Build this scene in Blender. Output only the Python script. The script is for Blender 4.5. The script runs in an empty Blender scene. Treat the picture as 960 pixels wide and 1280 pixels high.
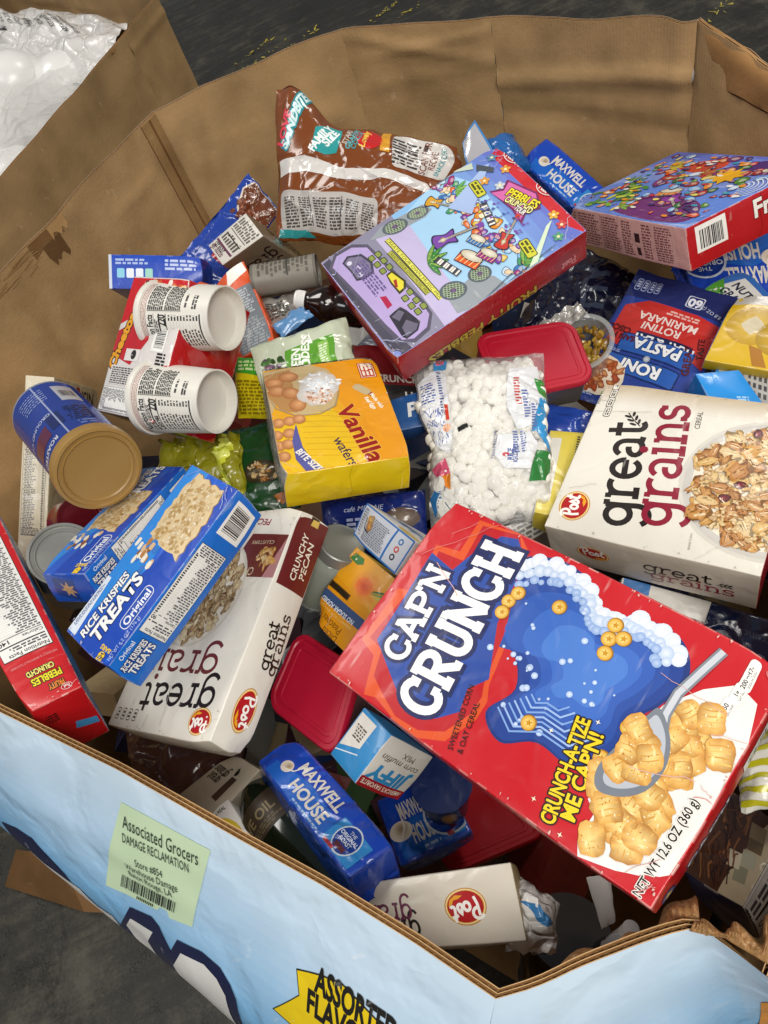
import bpy, bmesh, math, random
from mathutils import Vector, Matrix, Quaternion, noise
from mathutils.geometry import tessellate_polygon

scene = bpy.context.scene
COL = scene.collection
R = random.Random(7)

# ------------------------------------------------------------------ camera, light, exposure
CAM_AT = (.0000,.0000,1.6200)
CAM_TURN = (.9289,.2977,.0672,-.2097)

cam = bpy.data.cameras.new('camera'); cam_ob = bpy.data.objects.new('camera', cam); COL.objects.link(cam_ob)
cam_ob.location = CAM_AT; cam_ob.rotation_mode = 'QUATERNION'; cam_ob.rotation_quaternion = CAM_TURN
cam.sensor_fit = 'VERTICAL'; cam.sensor_height = 32.0; cam.lens = 32*961/1280
cam.clip_start = .02; cam.clip_end = 60
scene.camera = cam_ob

world = bpy.data.worlds.new('World'); scene.world = world; world.use_nodes = True
world.node_tree.nodes['Background'].inputs[0].default_value = (.86, .92, 1, 1)
world.node_tree.nodes['Background'].inputs[1].default_value = .18

def lamp(name, at, to, size, power, colour):
    l = bpy.data.lights.new(name, 'AREA'); l.shape = 'RECTANGLE'; l.size, l.size_y = size; l.energy = power; l.color = colour
    o = bpy.data.objects.new(name, l); COL.objects.link(o); o.location = at
    o.rotation_euler = (Vector(to)-Vector(at)).to_track_quat('-Z', 'Y').to_euler(); return o
# warehouse ceiling fixtures
lamp('ceiling_lamp', (.7, -1.7, 4.3), (0, .6, .9), (2.0, 1.4), 116, (1, .955, .88))
lamp('ceiling_lamp', (-2.0, 3.4, 5.2), (-.1, .7, .9), (2.2, 1.0), 84, (1, .96, .90))
lamp('ceiling_lamp', (-2.6, -.9, 5.0), (-.3, .3, .5), (1.8, .9), 40, (.95, .98, 1))

lamp('ceiling_lamp', (3.2, 2.6, 5.0), (.2, .8, .8), (1.4, .5), 70, (1, .96, .9))
lamp('ceiling_lamp', (-.8, -4.2, 5.0), (0, .4, .8), (1.6, .5), 60, (1, .97, .92))

vs = scene.view_settings
vs.view_transform = 'Standard'; vs.look = 'None'; vs.exposure = 0; vs.gamma = 1; vs.use_curve_mapping = False
scene.cycles.use_denoising = True
scene.cycles.max_bounces = 8; scene.cycles.transparent_max_bounces = 24

# ------------------------------------------------------------------ colours and materials
def lin(h):
    """'rrggbb' (or an r,g,b triple already linear) to linear rgb"""
    if not isinstance(h, str): return tuple(h[:3])
    v = [int(h[i:i+2], 16)/255 for i in (0, 2, 4)]
    return tuple(c/12.92 if c <= .04045 else ((c+.055)/1.055)**2.4 for c in v)
def mix(a, b, f):
    a, b = lin(a), lin(b); return tuple(a[i]+(b[i]-a[i])*f for i in range(3))

MATS = {}
def mat(name, rough=.4, coat=0., metal=0., bump=.2, scale=60., detail=3., dirt=.12, alpha=None, spec=.5, rvar=.12, trans=0., colour=None, crease=0., cscale=14., scuff=0., scuff_col='e9e4da', flute=None):
    """a printed / moulded surface: ink colour from the mesh, with grain, scuffs and unevenness made by noise"""
    if name in MATS: return MATS[name]
    m = bpy.data.materials.new(name); m.use_nodes = True; MATS[name] = m
    nt = m.node_tree; N = nt.nodes; L = nt.links; b = N['Principled BSDF']
    tc = N.new('ShaderNodeTexCoord')
    if colour is None:
        at = N.new('ShaderNodeAttribute'); at.attribute_name = 'Col'; base = at.outputs['Color']
    else:
        rgb = N.new('ShaderNodeRGB'); rgb.outputs[0].default_value = (*lin(colour), 1); base = rgb.outputs[0]
    n1 = N.new('ShaderNodeTexNoise'); n1.inputs['Scale'].default_value = scale; n1.inputs['Detail'].default_value = detail
    n2 = N.new('ShaderNodeTexNoise'); n2.inputs['Scale'].default_value = 11; n2.inputs['Detail'].default_value = 5
    L.new(tc.outputs['Object'], n1.inputs['Vector']); L.new(tc.outputs['Object'], n2.inputs['Vector'])
    mr = N.new('ShaderNodeMapRange'); mr.inputs[1].default_value = .3; mr.inputs[2].default_value = .75
    mr.inputs[3].default_value = 1-dirt; mr.inputs[4].default_value = 1+dirt*.35
    L.new(n2.outputs['Fac'], mr.inputs[0])
    mx = N.new('ShaderNodeMix'); mx.data_type = 'RGBA'; mx.blend_type = 'MULTIPLY'; mx.inputs[0].default_value = 1
    L.new(base, mx.inputs[6]); L.new(mr.outputs[0], mx.inputs[7])
    if scuff:   # rubbed streaks where the ink or the paper skin is worn
        mp = N.new('ShaderNodeMapping'); mp.inputs['Scale'].default_value = (26, 150, 60); mp.inputs['Rotation'].default_value = (.3, .2, .7); L.new(tc.outputs['Object'], mp.inputs['Vector'])
        ns = N.new('ShaderNodeTexNoise'); ns.inputs['Scale'].default_value = 1; ns.inputs['Detail'].default_value = 3; L.new(mp.outputs[0], ns.inputs['Vector'])
        n4 = N.new('ShaderNodeTexNoise'); n4.inputs['Scale'].default_value = 19; n4.inputs['Detail'].default_value = 2; L.new(tc.outputs['Object'], n4.inputs['Vector'])
        s1 = N.new('ShaderNodeMapRange'); s1.inputs[1].default_value = .62; s1.inputs[2].default_value = .75; L.new(ns.outputs['Fac'], s1.inputs[0])
        s2 = N.new('ShaderNodeMapRange'); s2.inputs[1].default_value = .54; s2.inputs[2].default_value = .68; s2.inputs[4].default_value = scuff; L.new(n4.outputs['Fac'], s2.inputs[0])
        sm = N.new('ShaderNodeMath'); sm.operation = 'MULTIPLY'; L.new(s1.outputs[0], sm.inputs[0]); L.new(s2.outputs[0], sm.inputs[1])
        m5 = N.new('ShaderNodeMix'); m5.data_type = 'RGBA'; m5.inputs[7].default_value = (*lin(scuff_col), 1); L.new(sm.outputs[0], m5.inputs[0]); L.new(mx.outputs[2], m5.inputs[6]); mx = m5
    L.new(mx.outputs[2], b.inputs['Base Color'])
    rr = N.new('ShaderNodeMapRange'); rr.inputs[1].default_value = .3; rr.inputs[2].default_value = .7
    rr.inputs[3].default_value = max(.02, rough-rvar); rr.inputs[4].default_value = rough+rvar
    L.new(n2.outputs['Fac'], rr.inputs[0]); L.new(rr.outputs[0], b.inputs['Roughness'])
    b.inputs['Metallic'].default_value = metal
    b.inputs['Coat Weight'].default_value = coat; b.inputs['Coat Roughness'].default_value = .12
    b.inputs['Specular IOR Level'].default_value = spec
    b.inputs['Transmission Weight'].default_value = trans
    last = None
    if bump:
        bp = N.new('ShaderNodeBump'); bp.inputs['Strength'].default_value = bump; bp.inputs['Distance'].default_value = .001
        L.new(n1.outputs['Fac'], bp.inputs['Height']); last = bp
    if flute is not None:   # washboard of the corrugation under the liner; flute = direction of the panel
        mw = N.new('ShaderNodeMapping'); mw.inputs['Rotation'].default_value = (0, 0, -flute); L.new(tc.outputs['Object'], mw.inputs['Vector'])
        wv = N.new('ShaderNodeTexWave'); wv.inputs['Scale'].default_value = 62; wv.inputs['Distortion'].default_value = .5; wv.inputs['Detail'].default_value = 1; wv.inputs['Detail Scale'].default_value = .3; L.new(mw.outputs[0], wv.inputs['Vector'])
        b3 = N.new('ShaderNodeBump'); b3.inputs['Strength'].default_value = .13; b3.inputs['Distance'].default_value = .0011; L.new(wv.outputs['Fac'], b3.inputs['Height'])
        if last: L.new(last.outputs[0], b3.inputs['Normal'])
        last = b3
    if crease:
        v = N.new('ShaderNodeTexVoronoi'); v.feature = 'DISTANCE_TO_EDGE'; v.inputs['Scale'].default_value = cscale
        nv = N.new('ShaderNodeTexNoise'); nv.inputs['Scale'].default_value = 8; nv.inputs['Detail'].default_value = 4
        va = N.new('ShaderNodeMix'); va.data_type = 'RGBA'; va.blend_type = 'ADD'; va.inputs[0].default_value = .18
        L.new(tc.outputs['Object'], nv.inputs['Vector']); L.new(tc.outputs['Object'], va.inputs[6]); L.new(nv.outputs['Color'], va.inputs[7])
        L.new(va.outputs[2], v.inputs['Vector'])
        r2 = N.new('ShaderNodeMapRange'); r2.interpolation_type = 'SMOOTHSTEP'; r2.inputs[1].default_value = 0; r2.inputs[2].default_value = .16
        L.new(v.outputs['Distance'], r2.inputs[0])
        b2 = N.new('ShaderNodeBump'); b2.inputs['Strength'].default_value = crease; b2.inputs['Distance'].default_value = .004
        L.new(r2.outputs[0], b2.inputs['Height'])
        if last: L.new(last.outputs[0], b2.inputs['Normal'])
        last = b2
    if last:
        L.new(last.outputs[0], b.inputs['Normal']); L.new(last.outputs[0], b.inputs['Coat Normal'])
    if alpha is not None: b.inputs['Alpha'].default_value = alpha
    return m
CARD = lambda: mat('printed_card', .36, .25, bump=.14, scale=45, dirt=.09, scuff=.35, crease=.10, cscale=13)
FILM = lambda: mat('glossy_film', .25, .4, bump=.2, scale=38, crease=.4, dirt=.08, rvar=.08)
FOIL = lambda: mat('metallic_film', .24, .3, metal=.25, bump=.25, scale=45, crease=.6, dirt=.1)
PLAST = lambda: mat('moulded_plastic', .32, .1, bump=.06, scale=90, dirt=.08)
TINMAT = lambda: mat('tin_plate', .38, 0, metal=.45, bump=.05, dirt=.2)
CLEAR = lambda: film_mat('clear_film', .20, .02, .45, 22)
def film_mat(name, haze=.12, gloss=.10, bump=.6, cscale=24.):
    """clear wrinkled film: mostly see-through, a little milky, shiny at a slant"""
    if name in MATS: return MATS[name]
    m = bpy.data.materials.new(name); m.use_nodes = True; MATS[name] = m; nt = m.node_tree; N = nt.nodes; L = nt.links
    N.remove(N['Principled BSDF']); out = N['Material Output']; tc = N.new('ShaderNodeTexCoord')
    t = N.new('ShaderNodeBsdfTransparent'); d = N.new('ShaderNodeBsdfDiffuse'); g = N.new('ShaderNodeBsdfGlossy'); g.inputs['Roughness'].default_value = .10
    t.inputs[0].default_value = (1, 1, 1, 1); d.inputs[0].default_value = (.92, .92, .92, 1)
    n = N.new('ShaderNodeTexNoise'); n.inputs['Scale'].default_value = cscale*2; n.inputs['Detail'].default_value = 5; n.inputs['Distortion'].default_value = 1.2; L.new(tc.outputs['Object'], n.inputs['Vector'])
    v = N.new('ShaderNodeTexVoronoi'); v.feature = 'DISTANCE_TO_EDGE'; v.inputs['Scale'].default_value = cscale
    w = N.new('ShaderNodeMix'); w.data_type = 'RGBA'; w.blend_type = 'ADD'; w.inputs[0].default_value = .12; L.new(tc.outputs['Object'], w.inputs[6]); L.new(n.outputs['Color'], w.inputs[7]); L.new(w.outputs[2], v.inputs['Vector'])
    a = N.new('ShaderNodeMath'); a.operation = 'ADD'; L.new(n.outputs['Fac'], a.inputs[0]); L.new(v.outputs['Distance'], a.inputs[1])
    b = N.new('ShaderNodeBump'); b.inputs['Strength'].default_value = bump; b.inputs['Distance'].default_value = .006; L.new(a.outputs[0], b.inputs['Height']); L.new(b.outputs[0], g.inputs['Normal'])
    lw = N.new('ShaderNodeFresnel'); lw.inputs['IOR'].default_value = 1.28; L.new(b.outputs[0], lw.inputs['Normal'])
    f = N.new('ShaderNodeMath'); f.operation = 'ADD'; f.use_clamp = True; f.inputs[1].default_value = gloss; L.new(lw.outputs[0], f.inputs[0])
    m1 = N.new('ShaderNodeMixShader'); m1.inputs[0].default_value = haze; L.new(t.outputs[0], m1.inputs[1]); L.new(d.outputs[0], m1.inputs[2])
    m2 = N.new('ShaderNodeMixShader'); L.new(f.outputs[0], m2.inputs[0]); L.new(m1.outputs[0], m2.inputs[1]); L.new(g.outputs[0], m2.inputs[2]); L.new(m2.outputs[0], out.inputs['Surface'])
    return m
KRAFT = lambda: mat('kraft_board', .72, 0, bump=.45, scale=150, dirt=.30, spec=.25, scuff=.5, scuff_col='d6bd97')
PRINTBOARD = lambda: mat('printed_board', .34, .2, bump=.14, scale=70, crease=.32, cscale=6.5, dirt=.10, scuff=.5, scuff_col='f0f2f4')

# ------------------------------------------------------------------ meshes
def mesh_of(name, V, F, C, smooth=True, flat_print=False):
    """C: one colour per vertex, or a dict face->colours when the corners differ"""
    me = bpy.data.meshes.new(name); me.from_pydata(V, [], F)
    ca = me.color_attributes.new('Col', 'FLOAT_COLOR', 'CORNER')
    buf = []
    per_face = len(C) == len(F) and len(C) != len(V) or (len(C) and isinstance(C[0], list))
    for i, f in enumerate(F):
        for k, v in enumerate(f):
            c = (C[i][k] if isinstance(C[i], list) else C[i]) if per_face else C[v]
            buf += (c[0], c[1], c[2], 1.)
    ca.data.foreach_set('color', buf)
    if smooth: me.polygons.foreach_set('use_smooth', [True]*len(F))
    me.update()
    if smooth and not flat_print: me.set_sharp_from_angle(angle=math.radians(38))
    return me
def link(name, me, material, parent=None):
    o = bpy.data.objects.new(name, me); COL.objects.link(o)
    if material: 
        if not me.materials: me.materials.append(material)
    if parent: o.parent = parent
    return o
def tag(o, label=None, cat=None, group=None, kind=None):
    if label: o['label'] = label
    if cat: o['category'] = cat
    if group: o['group'] = group
    if kind: o['kind'] = kind
    return o

class MB:
    """collects loose shapes into one mesh"""
    def __init__(s): s.V, s.F, s.C = [], [], []
    def face(s, pts, col):
        i = len(s.V); s.V += [tuple(p) for p in pts]; s.F.append(tuple(range(i, i+len(pts)))); s.C.append(lin(col))
    def grid(s, f, nu, nv, col, flip=False, closed=False):
        """f(u,v) -> point; col colour or function(u,v)"""
        i0 = len(s.V); cf = col if callable(col) else None; c0 = None if cf else lin(col)
        W = nu if closed else nu+1
        for j in range(nv+1):
            for i in range(W): s.V.append(tuple(f(i/nu, j/nv)))
        for j in range(nv):
            for i in range(nu):
                a, b = i0+j*W+i, i0+j*W+(i+1) % W; c, d = b+W, a+W
                s.F.append((a, d, c, b) if flip else (a, b, c, d))
                s.C.append(lin(cf((i+.5)/nu, (j+.5)/nv)) if cf else c0)
    def lathe(s, prof, n, M=None, cols=None, col='ffffff'):
        """profile [(r, z)] turned about z; cols one per band"""
        for k in range(len(prof)-1):
            (r0, z0), (r1, z1) = prof[k], prof[k+1]
            def f(u, v, r0=r0, z0=z0, r1=r1, z1=z1):
                r = r0+(r1-r0)*v; p = Vector((r*math.cos(2*math.pi*u), r*math.sin(2*math.pi*u), z0+(z1-z0)*v))
                return M @ p if M else p
            s.grid(f, n, 1, cols[min(k, len(cols)-1)] if cols else col, closed=True)
    def tube(s, pts, r, n, col):
        pts = [Vector(p) for p in pts]; i0 = len(s.V)
        for k, p in enumerate(pts):
            d = (pts[min(k+1, len(pts)-1)]-pts[max(k-1, 0)]).normalized(); a = d.orthogonal().normalized(); b = d.cross(a)
            rr = r[k] if isinstance(r, (list, tuple)) else r
            for i in range(n):
                t = 2*math.pi*i/n; s.V.append(tuple(p+(a*math.cos(t)+b*math.sin(t))*rr))
        for k in range(len(pts)-1):
            for i in range(n):
                s.F.append((i0+k*n+i, i0+k*n+(i+1) % n, i0+(k+1)*n+(i+1) % n, i0+(k+1)*n+i)); s.C.append(lin(col))
    def build(s, name, material, parent=None, smooth=True, weld=True, soft=False):
        V, F = s.V, s.F
        if weld:
            key = {}; mp = []; V2 = []
            for p in V:
                k = (round(p[0]*2e5), round(p[1]*2e5), round(p[2]*2e5))
                if k not in key: key[k] = len(V2); V2.append(p)
                mp.append(key[k])
            F2, C2 = [], []
            for f, c in zip(F, s.C):
                g = []
                for v in f:
                    w = mp[v]
                    if w not in g: g.append(w)
                if len(g) >= 3: F2.append(tuple(g)); C2.append(c if not isinstance(c, list) or len(g) == len(f) else c[:len(g)])
            V, F, C = V2, F2, C2
        else: C = s.C
        C = [c if isinstance(c, list) else [c]*len(f) for c, f in zip(C, F)]
        return link(name, mesh_of(name, V, F, C, smooth, soft), material, parent)

# ------------------------------------------------------------------ lettering
_TXT = {}
def text_shape(s, bold=0.):
    k = (s, round(bold, 3))
    if k not in _TXT:
        cu = bpy.data.curves.new('t', 'FONT'); cu.body = s; cu.size = 1; cu.resolution_u = 3 if len(s) < 14 else 2; cu.offset = bold
        o = bpy.data.objects.new('t', cu); me = bpy.data.meshes.new_from_object(o); me.calc_loop_triangles()
        V = [(v.co.x, v.co.y) for v in me.vertices]; F = [tuple(t.vertices) for t in me.loop_triangles]
        if V:
            x0, x1 = min(v[0] for v in V), max(v[0] for v in V); V = [(x-x0, y) for x, y in V]
        else: x0 = x1 = 0
        _TXT[k] = (V, F, x1-x0)
        bpy.data.objects.remove(o); bpy.data.curves.remove(cu); bpy.data.meshes.remove(me)
    return _TXT[k]

def arc(cx, cy, rx, ry, a0, a1, n=12):
    return [(cx+rx*math.cos(math.radians(a0+(a1-a0)*i/n)), cy+ry*math.sin(math.radians(a0+(a1-a0)*i/n))) for i in range(n+1)]
# slab letters drawn with a pen: strokes on a unit x-height, advance width
SLAB = {
 'g': ([arc(.42,.52,.38,.42,0,360,18), [(.82,1),(.80,.5),(.80,-.1)], arc(.40,-.08,.40,.46,0,-150,12), [(.80,.97),(1.02,.97)]], 1.08),
 'r': ([[(.22,0),(.22,.98)], [(0,0),(.50,0)], [(.02,.96),(.22,.96)], arc(.62,.55,.40,.42,178,60,8)], .88),
 'e': ([[(.08,.52),(.84,.52)], arc(.46,.50,.39,.48,2,322,18)], .98),
 'a': ([arc(.42,.62,.34,.36,150,0,9)+[(.76,.06),(.95,.02)], arc(.42,.26,.34,.25,80,380,14)], 1.0),
 't': ([[(.28,1.35),(.28,.25)]+arc(.50,.24,.22,.22,180,320,7)[1:], [(0,.96),(.66,.96)]], .78),
 'i': ([[(.24,0),(.24,.97),(.02,.97)], [(0,0),(.48,0)], arc(.22,1.36,.05,.05,0,360,8)], .56),
 'n': ([[(.22,0),(.22,.98)], [(0,0),(.46,0)], [(.02,.96),(.22,.96)], arc(.54,.58,.32,.38,170,0,8)+[(.86,0)], [(.64,0),(1.08,0)]], 1.16),
 's': ([arc(.37,.73,.27,.24,35,270,9)+arc(.37,.25,.30,.24,90,-145,9)[0:], [(.62,.98),(.62,.74)], [(.07,.24),(.07,0)]], .76),
 'C': ([arc(.55,.75,.48,.70,48,312,16), [(.90,1.42),(.90,1.02)], [(.90,.48),(.90,.18)]], 1.12),
 'A': ([[(.10,.06),(.52,1.46)], [(.52,1.46),(.98,.06)], [(.28,.50),(.80,.50)], [(-.06,.05),(.32,.05)], [(.72,.05),(1.16,.05)], [(.30,1.45),(.60,1.45)]], 1.2),
 'P': ([[(.22,.05),(.22,1.45)], [(0,.05),(.50,.05)], [(0,1.43),(.55,1.43)]+arc(.55,1.05,.40,.38,90,-90,10)+[(.22,.67)]], 1.05),
 "'": ([[(.12,1.55),(.06,1.15)]], .26),
 'N': ([[(.20,.05),(.20,1.45)], [(.14,1.45),(.92,.05)], [(.96,.05),(.96,1.45)], [(0,.05),(.42,.05)], [(-.02,1.43),(.24,1.43)], [(.76,1.43),(1.18,1.43)]], 1.24),
 'R': ([[(.22,.05),(.22,1.45)], [(0,.05),(.48,.05)], [(0,1.43),(.55,1.43)]+arc(.55,1.08,.38,.35,90,-90,10)+[(.22,.73)], [(.52,.73),(.92,.05),(1.12,.05)]], 1.16),
 'U': ([[(.20,1.45),(.20,.45)]+arc(.56,.45,.36,.40,180,360,10)+[(.92,1.45)], [(0,1.43),(.42,1.43)], [(.72,1.43),(1.12,1.43)]], 1.16),
 'H': ([[(.20,.05),(.20,1.45)], [(.94,.05),(.94,1.45)], [(.20,.76),(.94,.76)], [(0,.05),(.42,.05)], [(0,1.43),(.42,1.43)], [(.74,.05),(1.16,.05)], [(.74,1.43),(1.16,1.43)]], 1.22),
 'V': ([[(.10,1.45),(.50,.04)], [(.50,.04),(.92,1.45)], [(-.08,1.43),(.34,1.43)], [(.70,1.43),(1.10,1.43)]], 1.05),
 'l': ([[(.22,0),(.22,1.45),(.04,1.45)], [(.02,0),(.42,0)]], .5),
 'f': ([[(.26,0),(.26,1.1)]+arc(.48,1.12,.22,.26,180,50,6), [(0,.96),(.58,.96)], [(.06,0),(.50,0)]], .68),
 'w': ([[(.06,.98),(.32,.02),(.56,.9),(.80,.02),(1.06,.98)], [(-.06,.97),(.2,.97)], [(.92,.97),(1.2,.97)]], 1.2),
 'o': ([arc(.42,.5,.38,.48,0,360,18)], .92),
 ' ': ([], .5),
}
SCRIPT = {  # brush script for the red oval badge
 'P': ([[(.42,-.28),(.30,.35),(.36,1.25)], arc(.42,1.02,.46,.42,150,-100,14)], .92),
 'o': ([arc(.30,.30,.27,.33,60,430,14)], .60),
 's': ([[(.02,.05),(.30,.70),(.42,.55)]+arc(.26,.25,.24,.26,40,-140,8)], .56),
 't': ([[(.42,1.25),(.22,.35)]+arc(.38,.20,.18,.20,160,330,6), [(.06,.78),(.62,.84)]], .7),
}
def ribbon(path, w):
    """flat pen stroke along a path, mitred"""
    n = len(path); L, Rr = [], []
    for i in range(n):
        p = Vector(path[i]); a = Vector(path[max(i-1, 0)]); b = Vector(path[min(i+1, n-1)])
        if i == 0 and path[0] == path[-1] or i == n-1 and abs(path[0][0]-path[-1][0])+abs(path[0][1]-path[-1][1]) < 1e-6 and n > 3:
            a, b = Vector(path[-2]), Vector(path[1])
        d0 = (p-a) if (p-a).length > 1e-9 else (b-p); d1 = (b-p) if (b-p).length > 1e-9 else (p-a)
        d0 = d0.normalized(); d1 = d1.normalized(); t = d0+d1
        t = t.normalized() if t.length > 1e-6 else d0
        m = Vector((-t.y, t.x)); k = w/2/max(.45, m.dot(Vector((-d0.y, d0.x))))
        L.append(tuple(p+m*k)); Rr.append(tuple(p-m*k))
    return L, Rr

# ------------------------------------------------------------------ print: flat shapes laid on a surface
class Art:
    def __init__(s, owner, place, step=3e-5, fine=.012, lift=1.2e-4):
        """place(x, y, h) -> point of the owner's surface, h above it"""
        s.own, s.place, s.step, s.fine, s.lift = owner, place, step, fine, lift
        s.V, s.F, s.C, s.z, s.T, s.lim = [], [], [], 0, None, None
    def up(s, k=1): s.z += k; return s
    def at(s, x=0, y=0, rot=0, sc=1):
        s.T = (x, y, math.cos(math.radians(rot))*sc, math.sin(math.radians(rot))*sc); return s
    def home(s): s.T = None; return s
    def _p(s, p):
        if s.T: x, y, c, q = s.T; return (x+p[0]*c-p[1]*q, y+p[0]*q+p[1]*c, s.z)
        return (p[0], p[1], s.z)
    def tris(s, V, F, col):
        i = len(s.V); s.V += [s._p(p) for p in V]
        s.C += [lin(c) for c in col] if isinstance(col, list) else [lin(col)]*len(V)
        s.F += [(a+i, b+i, c+i) for a, b, c in F]
    def poly(s, pts, col):
        F = tessellate_polygon([[Vector((p[0], p[1], 0)) for p in pts]]); s.tris(pts, F, col)
    def rect(s, x0, y0, x1, y1, col, rot=0):
        pts = [(x0,y0),(x1,y0),(x1,y1),(x0,y1)]
        if rot:
            cx, cy = (x0+x1)/2, (y0+y1)/2; c, q = math.cos(math.radians(rot)), math.sin(math.radians(rot))
            pts = [(cx+(x-cx)*c-(y-cy)*q, cy+(x-cx)*q+(y-cy)*c) for x, y in pts]
        s.tris(pts, [(0,1,2),(0,2,3)], col)
    def soft(s, pts, col, k=6):
        """closed smooth outline through the points"""
        n = len(pts); P = [Vector(p) for p in pts]; o = []
        for i in range(n):
            a, b, c, d = P[i-1], P[i], P[(i+1) % n], P[(i+2) % n]
            for q in range(k):
                t = q/k; o.append(tuple(.5*((2*b)+(c-a)*t+(2*a-5*b+4*c-d)*t*t+(3*b-a-3*c+d)*t**3)))
        s.poly(o, col)
    def rrect(s, x0, y0, x1, y1, r, col):
        s.poly(arc(x1-r,y1-r,r,r,0,90,5)+arc(x0+r,y1-r,r,r,90,180,5)+arc(x0+r,y0+r,r,r,180,270,5)+arc(x1-r,y0+r,r,r,270,360,5), col)
    def ell(s, cx, cy, rx, ry, col, edge=None, n=28, rot=0, off=(0,0)):
        c, q = math.cos(math.radians(rot)), math.sin(math.radians(rot))
        P = [(cx+off[0], cy+off[1])]
        for i in range(n):
            t = 2*math.pi*i/n; x, y = rx*math.cos(t), ry*math.sin(t); P.append((cx+x*c-y*q, cy+x*q+y*c))
        s.tris(P, [(0, 1+i, 1+(i+1) % n) for i in range(n)], [col]+[edge or col]*n)
    def blob(s, cx, cy, rx, ry, col, edge=None, n=14, rag=.25, rnd=R, rot=0):
        P = [(cx, cy)]; c, q = math.cos(rot), math.sin(rot)
        for i in range(n):
            t = 2*math.pi*i/n; k = 1+rnd.uniform(-rag, rag); x, y = rx*k*math.cos(t), ry*k*math.sin(t); P.append((cx+x*c-y*q, cy+x*q+y*c))
        s.tris(P, [(0, 1+i, 1+(i+1) % n) for i in range(n)], [col]+[edge or col]*n)
    def star(s, cx, cy, r, col, k=5, inner=.45, rot=90):
        s.poly([(cx+(r if i % 2 == 0 else r*inner)*math.cos(math.radians(rot+180*i/k)), cy+(r if i % 2 == 0 else r*inner)*math.sin(math.radians(rot+180*i/k))) for i in range(2*k)], col)
    def line(s, path, w, col):
        L, Q = ribbon(path, w); n = len(L)
        s.tris(L+Q, [t for i in range(n-1) for t in ((i, n+i, n+i+1), (i, n+i+1, i+1))], col)
    def text(s, t, x, y, size, col, rot=0, bold=0., sx=1., al='C', shear=0., ring=None, rw=.0, bend=0., drop=None):
        """size = letter height of the font; ring/rw outline colour and width; bend lifts the middle"""
        V, F, w = text_shape(t, bold)
        o = {'C': -w/2, 'L': 0, 'R': -w}[al]; c, q = math.cos(math.radians(rot)), math.sin(math.radians(rot))
        def go(dx, dy, col):
            out = []
            for vx, vy in V:
                X = (vx+o+shear*vy)*size*sx; Y = vy*size+bend*size*(1-((vx+o)/(w/2+1e-6))**2 if al == 'C' else 0)
                out.append((x+(X)*c-Y*q+dx, y+X*q+Y*c+dy))
            s.tris(out, F, col)
        if drop: go(*drop[1], drop[0]); s.up(.5)
        if ring:
            for k in range(10):
                go(rw*math.cos(k*.628), rw*math.sin(k*.628), ring); s.up(.15)
            s.up(.4)
        go(0, 0, col)
    def pen(s, t, x, y, size, w, col, font=SLAB, rot=0, sx=1., ring=None, rw=0., al='L', shear=0., gap=0.):
        """letters drawn with strokes; size = x-height, w = stroke width in x-heights"""
        tot = sum((font[ch][1]+gap) for ch in t)*sx*size
        x0 = {'L': 0, 'C': -tot/2, 'R': -tot}[al]; c, q = math.cos(math.radians(rot)), math.sin(math.radians(rot))
        for width, colour in (([(w*size+2*rw, ring)] if ring else [])+[(w*size, col)]):
            X = x0
            for ch in t:
                st, adv = font[ch]
                for p in st:
                    pts = []
                    for px, py in p:
                        a = X+(px+shear*py)*sx*size; b = py*size; pts.append((x+a*c-b*q, y+a*q+b*c))
                    if width > w*size and len(pts) == 2:   # let the outline pass the ends of a stroke
                        d = (Vector(pts[1])-Vector(pts[0])).normalized()*rw
                        pts = [tuple(Vector(pts[0])-d), tuple(Vector(pts[1])+d)]
                    s.line(pts, width, colour); s.up(.12)
                X += (adv+gap)*sx*size
            s.up(.5)
    def bars(s, x0, y0, x1, y1, col='16161a', bg='f4f2ec', rnd=None, pad=.12, vert=False):
        """bar code; vert = bars stacked along y"""
        rnd = rnd or R; s.rect(x0, y0, x1, y1, bg); s.up()
        w, h = x1-x0, y1-y0
        if vert:
            y = y0+h*pad
            while y < y1-h*pad:
                k = rnd.choice((1, 1, 2, 3))*h/70; s.rect(x0+w*.18, y, x1-w*.1, min(y+k, y1-h*pad), col); y += k+rnd.choice((1, 1, 2))*h/70
        else:
            x = x0+w*pad
            while x < x1-w*pad:
                k = rnd.choice((1, 1, 2, 3))*w/70; s.rect(x, y0+h*.18, min(x+k, x1-w*pad), y1-h*.1, col); x += k+rnd.choice((1, 1, 2))*w/70
        s.up()
    def fine_print(s, x0, y0, x1, y1, n, col, rnd=None, fill=.62, ragged=.2):
        """lines of small type as rows of word marks"""
        rnd = rnd or R; lh = (y1-y0)/n
        for i in range(n):
            y = y1-(i+1)*lh+lh*(1-fill)/2; x = x0; end = x1-rnd.random()*ragged*(x1-x0)
            while x < end:
                wd = lh*rnd.uniform(.7, 2.6); s.rect(x, y, min(x+wd, end), y+lh*fill, col); x += wd+lh*.45
    def facts(s, x0, y0, x1, y1, cal, col='17171b', bg='f1efe9', small='55555a', rnd=None, title=True):
        """nutrition table"""
        rnd = rnd or R; w, h = x1-x0, y1-y0
        s.rect(x0, y0, x1, y1, bg); s.up()
        for a, b, c2, d in ((0,0,1,.006),(0,.994,1,1),(0,0,.012,1),(.988,0,1,1)): s.rect(x0+a*w, y0+b*h, x0+c2*w, y0+d*h, col)
        p = w*.05
        if title:
            sz = w*.148; s.text('Nutrition Facts', x0+p, y1-sz*1.0, sz, col, al='L', bold=.015, sx=.9)
            y = y1-sz*1.3
        else: y = y1-w*.05
        s.fine_print(x0+p, y-w*.14, x1-p*4, y, 2, small, rnd); y -= w*.17
        s.rect(x0+p, y-w*.035, x1-p, y, col); y -= w*.06
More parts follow.
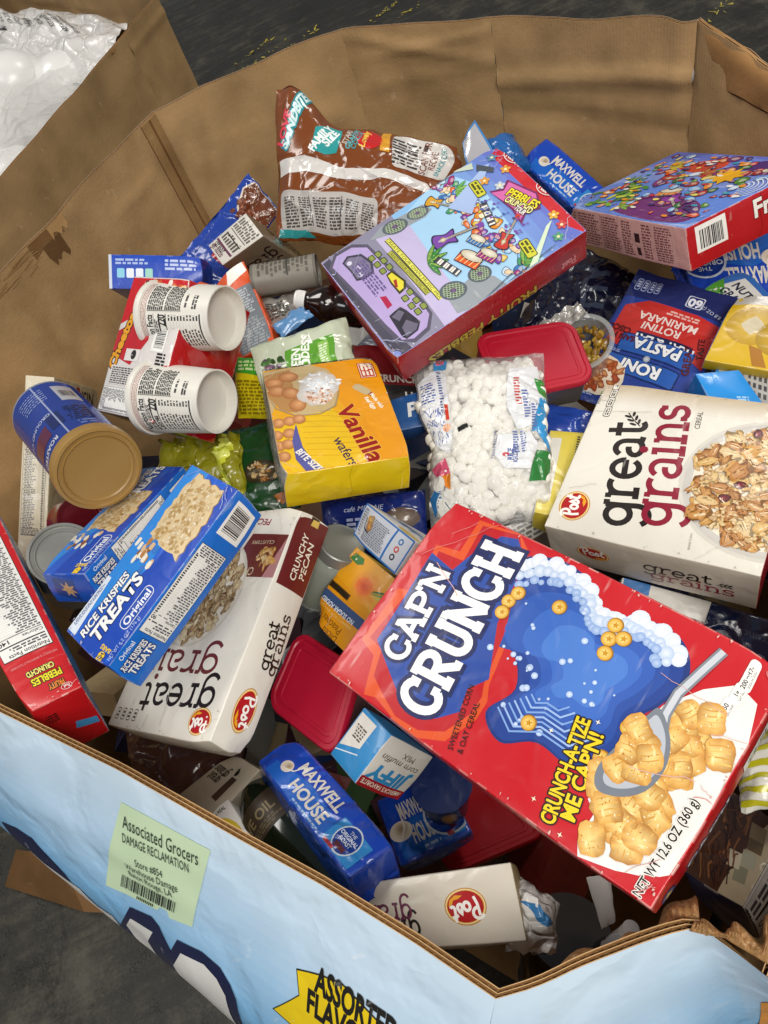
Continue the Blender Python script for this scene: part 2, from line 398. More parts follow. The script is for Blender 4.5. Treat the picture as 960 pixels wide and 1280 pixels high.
        s.text('Calories', x0+p, y-w*.13, w*.12, col, al='L', bold=.015); s.text(str(cal), x1-p, y-w*.14, w*.17, col, al='R', bold=.02); y -= w*.17
        s.rect(x0+p, y-w*.02, x1-p, y, col); y -= w*.035
        lh = w*.072; k = 0
        while y-lh > y0+w*.28:
            s.rect(x0+p, y-lh*.04, x1-p, y, small); s.fine_print(x0+p+(lh*.6 if k % 3 else 0), y-lh, x0+w*rnd.uniform(.4, .62), y-lh*.1, 1, small, rnd, ragged=0)
            s.fine_print(x1-p-w*.09, y-lh, x1-p, y-lh*.1, 1, col, rnd, ragged=0); y -= lh; k += 1
        s.rect(x0+p, y-w*.03, x1-p, y, col); y -= w*.05
        if y > y0+w*.06: s.fine_print(x0+p, y0+w*.03, x1-p, y, max(1, int((y-y0)/(w*.06))), small, rnd)
        s.up()
    def post(s, x, y, w, rot=0, k=1.25):
        """red oval badge with a gold rim and a brush-script word"""
        s.at(x, y, rot); h = w/k
        s.ell(0,0,w*.5,h*.5,'c98a1c'); s.up(); s.ell(0,0,w*.475,h*.47,'f5e6b0'); s.up(.6); s.ell(0,0,w*.45,h*.44,'e3a21f'); s.up(.6)
        s.ell(0,0,w*.43,h*.42,'c01a22','b3151d'); s.up(.6)
        s.poly([(w*.02,-h*.30),(w*.20,-h*.33),(w*.34,-h*.22),(w*.40,-h*.05),(w*.30,-h*.10),(w*.26,-h*.20),(w*.14,-h*.22)], 'f0a81e'); s.up(.6)
        s.pen('Post', -w*.36, -h*.16, h*.34, .26, 'fffdf5', SCRIPT, rot=8, sx=w/h*.82/1.0); s.home()
    def build(s, name, material=None, parent=None, label=None):
        # cut long triangles so that the print follows the surface under it
        if s.lim:
            X, Y = s.lim; s.V = [(max(-X, min(X, x)), max(-Y, min(Y, y)), z) for x, y, z in s.V]
        V, F, C = s.V, s.F, s.C; out = []; fine2 = s.fine**2; mid = {}
        st = list(F)
        while st:
            a, b, c = st.pop()
            def d2(i, j): return (V[i][0]-V[j][0])**2+(V[i][1]-V[j][1])**2
            e = ((d2(a,b),a,b,c),(d2(b,c),b,c,a),(d2(c,a),c,a,b)); m = max(e)
            if m[0] > fine2 and len(out) < 60000:
                _, i, j, k = m; key = (min(i,j), max(i,j))
                if key not in mid:
                    mid[key] = len(V); V.append(tuple((V[i][q]+V[j][q])/2 for q in range(3))); C.append(tuple((C[i][q]+C[j][q])/2 for q in range(3)))
                n = mid[key]; st += [(i, n, k), (n, j, k)]
            else: out.append((a, b, c))
        P = [tuple(s.place(x, y, s.lift+z*s.step)) for x, y, z in V]
        # every face looks outwards
        G = []
        for a, b, c in out:
            ar = (V[b][0]-V[a][0])*(V[c][1]-V[a][1])-(V[c][0]-V[a][0])*(V[b][1]-V[a][1])
            G.append((a, b, c) if ar >= 0 else (a, c, b))
        me = mesh_of(name, P, G, C, True, True)
        o = link(name, me, material or s.own.material, parent or s.own.ob)
        if label: o['label'] = label
        return o

# ------------------------------------------------------------------ things that lie in the box
POSES = {  # where each thing lies: centre, turn, size (metres), outline of the upper face where it is not a rectangle
 'capn': ((.0561,.2131,1.0195), (.9648,-.0101,-.0706,.2530), (.1874,.2995,.0550), None),
 'pebbles': ((.2187,.7886,.9589), (.7477,.0887,.0328,-.6573), (.1940,.2800,.0500), None),
 'redbox': ((.5530,.7800,.8784), (.7275,-.1551,-.1209,-.6573), (.2772,.2000,.0550), None),
 'roni': ((.4274,.6432,.7944), (.4781,-.0211,-.1017,.8721), (.1500,.2150,.0200), None),
 'grainsR': ((.3201,.4259,.8183), (.9313,-.0322,-.0119,.3625), (.2225,.2292,.0736), None),
 'vanilla': ((-.0117,.6397,.9297), (.6549,-.1344,.0779,-.7396), (.1896,.1442,.0525), None),
 'rice1': ((-.2236,.4840,1.0110), (.9601,-.0718,-.0952,.2530), (.2086,.0859,.0480), None),
 'rice2': ((-.2832,.6148,.9519), (.8730,-.1679,.1073,.4451), (.2000,.0725,.0412), None),
 'pecan': ((-.2225,.4746,.8945), (.3302,-.2022,.0496,.9207), (.1933,.2648,.0481), None),
 'grainsL': ((-.4370,.9346,.7876), (.9125,.3197,.0712,-.2449), (.0423,.2845,.1760), None),
 'peaches': ((-.0545,.4122,.8570), (.5509,-.1388,-.0632,.8205), (.1300,.0960,.0697), None),
 'jiffy1': ((.0141,.4253,.9219), (.7987,.0806,-.2298,-.5503), (.0950,.0380,.1250), None),
 'jiffy2': ((-.1094,.2766,.8451), (.3799,.4422,-.3812,.7175), (.0749,.0584,.0503), None),
 'maxF': ((-.1836,.2306,.8516), (.7971,-.2286,-.0269,-.5582), (.1800,.0486,.0900), None),
 'maxB': ((.5054,1.0239,.7896), (.7617,.2092,.0429,-.6117), (.1700,.0569,.0600), None),
 'bluebox': ((-.1535,1.1201,.8825), (.9088,.3520,.0763,-.2108), (.1400,.0500,.2000), None),
 'darkbox': ((.1377,.0560,.8833), (.8859,-.2858,.0599,.3605), (.0888,.0701,.0500), [(-.0364,.0268),(.0671,.0434),(.0217,-.0434),(-.0524,-.0268)]),
 'orange': ((-.0604,.9111,.9183), (.9932,.1055,-.0440,-.0199), (.0665,.1518,.0500), None),
 'cheetos': ((-.1568,.7964,.9971), (.8881,.1660,-.1604,-.3975), (.1118,.1745,.1000), None),
 'brownbag': ((.1760,1.0291,.9543), (.9083,.2616,.0383,-.3240), (.2576,.1729,.0800), [(-.1485,.0970),(.1248,.0759),(.1328,-.0759),(-.1091,-.0970)]),
 'marsh': ((.1525,.5789,.8570), (.9766,.1238,.0222,-.1747), (.1565,.2310,.0550), [(-.0824,.1219),(.0858,.1091),(.0707,-.1091),(-.0742,-.1219)]),
 'greenp': ((-.0080,.7699,.9288), (.9628,.2592,.0635,-.0414), (.1298,.0769,.0200), [(-.0627,.0374),(.0694,.0396),(.0604,-.0396),(-.0671,-.0374)]),
 'yellowp': ((-.0601,.7586,.9150), (.9278,.2258,-.0355,-.2948), (.1152,.0764,.0300), [(-.0676,.0415),(.0552,.0349),(.0600,-.0349),(-.0476,-.0415)]),
 'bluep': ((-.0268,1.1457,.9024), (.8894,.3527,.0544,.2856), (.1816,.0781,.0200), [(-.0871,.0396),(.1004,.0385),(.0812,-.0385),(-.0945,-.0396)]),
 'grainsC': ((.0004,1.0250,.9175), (.9616,.0837,-.2238,-.1348), (.0835,.0575,.1200), [(-.0535,.0269),(.0291,.0306),(.0544,-.0306),(-.0300,-.0269)]),
 'redlid1': ((.2596,.6559,.8494), (.9833,.0993,.0153,-.1518), (.1263,.1001,.0500), [(-.0732,.0525),(.0576,.0476),(.0687,-.0476),(-.0531,-.0525)]),
 'redlid2': ((-.1471,.3721,.8239), (.8653,.0057,-.1129,-.4883), (.1138,.0909,.0600), [(-.0682,.0452),(.0387,.0457),(.0751,-.0457),(-.0456,-.0452)]),
 'redlid3': ((-.0643,.2390,.5740), (.9987,-.0503,.0006,.0122), (.1176,.1063,.0500), [(-.0604,.0486),(.0374,.0577),(.0802,-.0577),(-.0572,-.0486)]),
 'navyp': ((-.0177,.5460,.8371), (.9702,.1495,.0290,-.1884), (.1296,.0837,.0300), [(-.0676,.0422),(.0647,.0415),(.0649,-.0415),(-.0621,-.0422)]),
 'meatp': ((.2382,.5608,.8044), (.9342,.0944,.0346,-.3422), (.0906,.1129,.0200), [(-.0508,.0578),(.0409,.0551),(.0497,-.0551),(-.0398,-.0578)]),
 'yelbox': ((.2113,.5058,.8101), (.9583,.0127,.1595,-.2370), (.0491,.1324,.0400), [(-.0148,.0644),(.0363,.0680),(.0128,-.0680),(-.0343,-.0644)]),
 'greybox': ((.1588,.4835,.7917), (.9482,.3161,-.0096,.0289), (.1050,.0353,.0500), [(-.0533,.0187),(.0505,.0166),(.0545,-.0166),(-.0517,-.0187)]),
 'nutribox': ((.5592,.6521,.7761), (.7047,-.0716,.0719,-.7022), (.0932,.0785,.0500), [(-.0527,.0438),(.0403,.0346),(.0529,-.0346),(-.0406,-.0438)]),
 'pinep': ((.5314,.5696,.8169), (.9336,.0943,.0348,-.3441), (.0983,.1107,.0200), [(-.0365,.0541),(.0476,.0566),(.0507,-.0566),(-.0618,-.0541)]),
 'maxR': ((.6064,.7222,.7668), (.2156,.0332,-.1487,.9645), (.1494,.1028,.0500), [(-.0730,.0549),(.0665,.0479),(.0830,-.0479),(-.0764,-.0549)]),
 'nuttyp': ((.4209,.7925,.7418), (.9713,.0378,-.0608,.2269), (.1878,.1996,.0300), [(-.0741,.0996),(.0984,.1000),(.0894,-.1000),(-.1138,-.0996)]),
 'dunk': ((.2866,.2724,.7154), (.4210,.0649,-.1378,.8942), (.1840,.0771,.0500), [(-.1067,.0458),(.0873,.0313),(.0967,-.0313),(-.0774,-.0458)]),
 'amerbox': ((.2415,.3277,.7490), (.3653,.0563,-.1416,.9183), (.0980,.0395,.0400), [(-.0471,.0211),(.0480,.0184),(.0500,-.0184),(-.0509,-.0211)]),
 'grainsD': ((-.2892,.3231,.8001), (.9722,-.1673,-.1405,.0845), (.0936,.0646,.0500), [(-.0617,.0380),(.0326,.0266),(.0611,-.0266),(-.0320,-.0380)]),
 'yelcard': ((-.2763,.2597,.8286), (.9891,-.1050,-.0988,.0300), (.0337,.0916,.0400), [(-.0357,.0458),(.0023,.0458),(.0314,-.0458),(.0020,-.0458)]),
 'stripebag': ((.1861,.0983,.9383), (.9965,-.0502,-.0034,-.0671), (.0476,.0584,.0300), [(-.0156,.0254),(.0344,.0331),(.0132,-.0331),(-.0319,-.0254)]),
 'greenbag': ((-.1271,.6904,.8665), (.9831,.0993,.0154,-.1528), (.1102,.1327,.0300), [(-.0586,.0650),(.0509,.0677),(.0593,-.0677),(-.0516,-.0650)]),
 'yelfilm': ((-.1867,.7064,.9024), (.9676,.1099,-.0263,-.2258), (.1143,.0771,.0200), [(-.0650,.0355),(.0509,.0416),(.0634,-.0416),(-.0493,-.0355)]),
 'redblk': ((.0800,.7627,.8265), (.9494,.1887,.0990,-.2306), (.0903,.0835,.0800), [(-.0511,.0448),(.0376,.0387),(.0527,-.0387),(-.0392,-.0448)]),
 'tissue': ((.3876,1.0875,.8637), (.9432,.2434,-.1916,.1200), (.0460,.0638,.1000), [(-.0087,.0308),(.0317,.0330),(.0143,-.0330),(-.0374,-.0308)]),
 'pinkbag': ((-.3520,.3891,.7703), (.9561,.0000,.0000,-.2931), (.1459,.0839,.0400), [(-.1014,.0433),(.0740,.0406),(.0719,-.0406),(-.0445,-.0433)]),
 'liner': ((-.0345,.0810,.8853), (.9309,-.0512,.1435,-.3319), (.0412,.0506,.0500), [(-.0281,.0302),(.0188,.0203),(.0223,-.0203),(-.0131,-.0302)]),
 'maxG': ((-.1174,.2496,.6481), (.9987,-.0503,.0002,.0033), (.0875,.0845,.0400), [(-.0439,.0428),(.0378,.0417),(.0497,-.0417),(-.0436,-.0428)]),
 'bluestrip': ((-.0012,.8414,.9371), (.9842,.1517,-.0139,.0903), (.0508,.0248,.0100), [(-.0266,.0126),(.0221,.0122),(.0287,-.0122),(-.0242,-.0126)]),
 'greybag': ((-.0109,.8929,.9189), (.9787,.1509,.0212,-.1375), (.0621,.0486,.0200), [(-.0327,.0251),(.0303,.0235),(.0318,-.0235),(-.0294,-.0251)]),
 'bluep2': ((.0841,.6722,.8478), (.9825,.1515,.0165,-.1069), (.0428,.0473,.0400), [(-.0187,.0226),(.0249,.0247),(.0179,-.0247),(-.0241,-.0226)]),
 'blueback': ((.4332,1.1030,.8361), (.9750,.2096,-.0385,-.0620), (.0634,.0764,.0800), [(-.0411,.0393),(.0267,.0371),(.0366,-.0371),(-.0223,-.0393)]),
 'cardbits': ((.0288,.0780,.8105), (.9776,-.0073,.2075,-.0345), (.0199,.0408,.0100), [(-.0071,.0217),(.0172,.0191),(.0026,-.0191),(-.0128,-.0217)]),
 'cardbits2': ((.0135,.0333,.8303), (.9863,.0934,.1098,-.0796), (.0248,.0334,.0040), [(-.0080,.0142),(.0197,.0192),(.0051,-.0192),(-.0168,-.0142)]),
 'grainsB': ((-.1058,.1180,.8732), (.1561,-.0798,-.0127,.9844), (.1537,.0553,.0500), [(-.0789,.0291),(.0712,.0262),(.0826,-.0262),(-.0748,-.0291)]),
 'fruity': ((-.4459,.5863,.9279), (.0927,-.1136,-.1174,-.9822), (.0713,.3949,.0750), [(-.0587,.1968),(-.0050,.1982),(.0763,-.1982),(-.0127,-.1968)]),
 'jiff360': ((.4893,.5247,.7736), (.8975,.1138,.0536,-.4227), (.0952,.0897,.0500), [(-.0552,.0403),(.0323,.0494),(.0629,-.0494),(-.0400,-.0403)]),
 'bluesm': ((.4450,.5158,.7989), (.9690,.0874,.0717,-.2197), (.0586,.0556,.0500), [(-.0379,.0250),(.0156,.0306),(.0430,-.0306),(-.0207,-.0250)]),
}

SEED = [0]
class Body:
    """a carton or pouch: local x to the right of its main face, y up it, z out of it"""
    def __init__(s, name, key, label, cat, cols, soft=False, bulge=.0016, amp=.0005, rnd=.0014, material=None, group=None, crush=(), puff=None,
                 wr=.0, wk=22., wear=.35, pose=None, edge=.0, build=True):
        loc, q, dims, quad = pose or POSES[key]
        s.h = [d/2 for d in dims]; s.quad = quad; s.soft = soft; s.bulge, s.amp, s.rnd, s.crush, s.puff, s.wr, s.wk, s.edge = bulge, amp, rnd, crush, puff, wr, wk, edge
        SEED[0] += 7.31; s.seed = Vector((SEED[0], SEED[0]*.7, 3.1)); s.cols = cols; s.wear = wear
        if not soft and crush is not None:   # knocked corners
            rc = random.Random(int(SEED[0]*100)); s.crush = list(crush)
            for _ in range(3):
                sg = [rc.choice((-1, 1)) for _ in range(3)]; s.crush.append((tuple(sg), rc.uniform(.010, .022), tuple(-g_*rc.uniform(.0006, .0055) for g_ in sg)))
        s.material = material or (FILM() if soft else CARD())
        me = s.pouch_mesh(name) if soft else s.box_mesh(name)
        s.ob = link(name, me, s.material); s.ob.location = loc; s.ob.rotation_mode = 'QUATERNION'; s.ob.rotation_quaternion = q
        tag(s.ob, label, cat, group)
    def flat(s, x, y):
        """rectangle -> real outline"""
        if not s.quad: return x, y
        a, b, _ = s.h; u, v = x/a, y/b; TL, TR, BR, BL = s.quad
        k = ((1-u)*(1-v)/4, (1+u)*(1-v)/4, (1+u)*(1+v)/4, (1-u)*(1+v)/4)
        return tuple(k[0]*BL[i]+k[1]*BR[i]+k[2]*TR[i]+k[3]*TL[i] for i in range(2))
    def D(s, p):
        """real place of a point of the ideal block"""
        a, b, c = s.h; x, y, z = p
        u, v, w = [max(-1, min(1, t)) for t in (x/a, y/b, z/c)]
        g = s.bulge
        dx, dy, dz = g*u*(1-v*v)*(1-w*w), g*v*(1-u*u)*(1-w*w), g*w*(1-u*u)*(1-v*v)
        fx, fy = s.flat(x, y); q = Vector((fx+dx, fy+dy, z+dz))
        if s.amp: q += noise.noise_vector(Vector((x, y, z))*9+s.seed)*s.amp
        for (cx, cy, cz), rad, vec in s.crush:
            d = (x-cx*a)**2+(y-cy*b)**2+(z-cz*c)**2; q += Vector(vec)*math.exp(-d/rad**2)
        return q
    def S(s, x, y, side):
        """pouch surface"""
        a, b, c = s.h; u, v = x/a, y/b; e = s.edge
        uu, vv = max(-1, min(1, u)), max(-1, min(1, v))
        t = (max(0, 1-abs(uu)**2.6)*max(0, 1-abs(vv)**2.2))**.55
        z = side*c*t
        n = noise.noise(Vector((x*s.wk, y*s.wk, side*2))+s.seed); n2 = noise.noise(Vector((x*s.wk*2.7+n, y*s.wk*1.3, side*5))+s.seed)
        ridge = 1-abs(noise.noise(Vector((x*s.wk*.8, y*s.wk*1.6, side*9))+s.seed))*2.4
        z += side*s.wr*(n*.8+n2*.35+max(0, ridge-.55)*.9)
        pk = abs(vv)**4*noise.noise(Vector((x*s.wk*3.2, .4*side, 1))+s.seed); z += s.wr*1.2*pk
        fx, fy = s.flat(x, y)
        k = noise.noise(Vector((u*2.1, v*2.3, 7))+s.seed)*e; k2 = noise.noise(Vector((u*2.3, v*1.9, 17))+s.seed)*e
        q = Vector((fx+k, fy+k2, z))
        for (cx, cy, cz), rad, vec in s.crush:
            d = (x-cx*a)**2+(y-cy*b)**2; q += Vector(vec)*math.exp(-d/rad**2)
        return q
    def pouch_mesh(s, name):
        m = MB(); a, b, c = s.h; n1, n2 = max(10, int(a*2/.0033)), max(10, int(b*2/.0033))
        n1, n2 = min(n1, 84), min(n2, 84)
        f = s.cols.get('F', 'ffffff'); k = s.cols.get('K', f)
        m.grid(lambda u, v: s.S((u*2-1)*a, (v*2-1)*b, 1), n1, n2, f)
        m.grid(lambda u, v: s.S((u*2-1)*a, (v*2-1)*b, -1), n1, n2, k, flip=True)
        o = m.build(name, None); me = o.data; bpy.data.objects.remove(o); return me
    FR = {'F': (0,1,2,1), 'K': (0,1,2,-1), 'R': (2,1,0,1), 'L': (2,1,0,-1), 'T': (0,2,1,1), 'B': (0,2,1,-1)}
    def box_mesh(s, name):
        m = MB(); h = s.h; r = min(s.rnd, min(h)*.4)
        def ticks(e):
            n = max(2, min(34, int(2*e/.0085))); t = [-e, -e+r*.6, -e+r] + [(-e+r)+(2*e-2*r)*i/n for i in range(1, n)] + [e-r, e-r*.6, e]; return t
        for f, (i, j, k, sg) in s.FR.items():
            A, B_ = ticks(h[i]), ticks(h[j]); base = lin(s.cols.get(f, s.cols.get('*', 'cccccc'))); P = {}
            for y, tj in enumerate(B_):
                for x, ti in enumerate(A):
                    p = [0,0,0]; p[i], p[j], p[k] = ti, tj, sg*h[k]
                    q = [max(-(h[t]-r), min(h[t]-r, p[t])) for t in range(3)]; d = Vector(p)-Vector(q)
                    P[x, y] = s.D(Vector(q)+(d.normalized()*r if d.length else d))
            even = ((i, j, k) in ((0,1,2),)) == (sg > 0) if k == 2 else None
            nx, ny = len(A), len(B_)
            for y in range(ny-1):
                for x in range(nx-1):
                    fc = [P[x,y], P[x+1,y], P[x+1,y+1], P[x,y+1]]
                    n_ = (fc[1]-fc[0]).cross(fc[3]-fc[0]); ax = Vector((0,0,0)); ax[k] = sg
                    if n_.dot(ax) < 0: fc.reverse()
                    rim = x in (0, 1, nx-3, nx-2) or y in (0, 1, ny-3, ny-2)
                    col = base
                    if rim and s.wear:
                        w = noise.noise((fc[0]+fc[2])*70+s.seed); w = max(0, w+.15)*s.wear; col = mix(base, 'e8e0d2', min(.7, w))
                    m.face(fc, col)
        o = m.build(name, None); me = o.data; bpy.data.objects.remove(o); return me
    def art(s, face='F', step=3e-5, fine=.0085, lift=1.4e-4):
        a, b, c = s.h
        if s.soft:
            sd = 1 if face == 'F' else -1
            def place(x, y, hh):
                x = x*sd; e = 1e-3; p = s.S(x, y, sd); n = (s.S(x+e, y, sd)-p).cross(s.S(x, y+e, sd)-p).normalized()*sd
                return p+n*hh
            A = Art(s, place, max(step, 6e-5), min(fine, .0035), max(lift, 4e-4)); A.lim = (a*.985, b*.985); return A
        def place(x, y, hh):
            p = {'F': (x,y,c), 'K': (-x,y,-c), 'L': (-a,y,x), 'R': (a,y,-x), 'T': (x,b,-y), 'B': (x,-b,y)}[face]
            n = {'F': (0,0,1), 'K': (0,0,-1), 'L': (-1,0,0), 'R': (1,0,0), 'T': (0,1,0), 'B': (0,-1,0)}[face]
            return s.D(p)+Vector(n)*hh
        A = Art(s, place, step, fine, lift); A.lim = tuple(t*.992 for t in s.size(face)); return A
    def size(s, face='F'):
        a, b, c = s.h; return {'F': (a,b), 'K': (a,b), 'L': (c,b), 'R': (c,b), 'T': (a,c), 'B': (a,c)}[face]
    def seam(s, face, col, name='flap_edge'):
        """the glued end flap's edge"""
        w, h = s.size(face); A = s.art(face, lift=2e-4)
        A.line([(-w*.97, h*.08), (-w*.5, h*.02), (w*.5, h*.05), (w*.97, .0)], .0006, col); A.build(name)

def frame(p0, p1, up=(0,0,1)):
    """matrix whose z runs p0 -> p1"""
    p0, p1 = Vector(p0), Vector(p1); z = (p1-p0).normalized(); x = Vector(up).cross(z)
    if x.length < 1e-4: x = Vector((1,0,0)).cross(z)
    x.normalize(); y = z.cross(x); M = Matrix((x, y, z)).transposed().to_4x4(); M.translation = p0; return M
class Round:
    """a can, cup, bottle ...: lathe from p0 to p1; the print runs round it (x = arc length from the side that faces up)"""
    def __init__(s, name, p0, p1, prof, cols, label, cat, material, n=48, group=None, parent=None):
        s.M = frame(p0, p1); s.L = (Vector(p1)-Vector(p0)).length; s.prof = prof; s.material = material
        m = MB(); m.lathe(prof, n, cols=cols); s.ob = m.build(name, material, parent)
        s.ob.matrix_world = s.M
        if label: tag(s.ob, label, cat, group)
    def rad(s, z):
        for (r0, z0), (r1, z1) in zip(s.prof, s.prof[1:]):
            if z0 <= z <= z1 and z1 > z0: return r0+(r1-r0)*(z-z0)/(z1-z0)
        return s.prof[0][0]
    def art(s, turn=90., r=None):
        rr = r or max(p[0] for p in s.prof)
        def place(x, y, h):
            t = math.radians(turn)+x/rr; q = s.rad(y)+h; return Vector((q*math.cos(t), q*math.sin(t), y))
        return Art(s, place, 6e-5, .005, 2.5e-4)
def wear_lines(b, n, seed, lift=1.6e-3):
    """whitened hairline creases and knocks in the printed card"""
    rc = random.Random(seed); A = b.art('F', lift=lift); w, h = b.size(); base = b.cols.get('F', 'cccccc')
    for k in range(n):
        sx, sy = rc.choice((-1, 1)), rc.choice((-1, 1)); L_ = rc.uniform(.08, .38)*min(w, h)*2
        if rc.random() < .65:    # across a corner
            p0 = Vector((sx*w*.985, sy*(h-L_*rc.uniform(.5, 1)))); p1 = Vector((sx*(w-L_*rc.uniform(.5, 1)), sy*h*.985))
        else:
            p0 = Vector((rc.uniform(-.8, .8)*w, sy*h*.985)); p1 = p0+Vector((rc.uniform(-.5, .5)*L_, -sy*L_))
        P = []
        for i in range(9):
            q = p0.lerp(p1, i/8); P.append((q.x+rc.gauss(0, .0007), q.y+rc.gauss(0, .0007)))
        c = mix(base, 'f4efe6', rc.uniform(.25, .6)) if sum(lin(base)) < 1.6 else mix(base, '6a5f50', rc.uniform(.2, .5))
        a = rc.randint(0, 3); A.line(P[a:a+rc.randint(4, 9)], rc.uniform(.0003, .0007), c)
    for k in range(n*3):         # flecks of lost ink along the edges
        if rc.random() < .5: x, y = rc.uniform(-w, w)*.98, rc.choice((-1, 1))*h*rc.uniform(.965, .988)
        else: x, y = rc.choice((-1, 1))*w*rc.uniform(.95, .985), rc.uniform(-h, h)*.98
        A.blob(x, y, rc.uniform(.0004, .0018), rc.uniform(.0003, .0009), mix(base, 'ece4d6', .55) if sum(lin(base)) < 1.6 else mix(base, '7a6c58', .5), n=7, rag=.5, rnd=rc)
    A.build('worn_print')
def fitpen(A, t, p0, p1, xh, w, col, **k):
    """pen letters between two ends of a baseline"""
    d = Vector(p1)-Vector(p0); font = k.pop('font', SLAB); gap = k.get('gap', 0)
    tot = sum(font[c][1]+gap for c in t)*xh
    A.pen(t, p0[0], p0[1], xh, w, col, font=font, rot=math.degrees(math.atan2(d.y, d.x)), sx=d.length/tot, **k)
def fittext(A, t, p0, p1, h, col, **k):
    """type set between two ends of a baseline; h = capital height"""
    d = Vector(p1)-Vector(p0); size = h/.72; w = text_shape(t, k.get('bold', 0))[2]*size
    A.text(t, p0[0], p0[1], size, col, rot=math.degrees(math.atan2(d.y, d.x)), sx=d.length/max(w, 1e-6), al='L', **k)

# ------------------------------------------------------------------ the warehouse floor
def floor_material():
    m = bpy.data.materials.new('worn_concrete'); m.use_nodes = True; nt = m.node_tree; N = nt.nodes; L = nt.links; b = N['Principled BSDF']
    tc = N.new('ShaderNodeTexCoord')
    def noi(scale, detail, rough=.6, src=None):
        n = N.new('ShaderNodeTexNoise'); n.inputs['Scale'].default_value = scale; n.inputs['Detail'].default_value = detail; n.inputs['Roughness'].default_value = rough
        L.new(src or tc.outputs['Object'], n.inputs['Vector']); return n.outputs['Fac']
    def mth(op, a, c, d=None):
        n = N.new('ShaderNodeMath'); n.operation = op
        for k, x in enumerate((a, c, d)):
            if x is None: continue
            if isinstance(x, (int, float)): n.inputs[k].default_value = x
            else: L.new(x, n.inputs[k])
        return n.outputs[0]
    big, mid, grit = noi(1.6, 8, .68), noi(9, 10, .72), noi(120, 4, .7)
    mp = N.new('ShaderNodeMapping'); mp.inputs['Scale'].default_value = (1.2, 9, 1); mp.inputs['Rotation'].default_value = (0, 0, -.35); L.new(tc.outputs['Object'], mp.inputs['Vector'])
    scuff = noi(3.5, 9, .7, mp.outputs[0])
    v = N.new('ShaderNodeTexVoronoi'); v.feature = 'DISTANCE_TO_EDGE'; v.inputs['Scale'].default_value = 1.3
    wv = N.new('ShaderNodeMix'); wv.data_type = 'RGBA'; wv.blend_type = 'ADD'; wv.inputs[0].default_value = .35
    nn = N.new('ShaderNodeTexNoise'); nn.inputs['Scale'].default_value = 2.5; nn.inputs['Detail'].default_value = 6; L.new(tc.outputs['Object'], nn.inputs['Vector'])
    L.new(tc.outputs['Object'], wv.inputs[6]); L.new(nn.outputs['Color'], wv.inputs[7]); L.new(wv.outputs[2], v.inputs['Vector'])
    crack = mth('LESS_THAN', v.outputs['Distance'], .006)
    f = mth('ADD', mth('MULTIPLY', big, .36), mth('ADD', mth('MULTIPLY', mid, .34), mth('ADD', mth('MULTIPLY', scuff, .22), mth('MULTIPLY', grit, .12))))
    cr = N.new('ShaderNodeValToRGB'); e = cr.color_ramp.elements
    e[0].position = .40; e[0].color = (*lin('1c1915'), 1); e[1].position = .66; e[1].color = (*lin('625d4f'), 1)
    k = e.new(.52); k.color = (*lin('302d25'), 1)
    L.new(f, cr.inputs[0])
    mx = N.new('ShaderNodeMix'); mx.data_type = 'RGBA'; mx.inputs[7].default_value = (*lin('1a1814'), 1); L.new(mth('MULTIPLY', crack, .35), mx.inputs[0]); L.new(cr.outputs[0], mx.inputs[6])
    L.new(mx.outputs[2], b.inputs['Base Color'])
    rr = N.new('ShaderNodeMapRange'); rr.inputs[1].default_value = .38; rr.inputs[2].default_value = .62; rr.inputs[3].default_value = .22; rr.inputs[4].default_value = .65
    L.new(mid, rr.inputs[0]); L.new(rr.outputs[0], b.inputs['Roughness'])
    bp = N.new('ShaderNodeBump'); bp.inputs['Strength'].default_value = .5; bp.inputs['Distance'].default_value = .005
    L.new(mth('SUBTRACT', mth('ADD', mid, mth('MULTIPLY', grit, .3)), crack), bp.inputs['Height']); L.new(bp.outputs[0], b.inputs['Normal'])
    return m
m = MB(); m.grid(lambda u, v: (u*24-12, v*24-9, 0), 8, 8, '555048')
tag(m.build('floor', floor_material()), 'dark worn concrete warehouse floor', kind='structure')
A_floor = lambda: Art(type('o', (), {'ob': None, 'material': KRAFT()})(), lambda x, y, h: Vector((x, y, h)), 1e-4, .5, 5e-4)
fl = A_floor(); rr_ = random.Random(3)
for cx, cy, _ in [(1.1328,2.9540,.0000), (1.2496,2.8730,.0000), (1.9083,2.5464,.0000), (1.0041,3.6487,.0000), (1.1099,3.5698,.0000), (.5505,3.7188,.0000), (.3899,3.8321,.0000), (.3982,3.7472,.0000)]:
    for k in range(16): t_ = rr_.uniform(-.14, .14); fl.blob(cx+t_, cy+t_*.45+rr_.gauss(0, .012), rr_.uniform(.003,.016), rr_.uniform(.002,.007), rr_.choice(('b09c3a','8f8440','c9b650','7d7644')), rag=.6, n=8, rnd=rr_, rot=rr_.uniform(0, 3)); fl.up(.3)
V_ = fl.build('paint_fleck', mat('flaked_paint', .6, bump=.3)); tag(V_, 'scattered flecks of worn yellow floor paint', kind='stuff')

# ------------------------------------------------------------------ corrugated boxes
import math
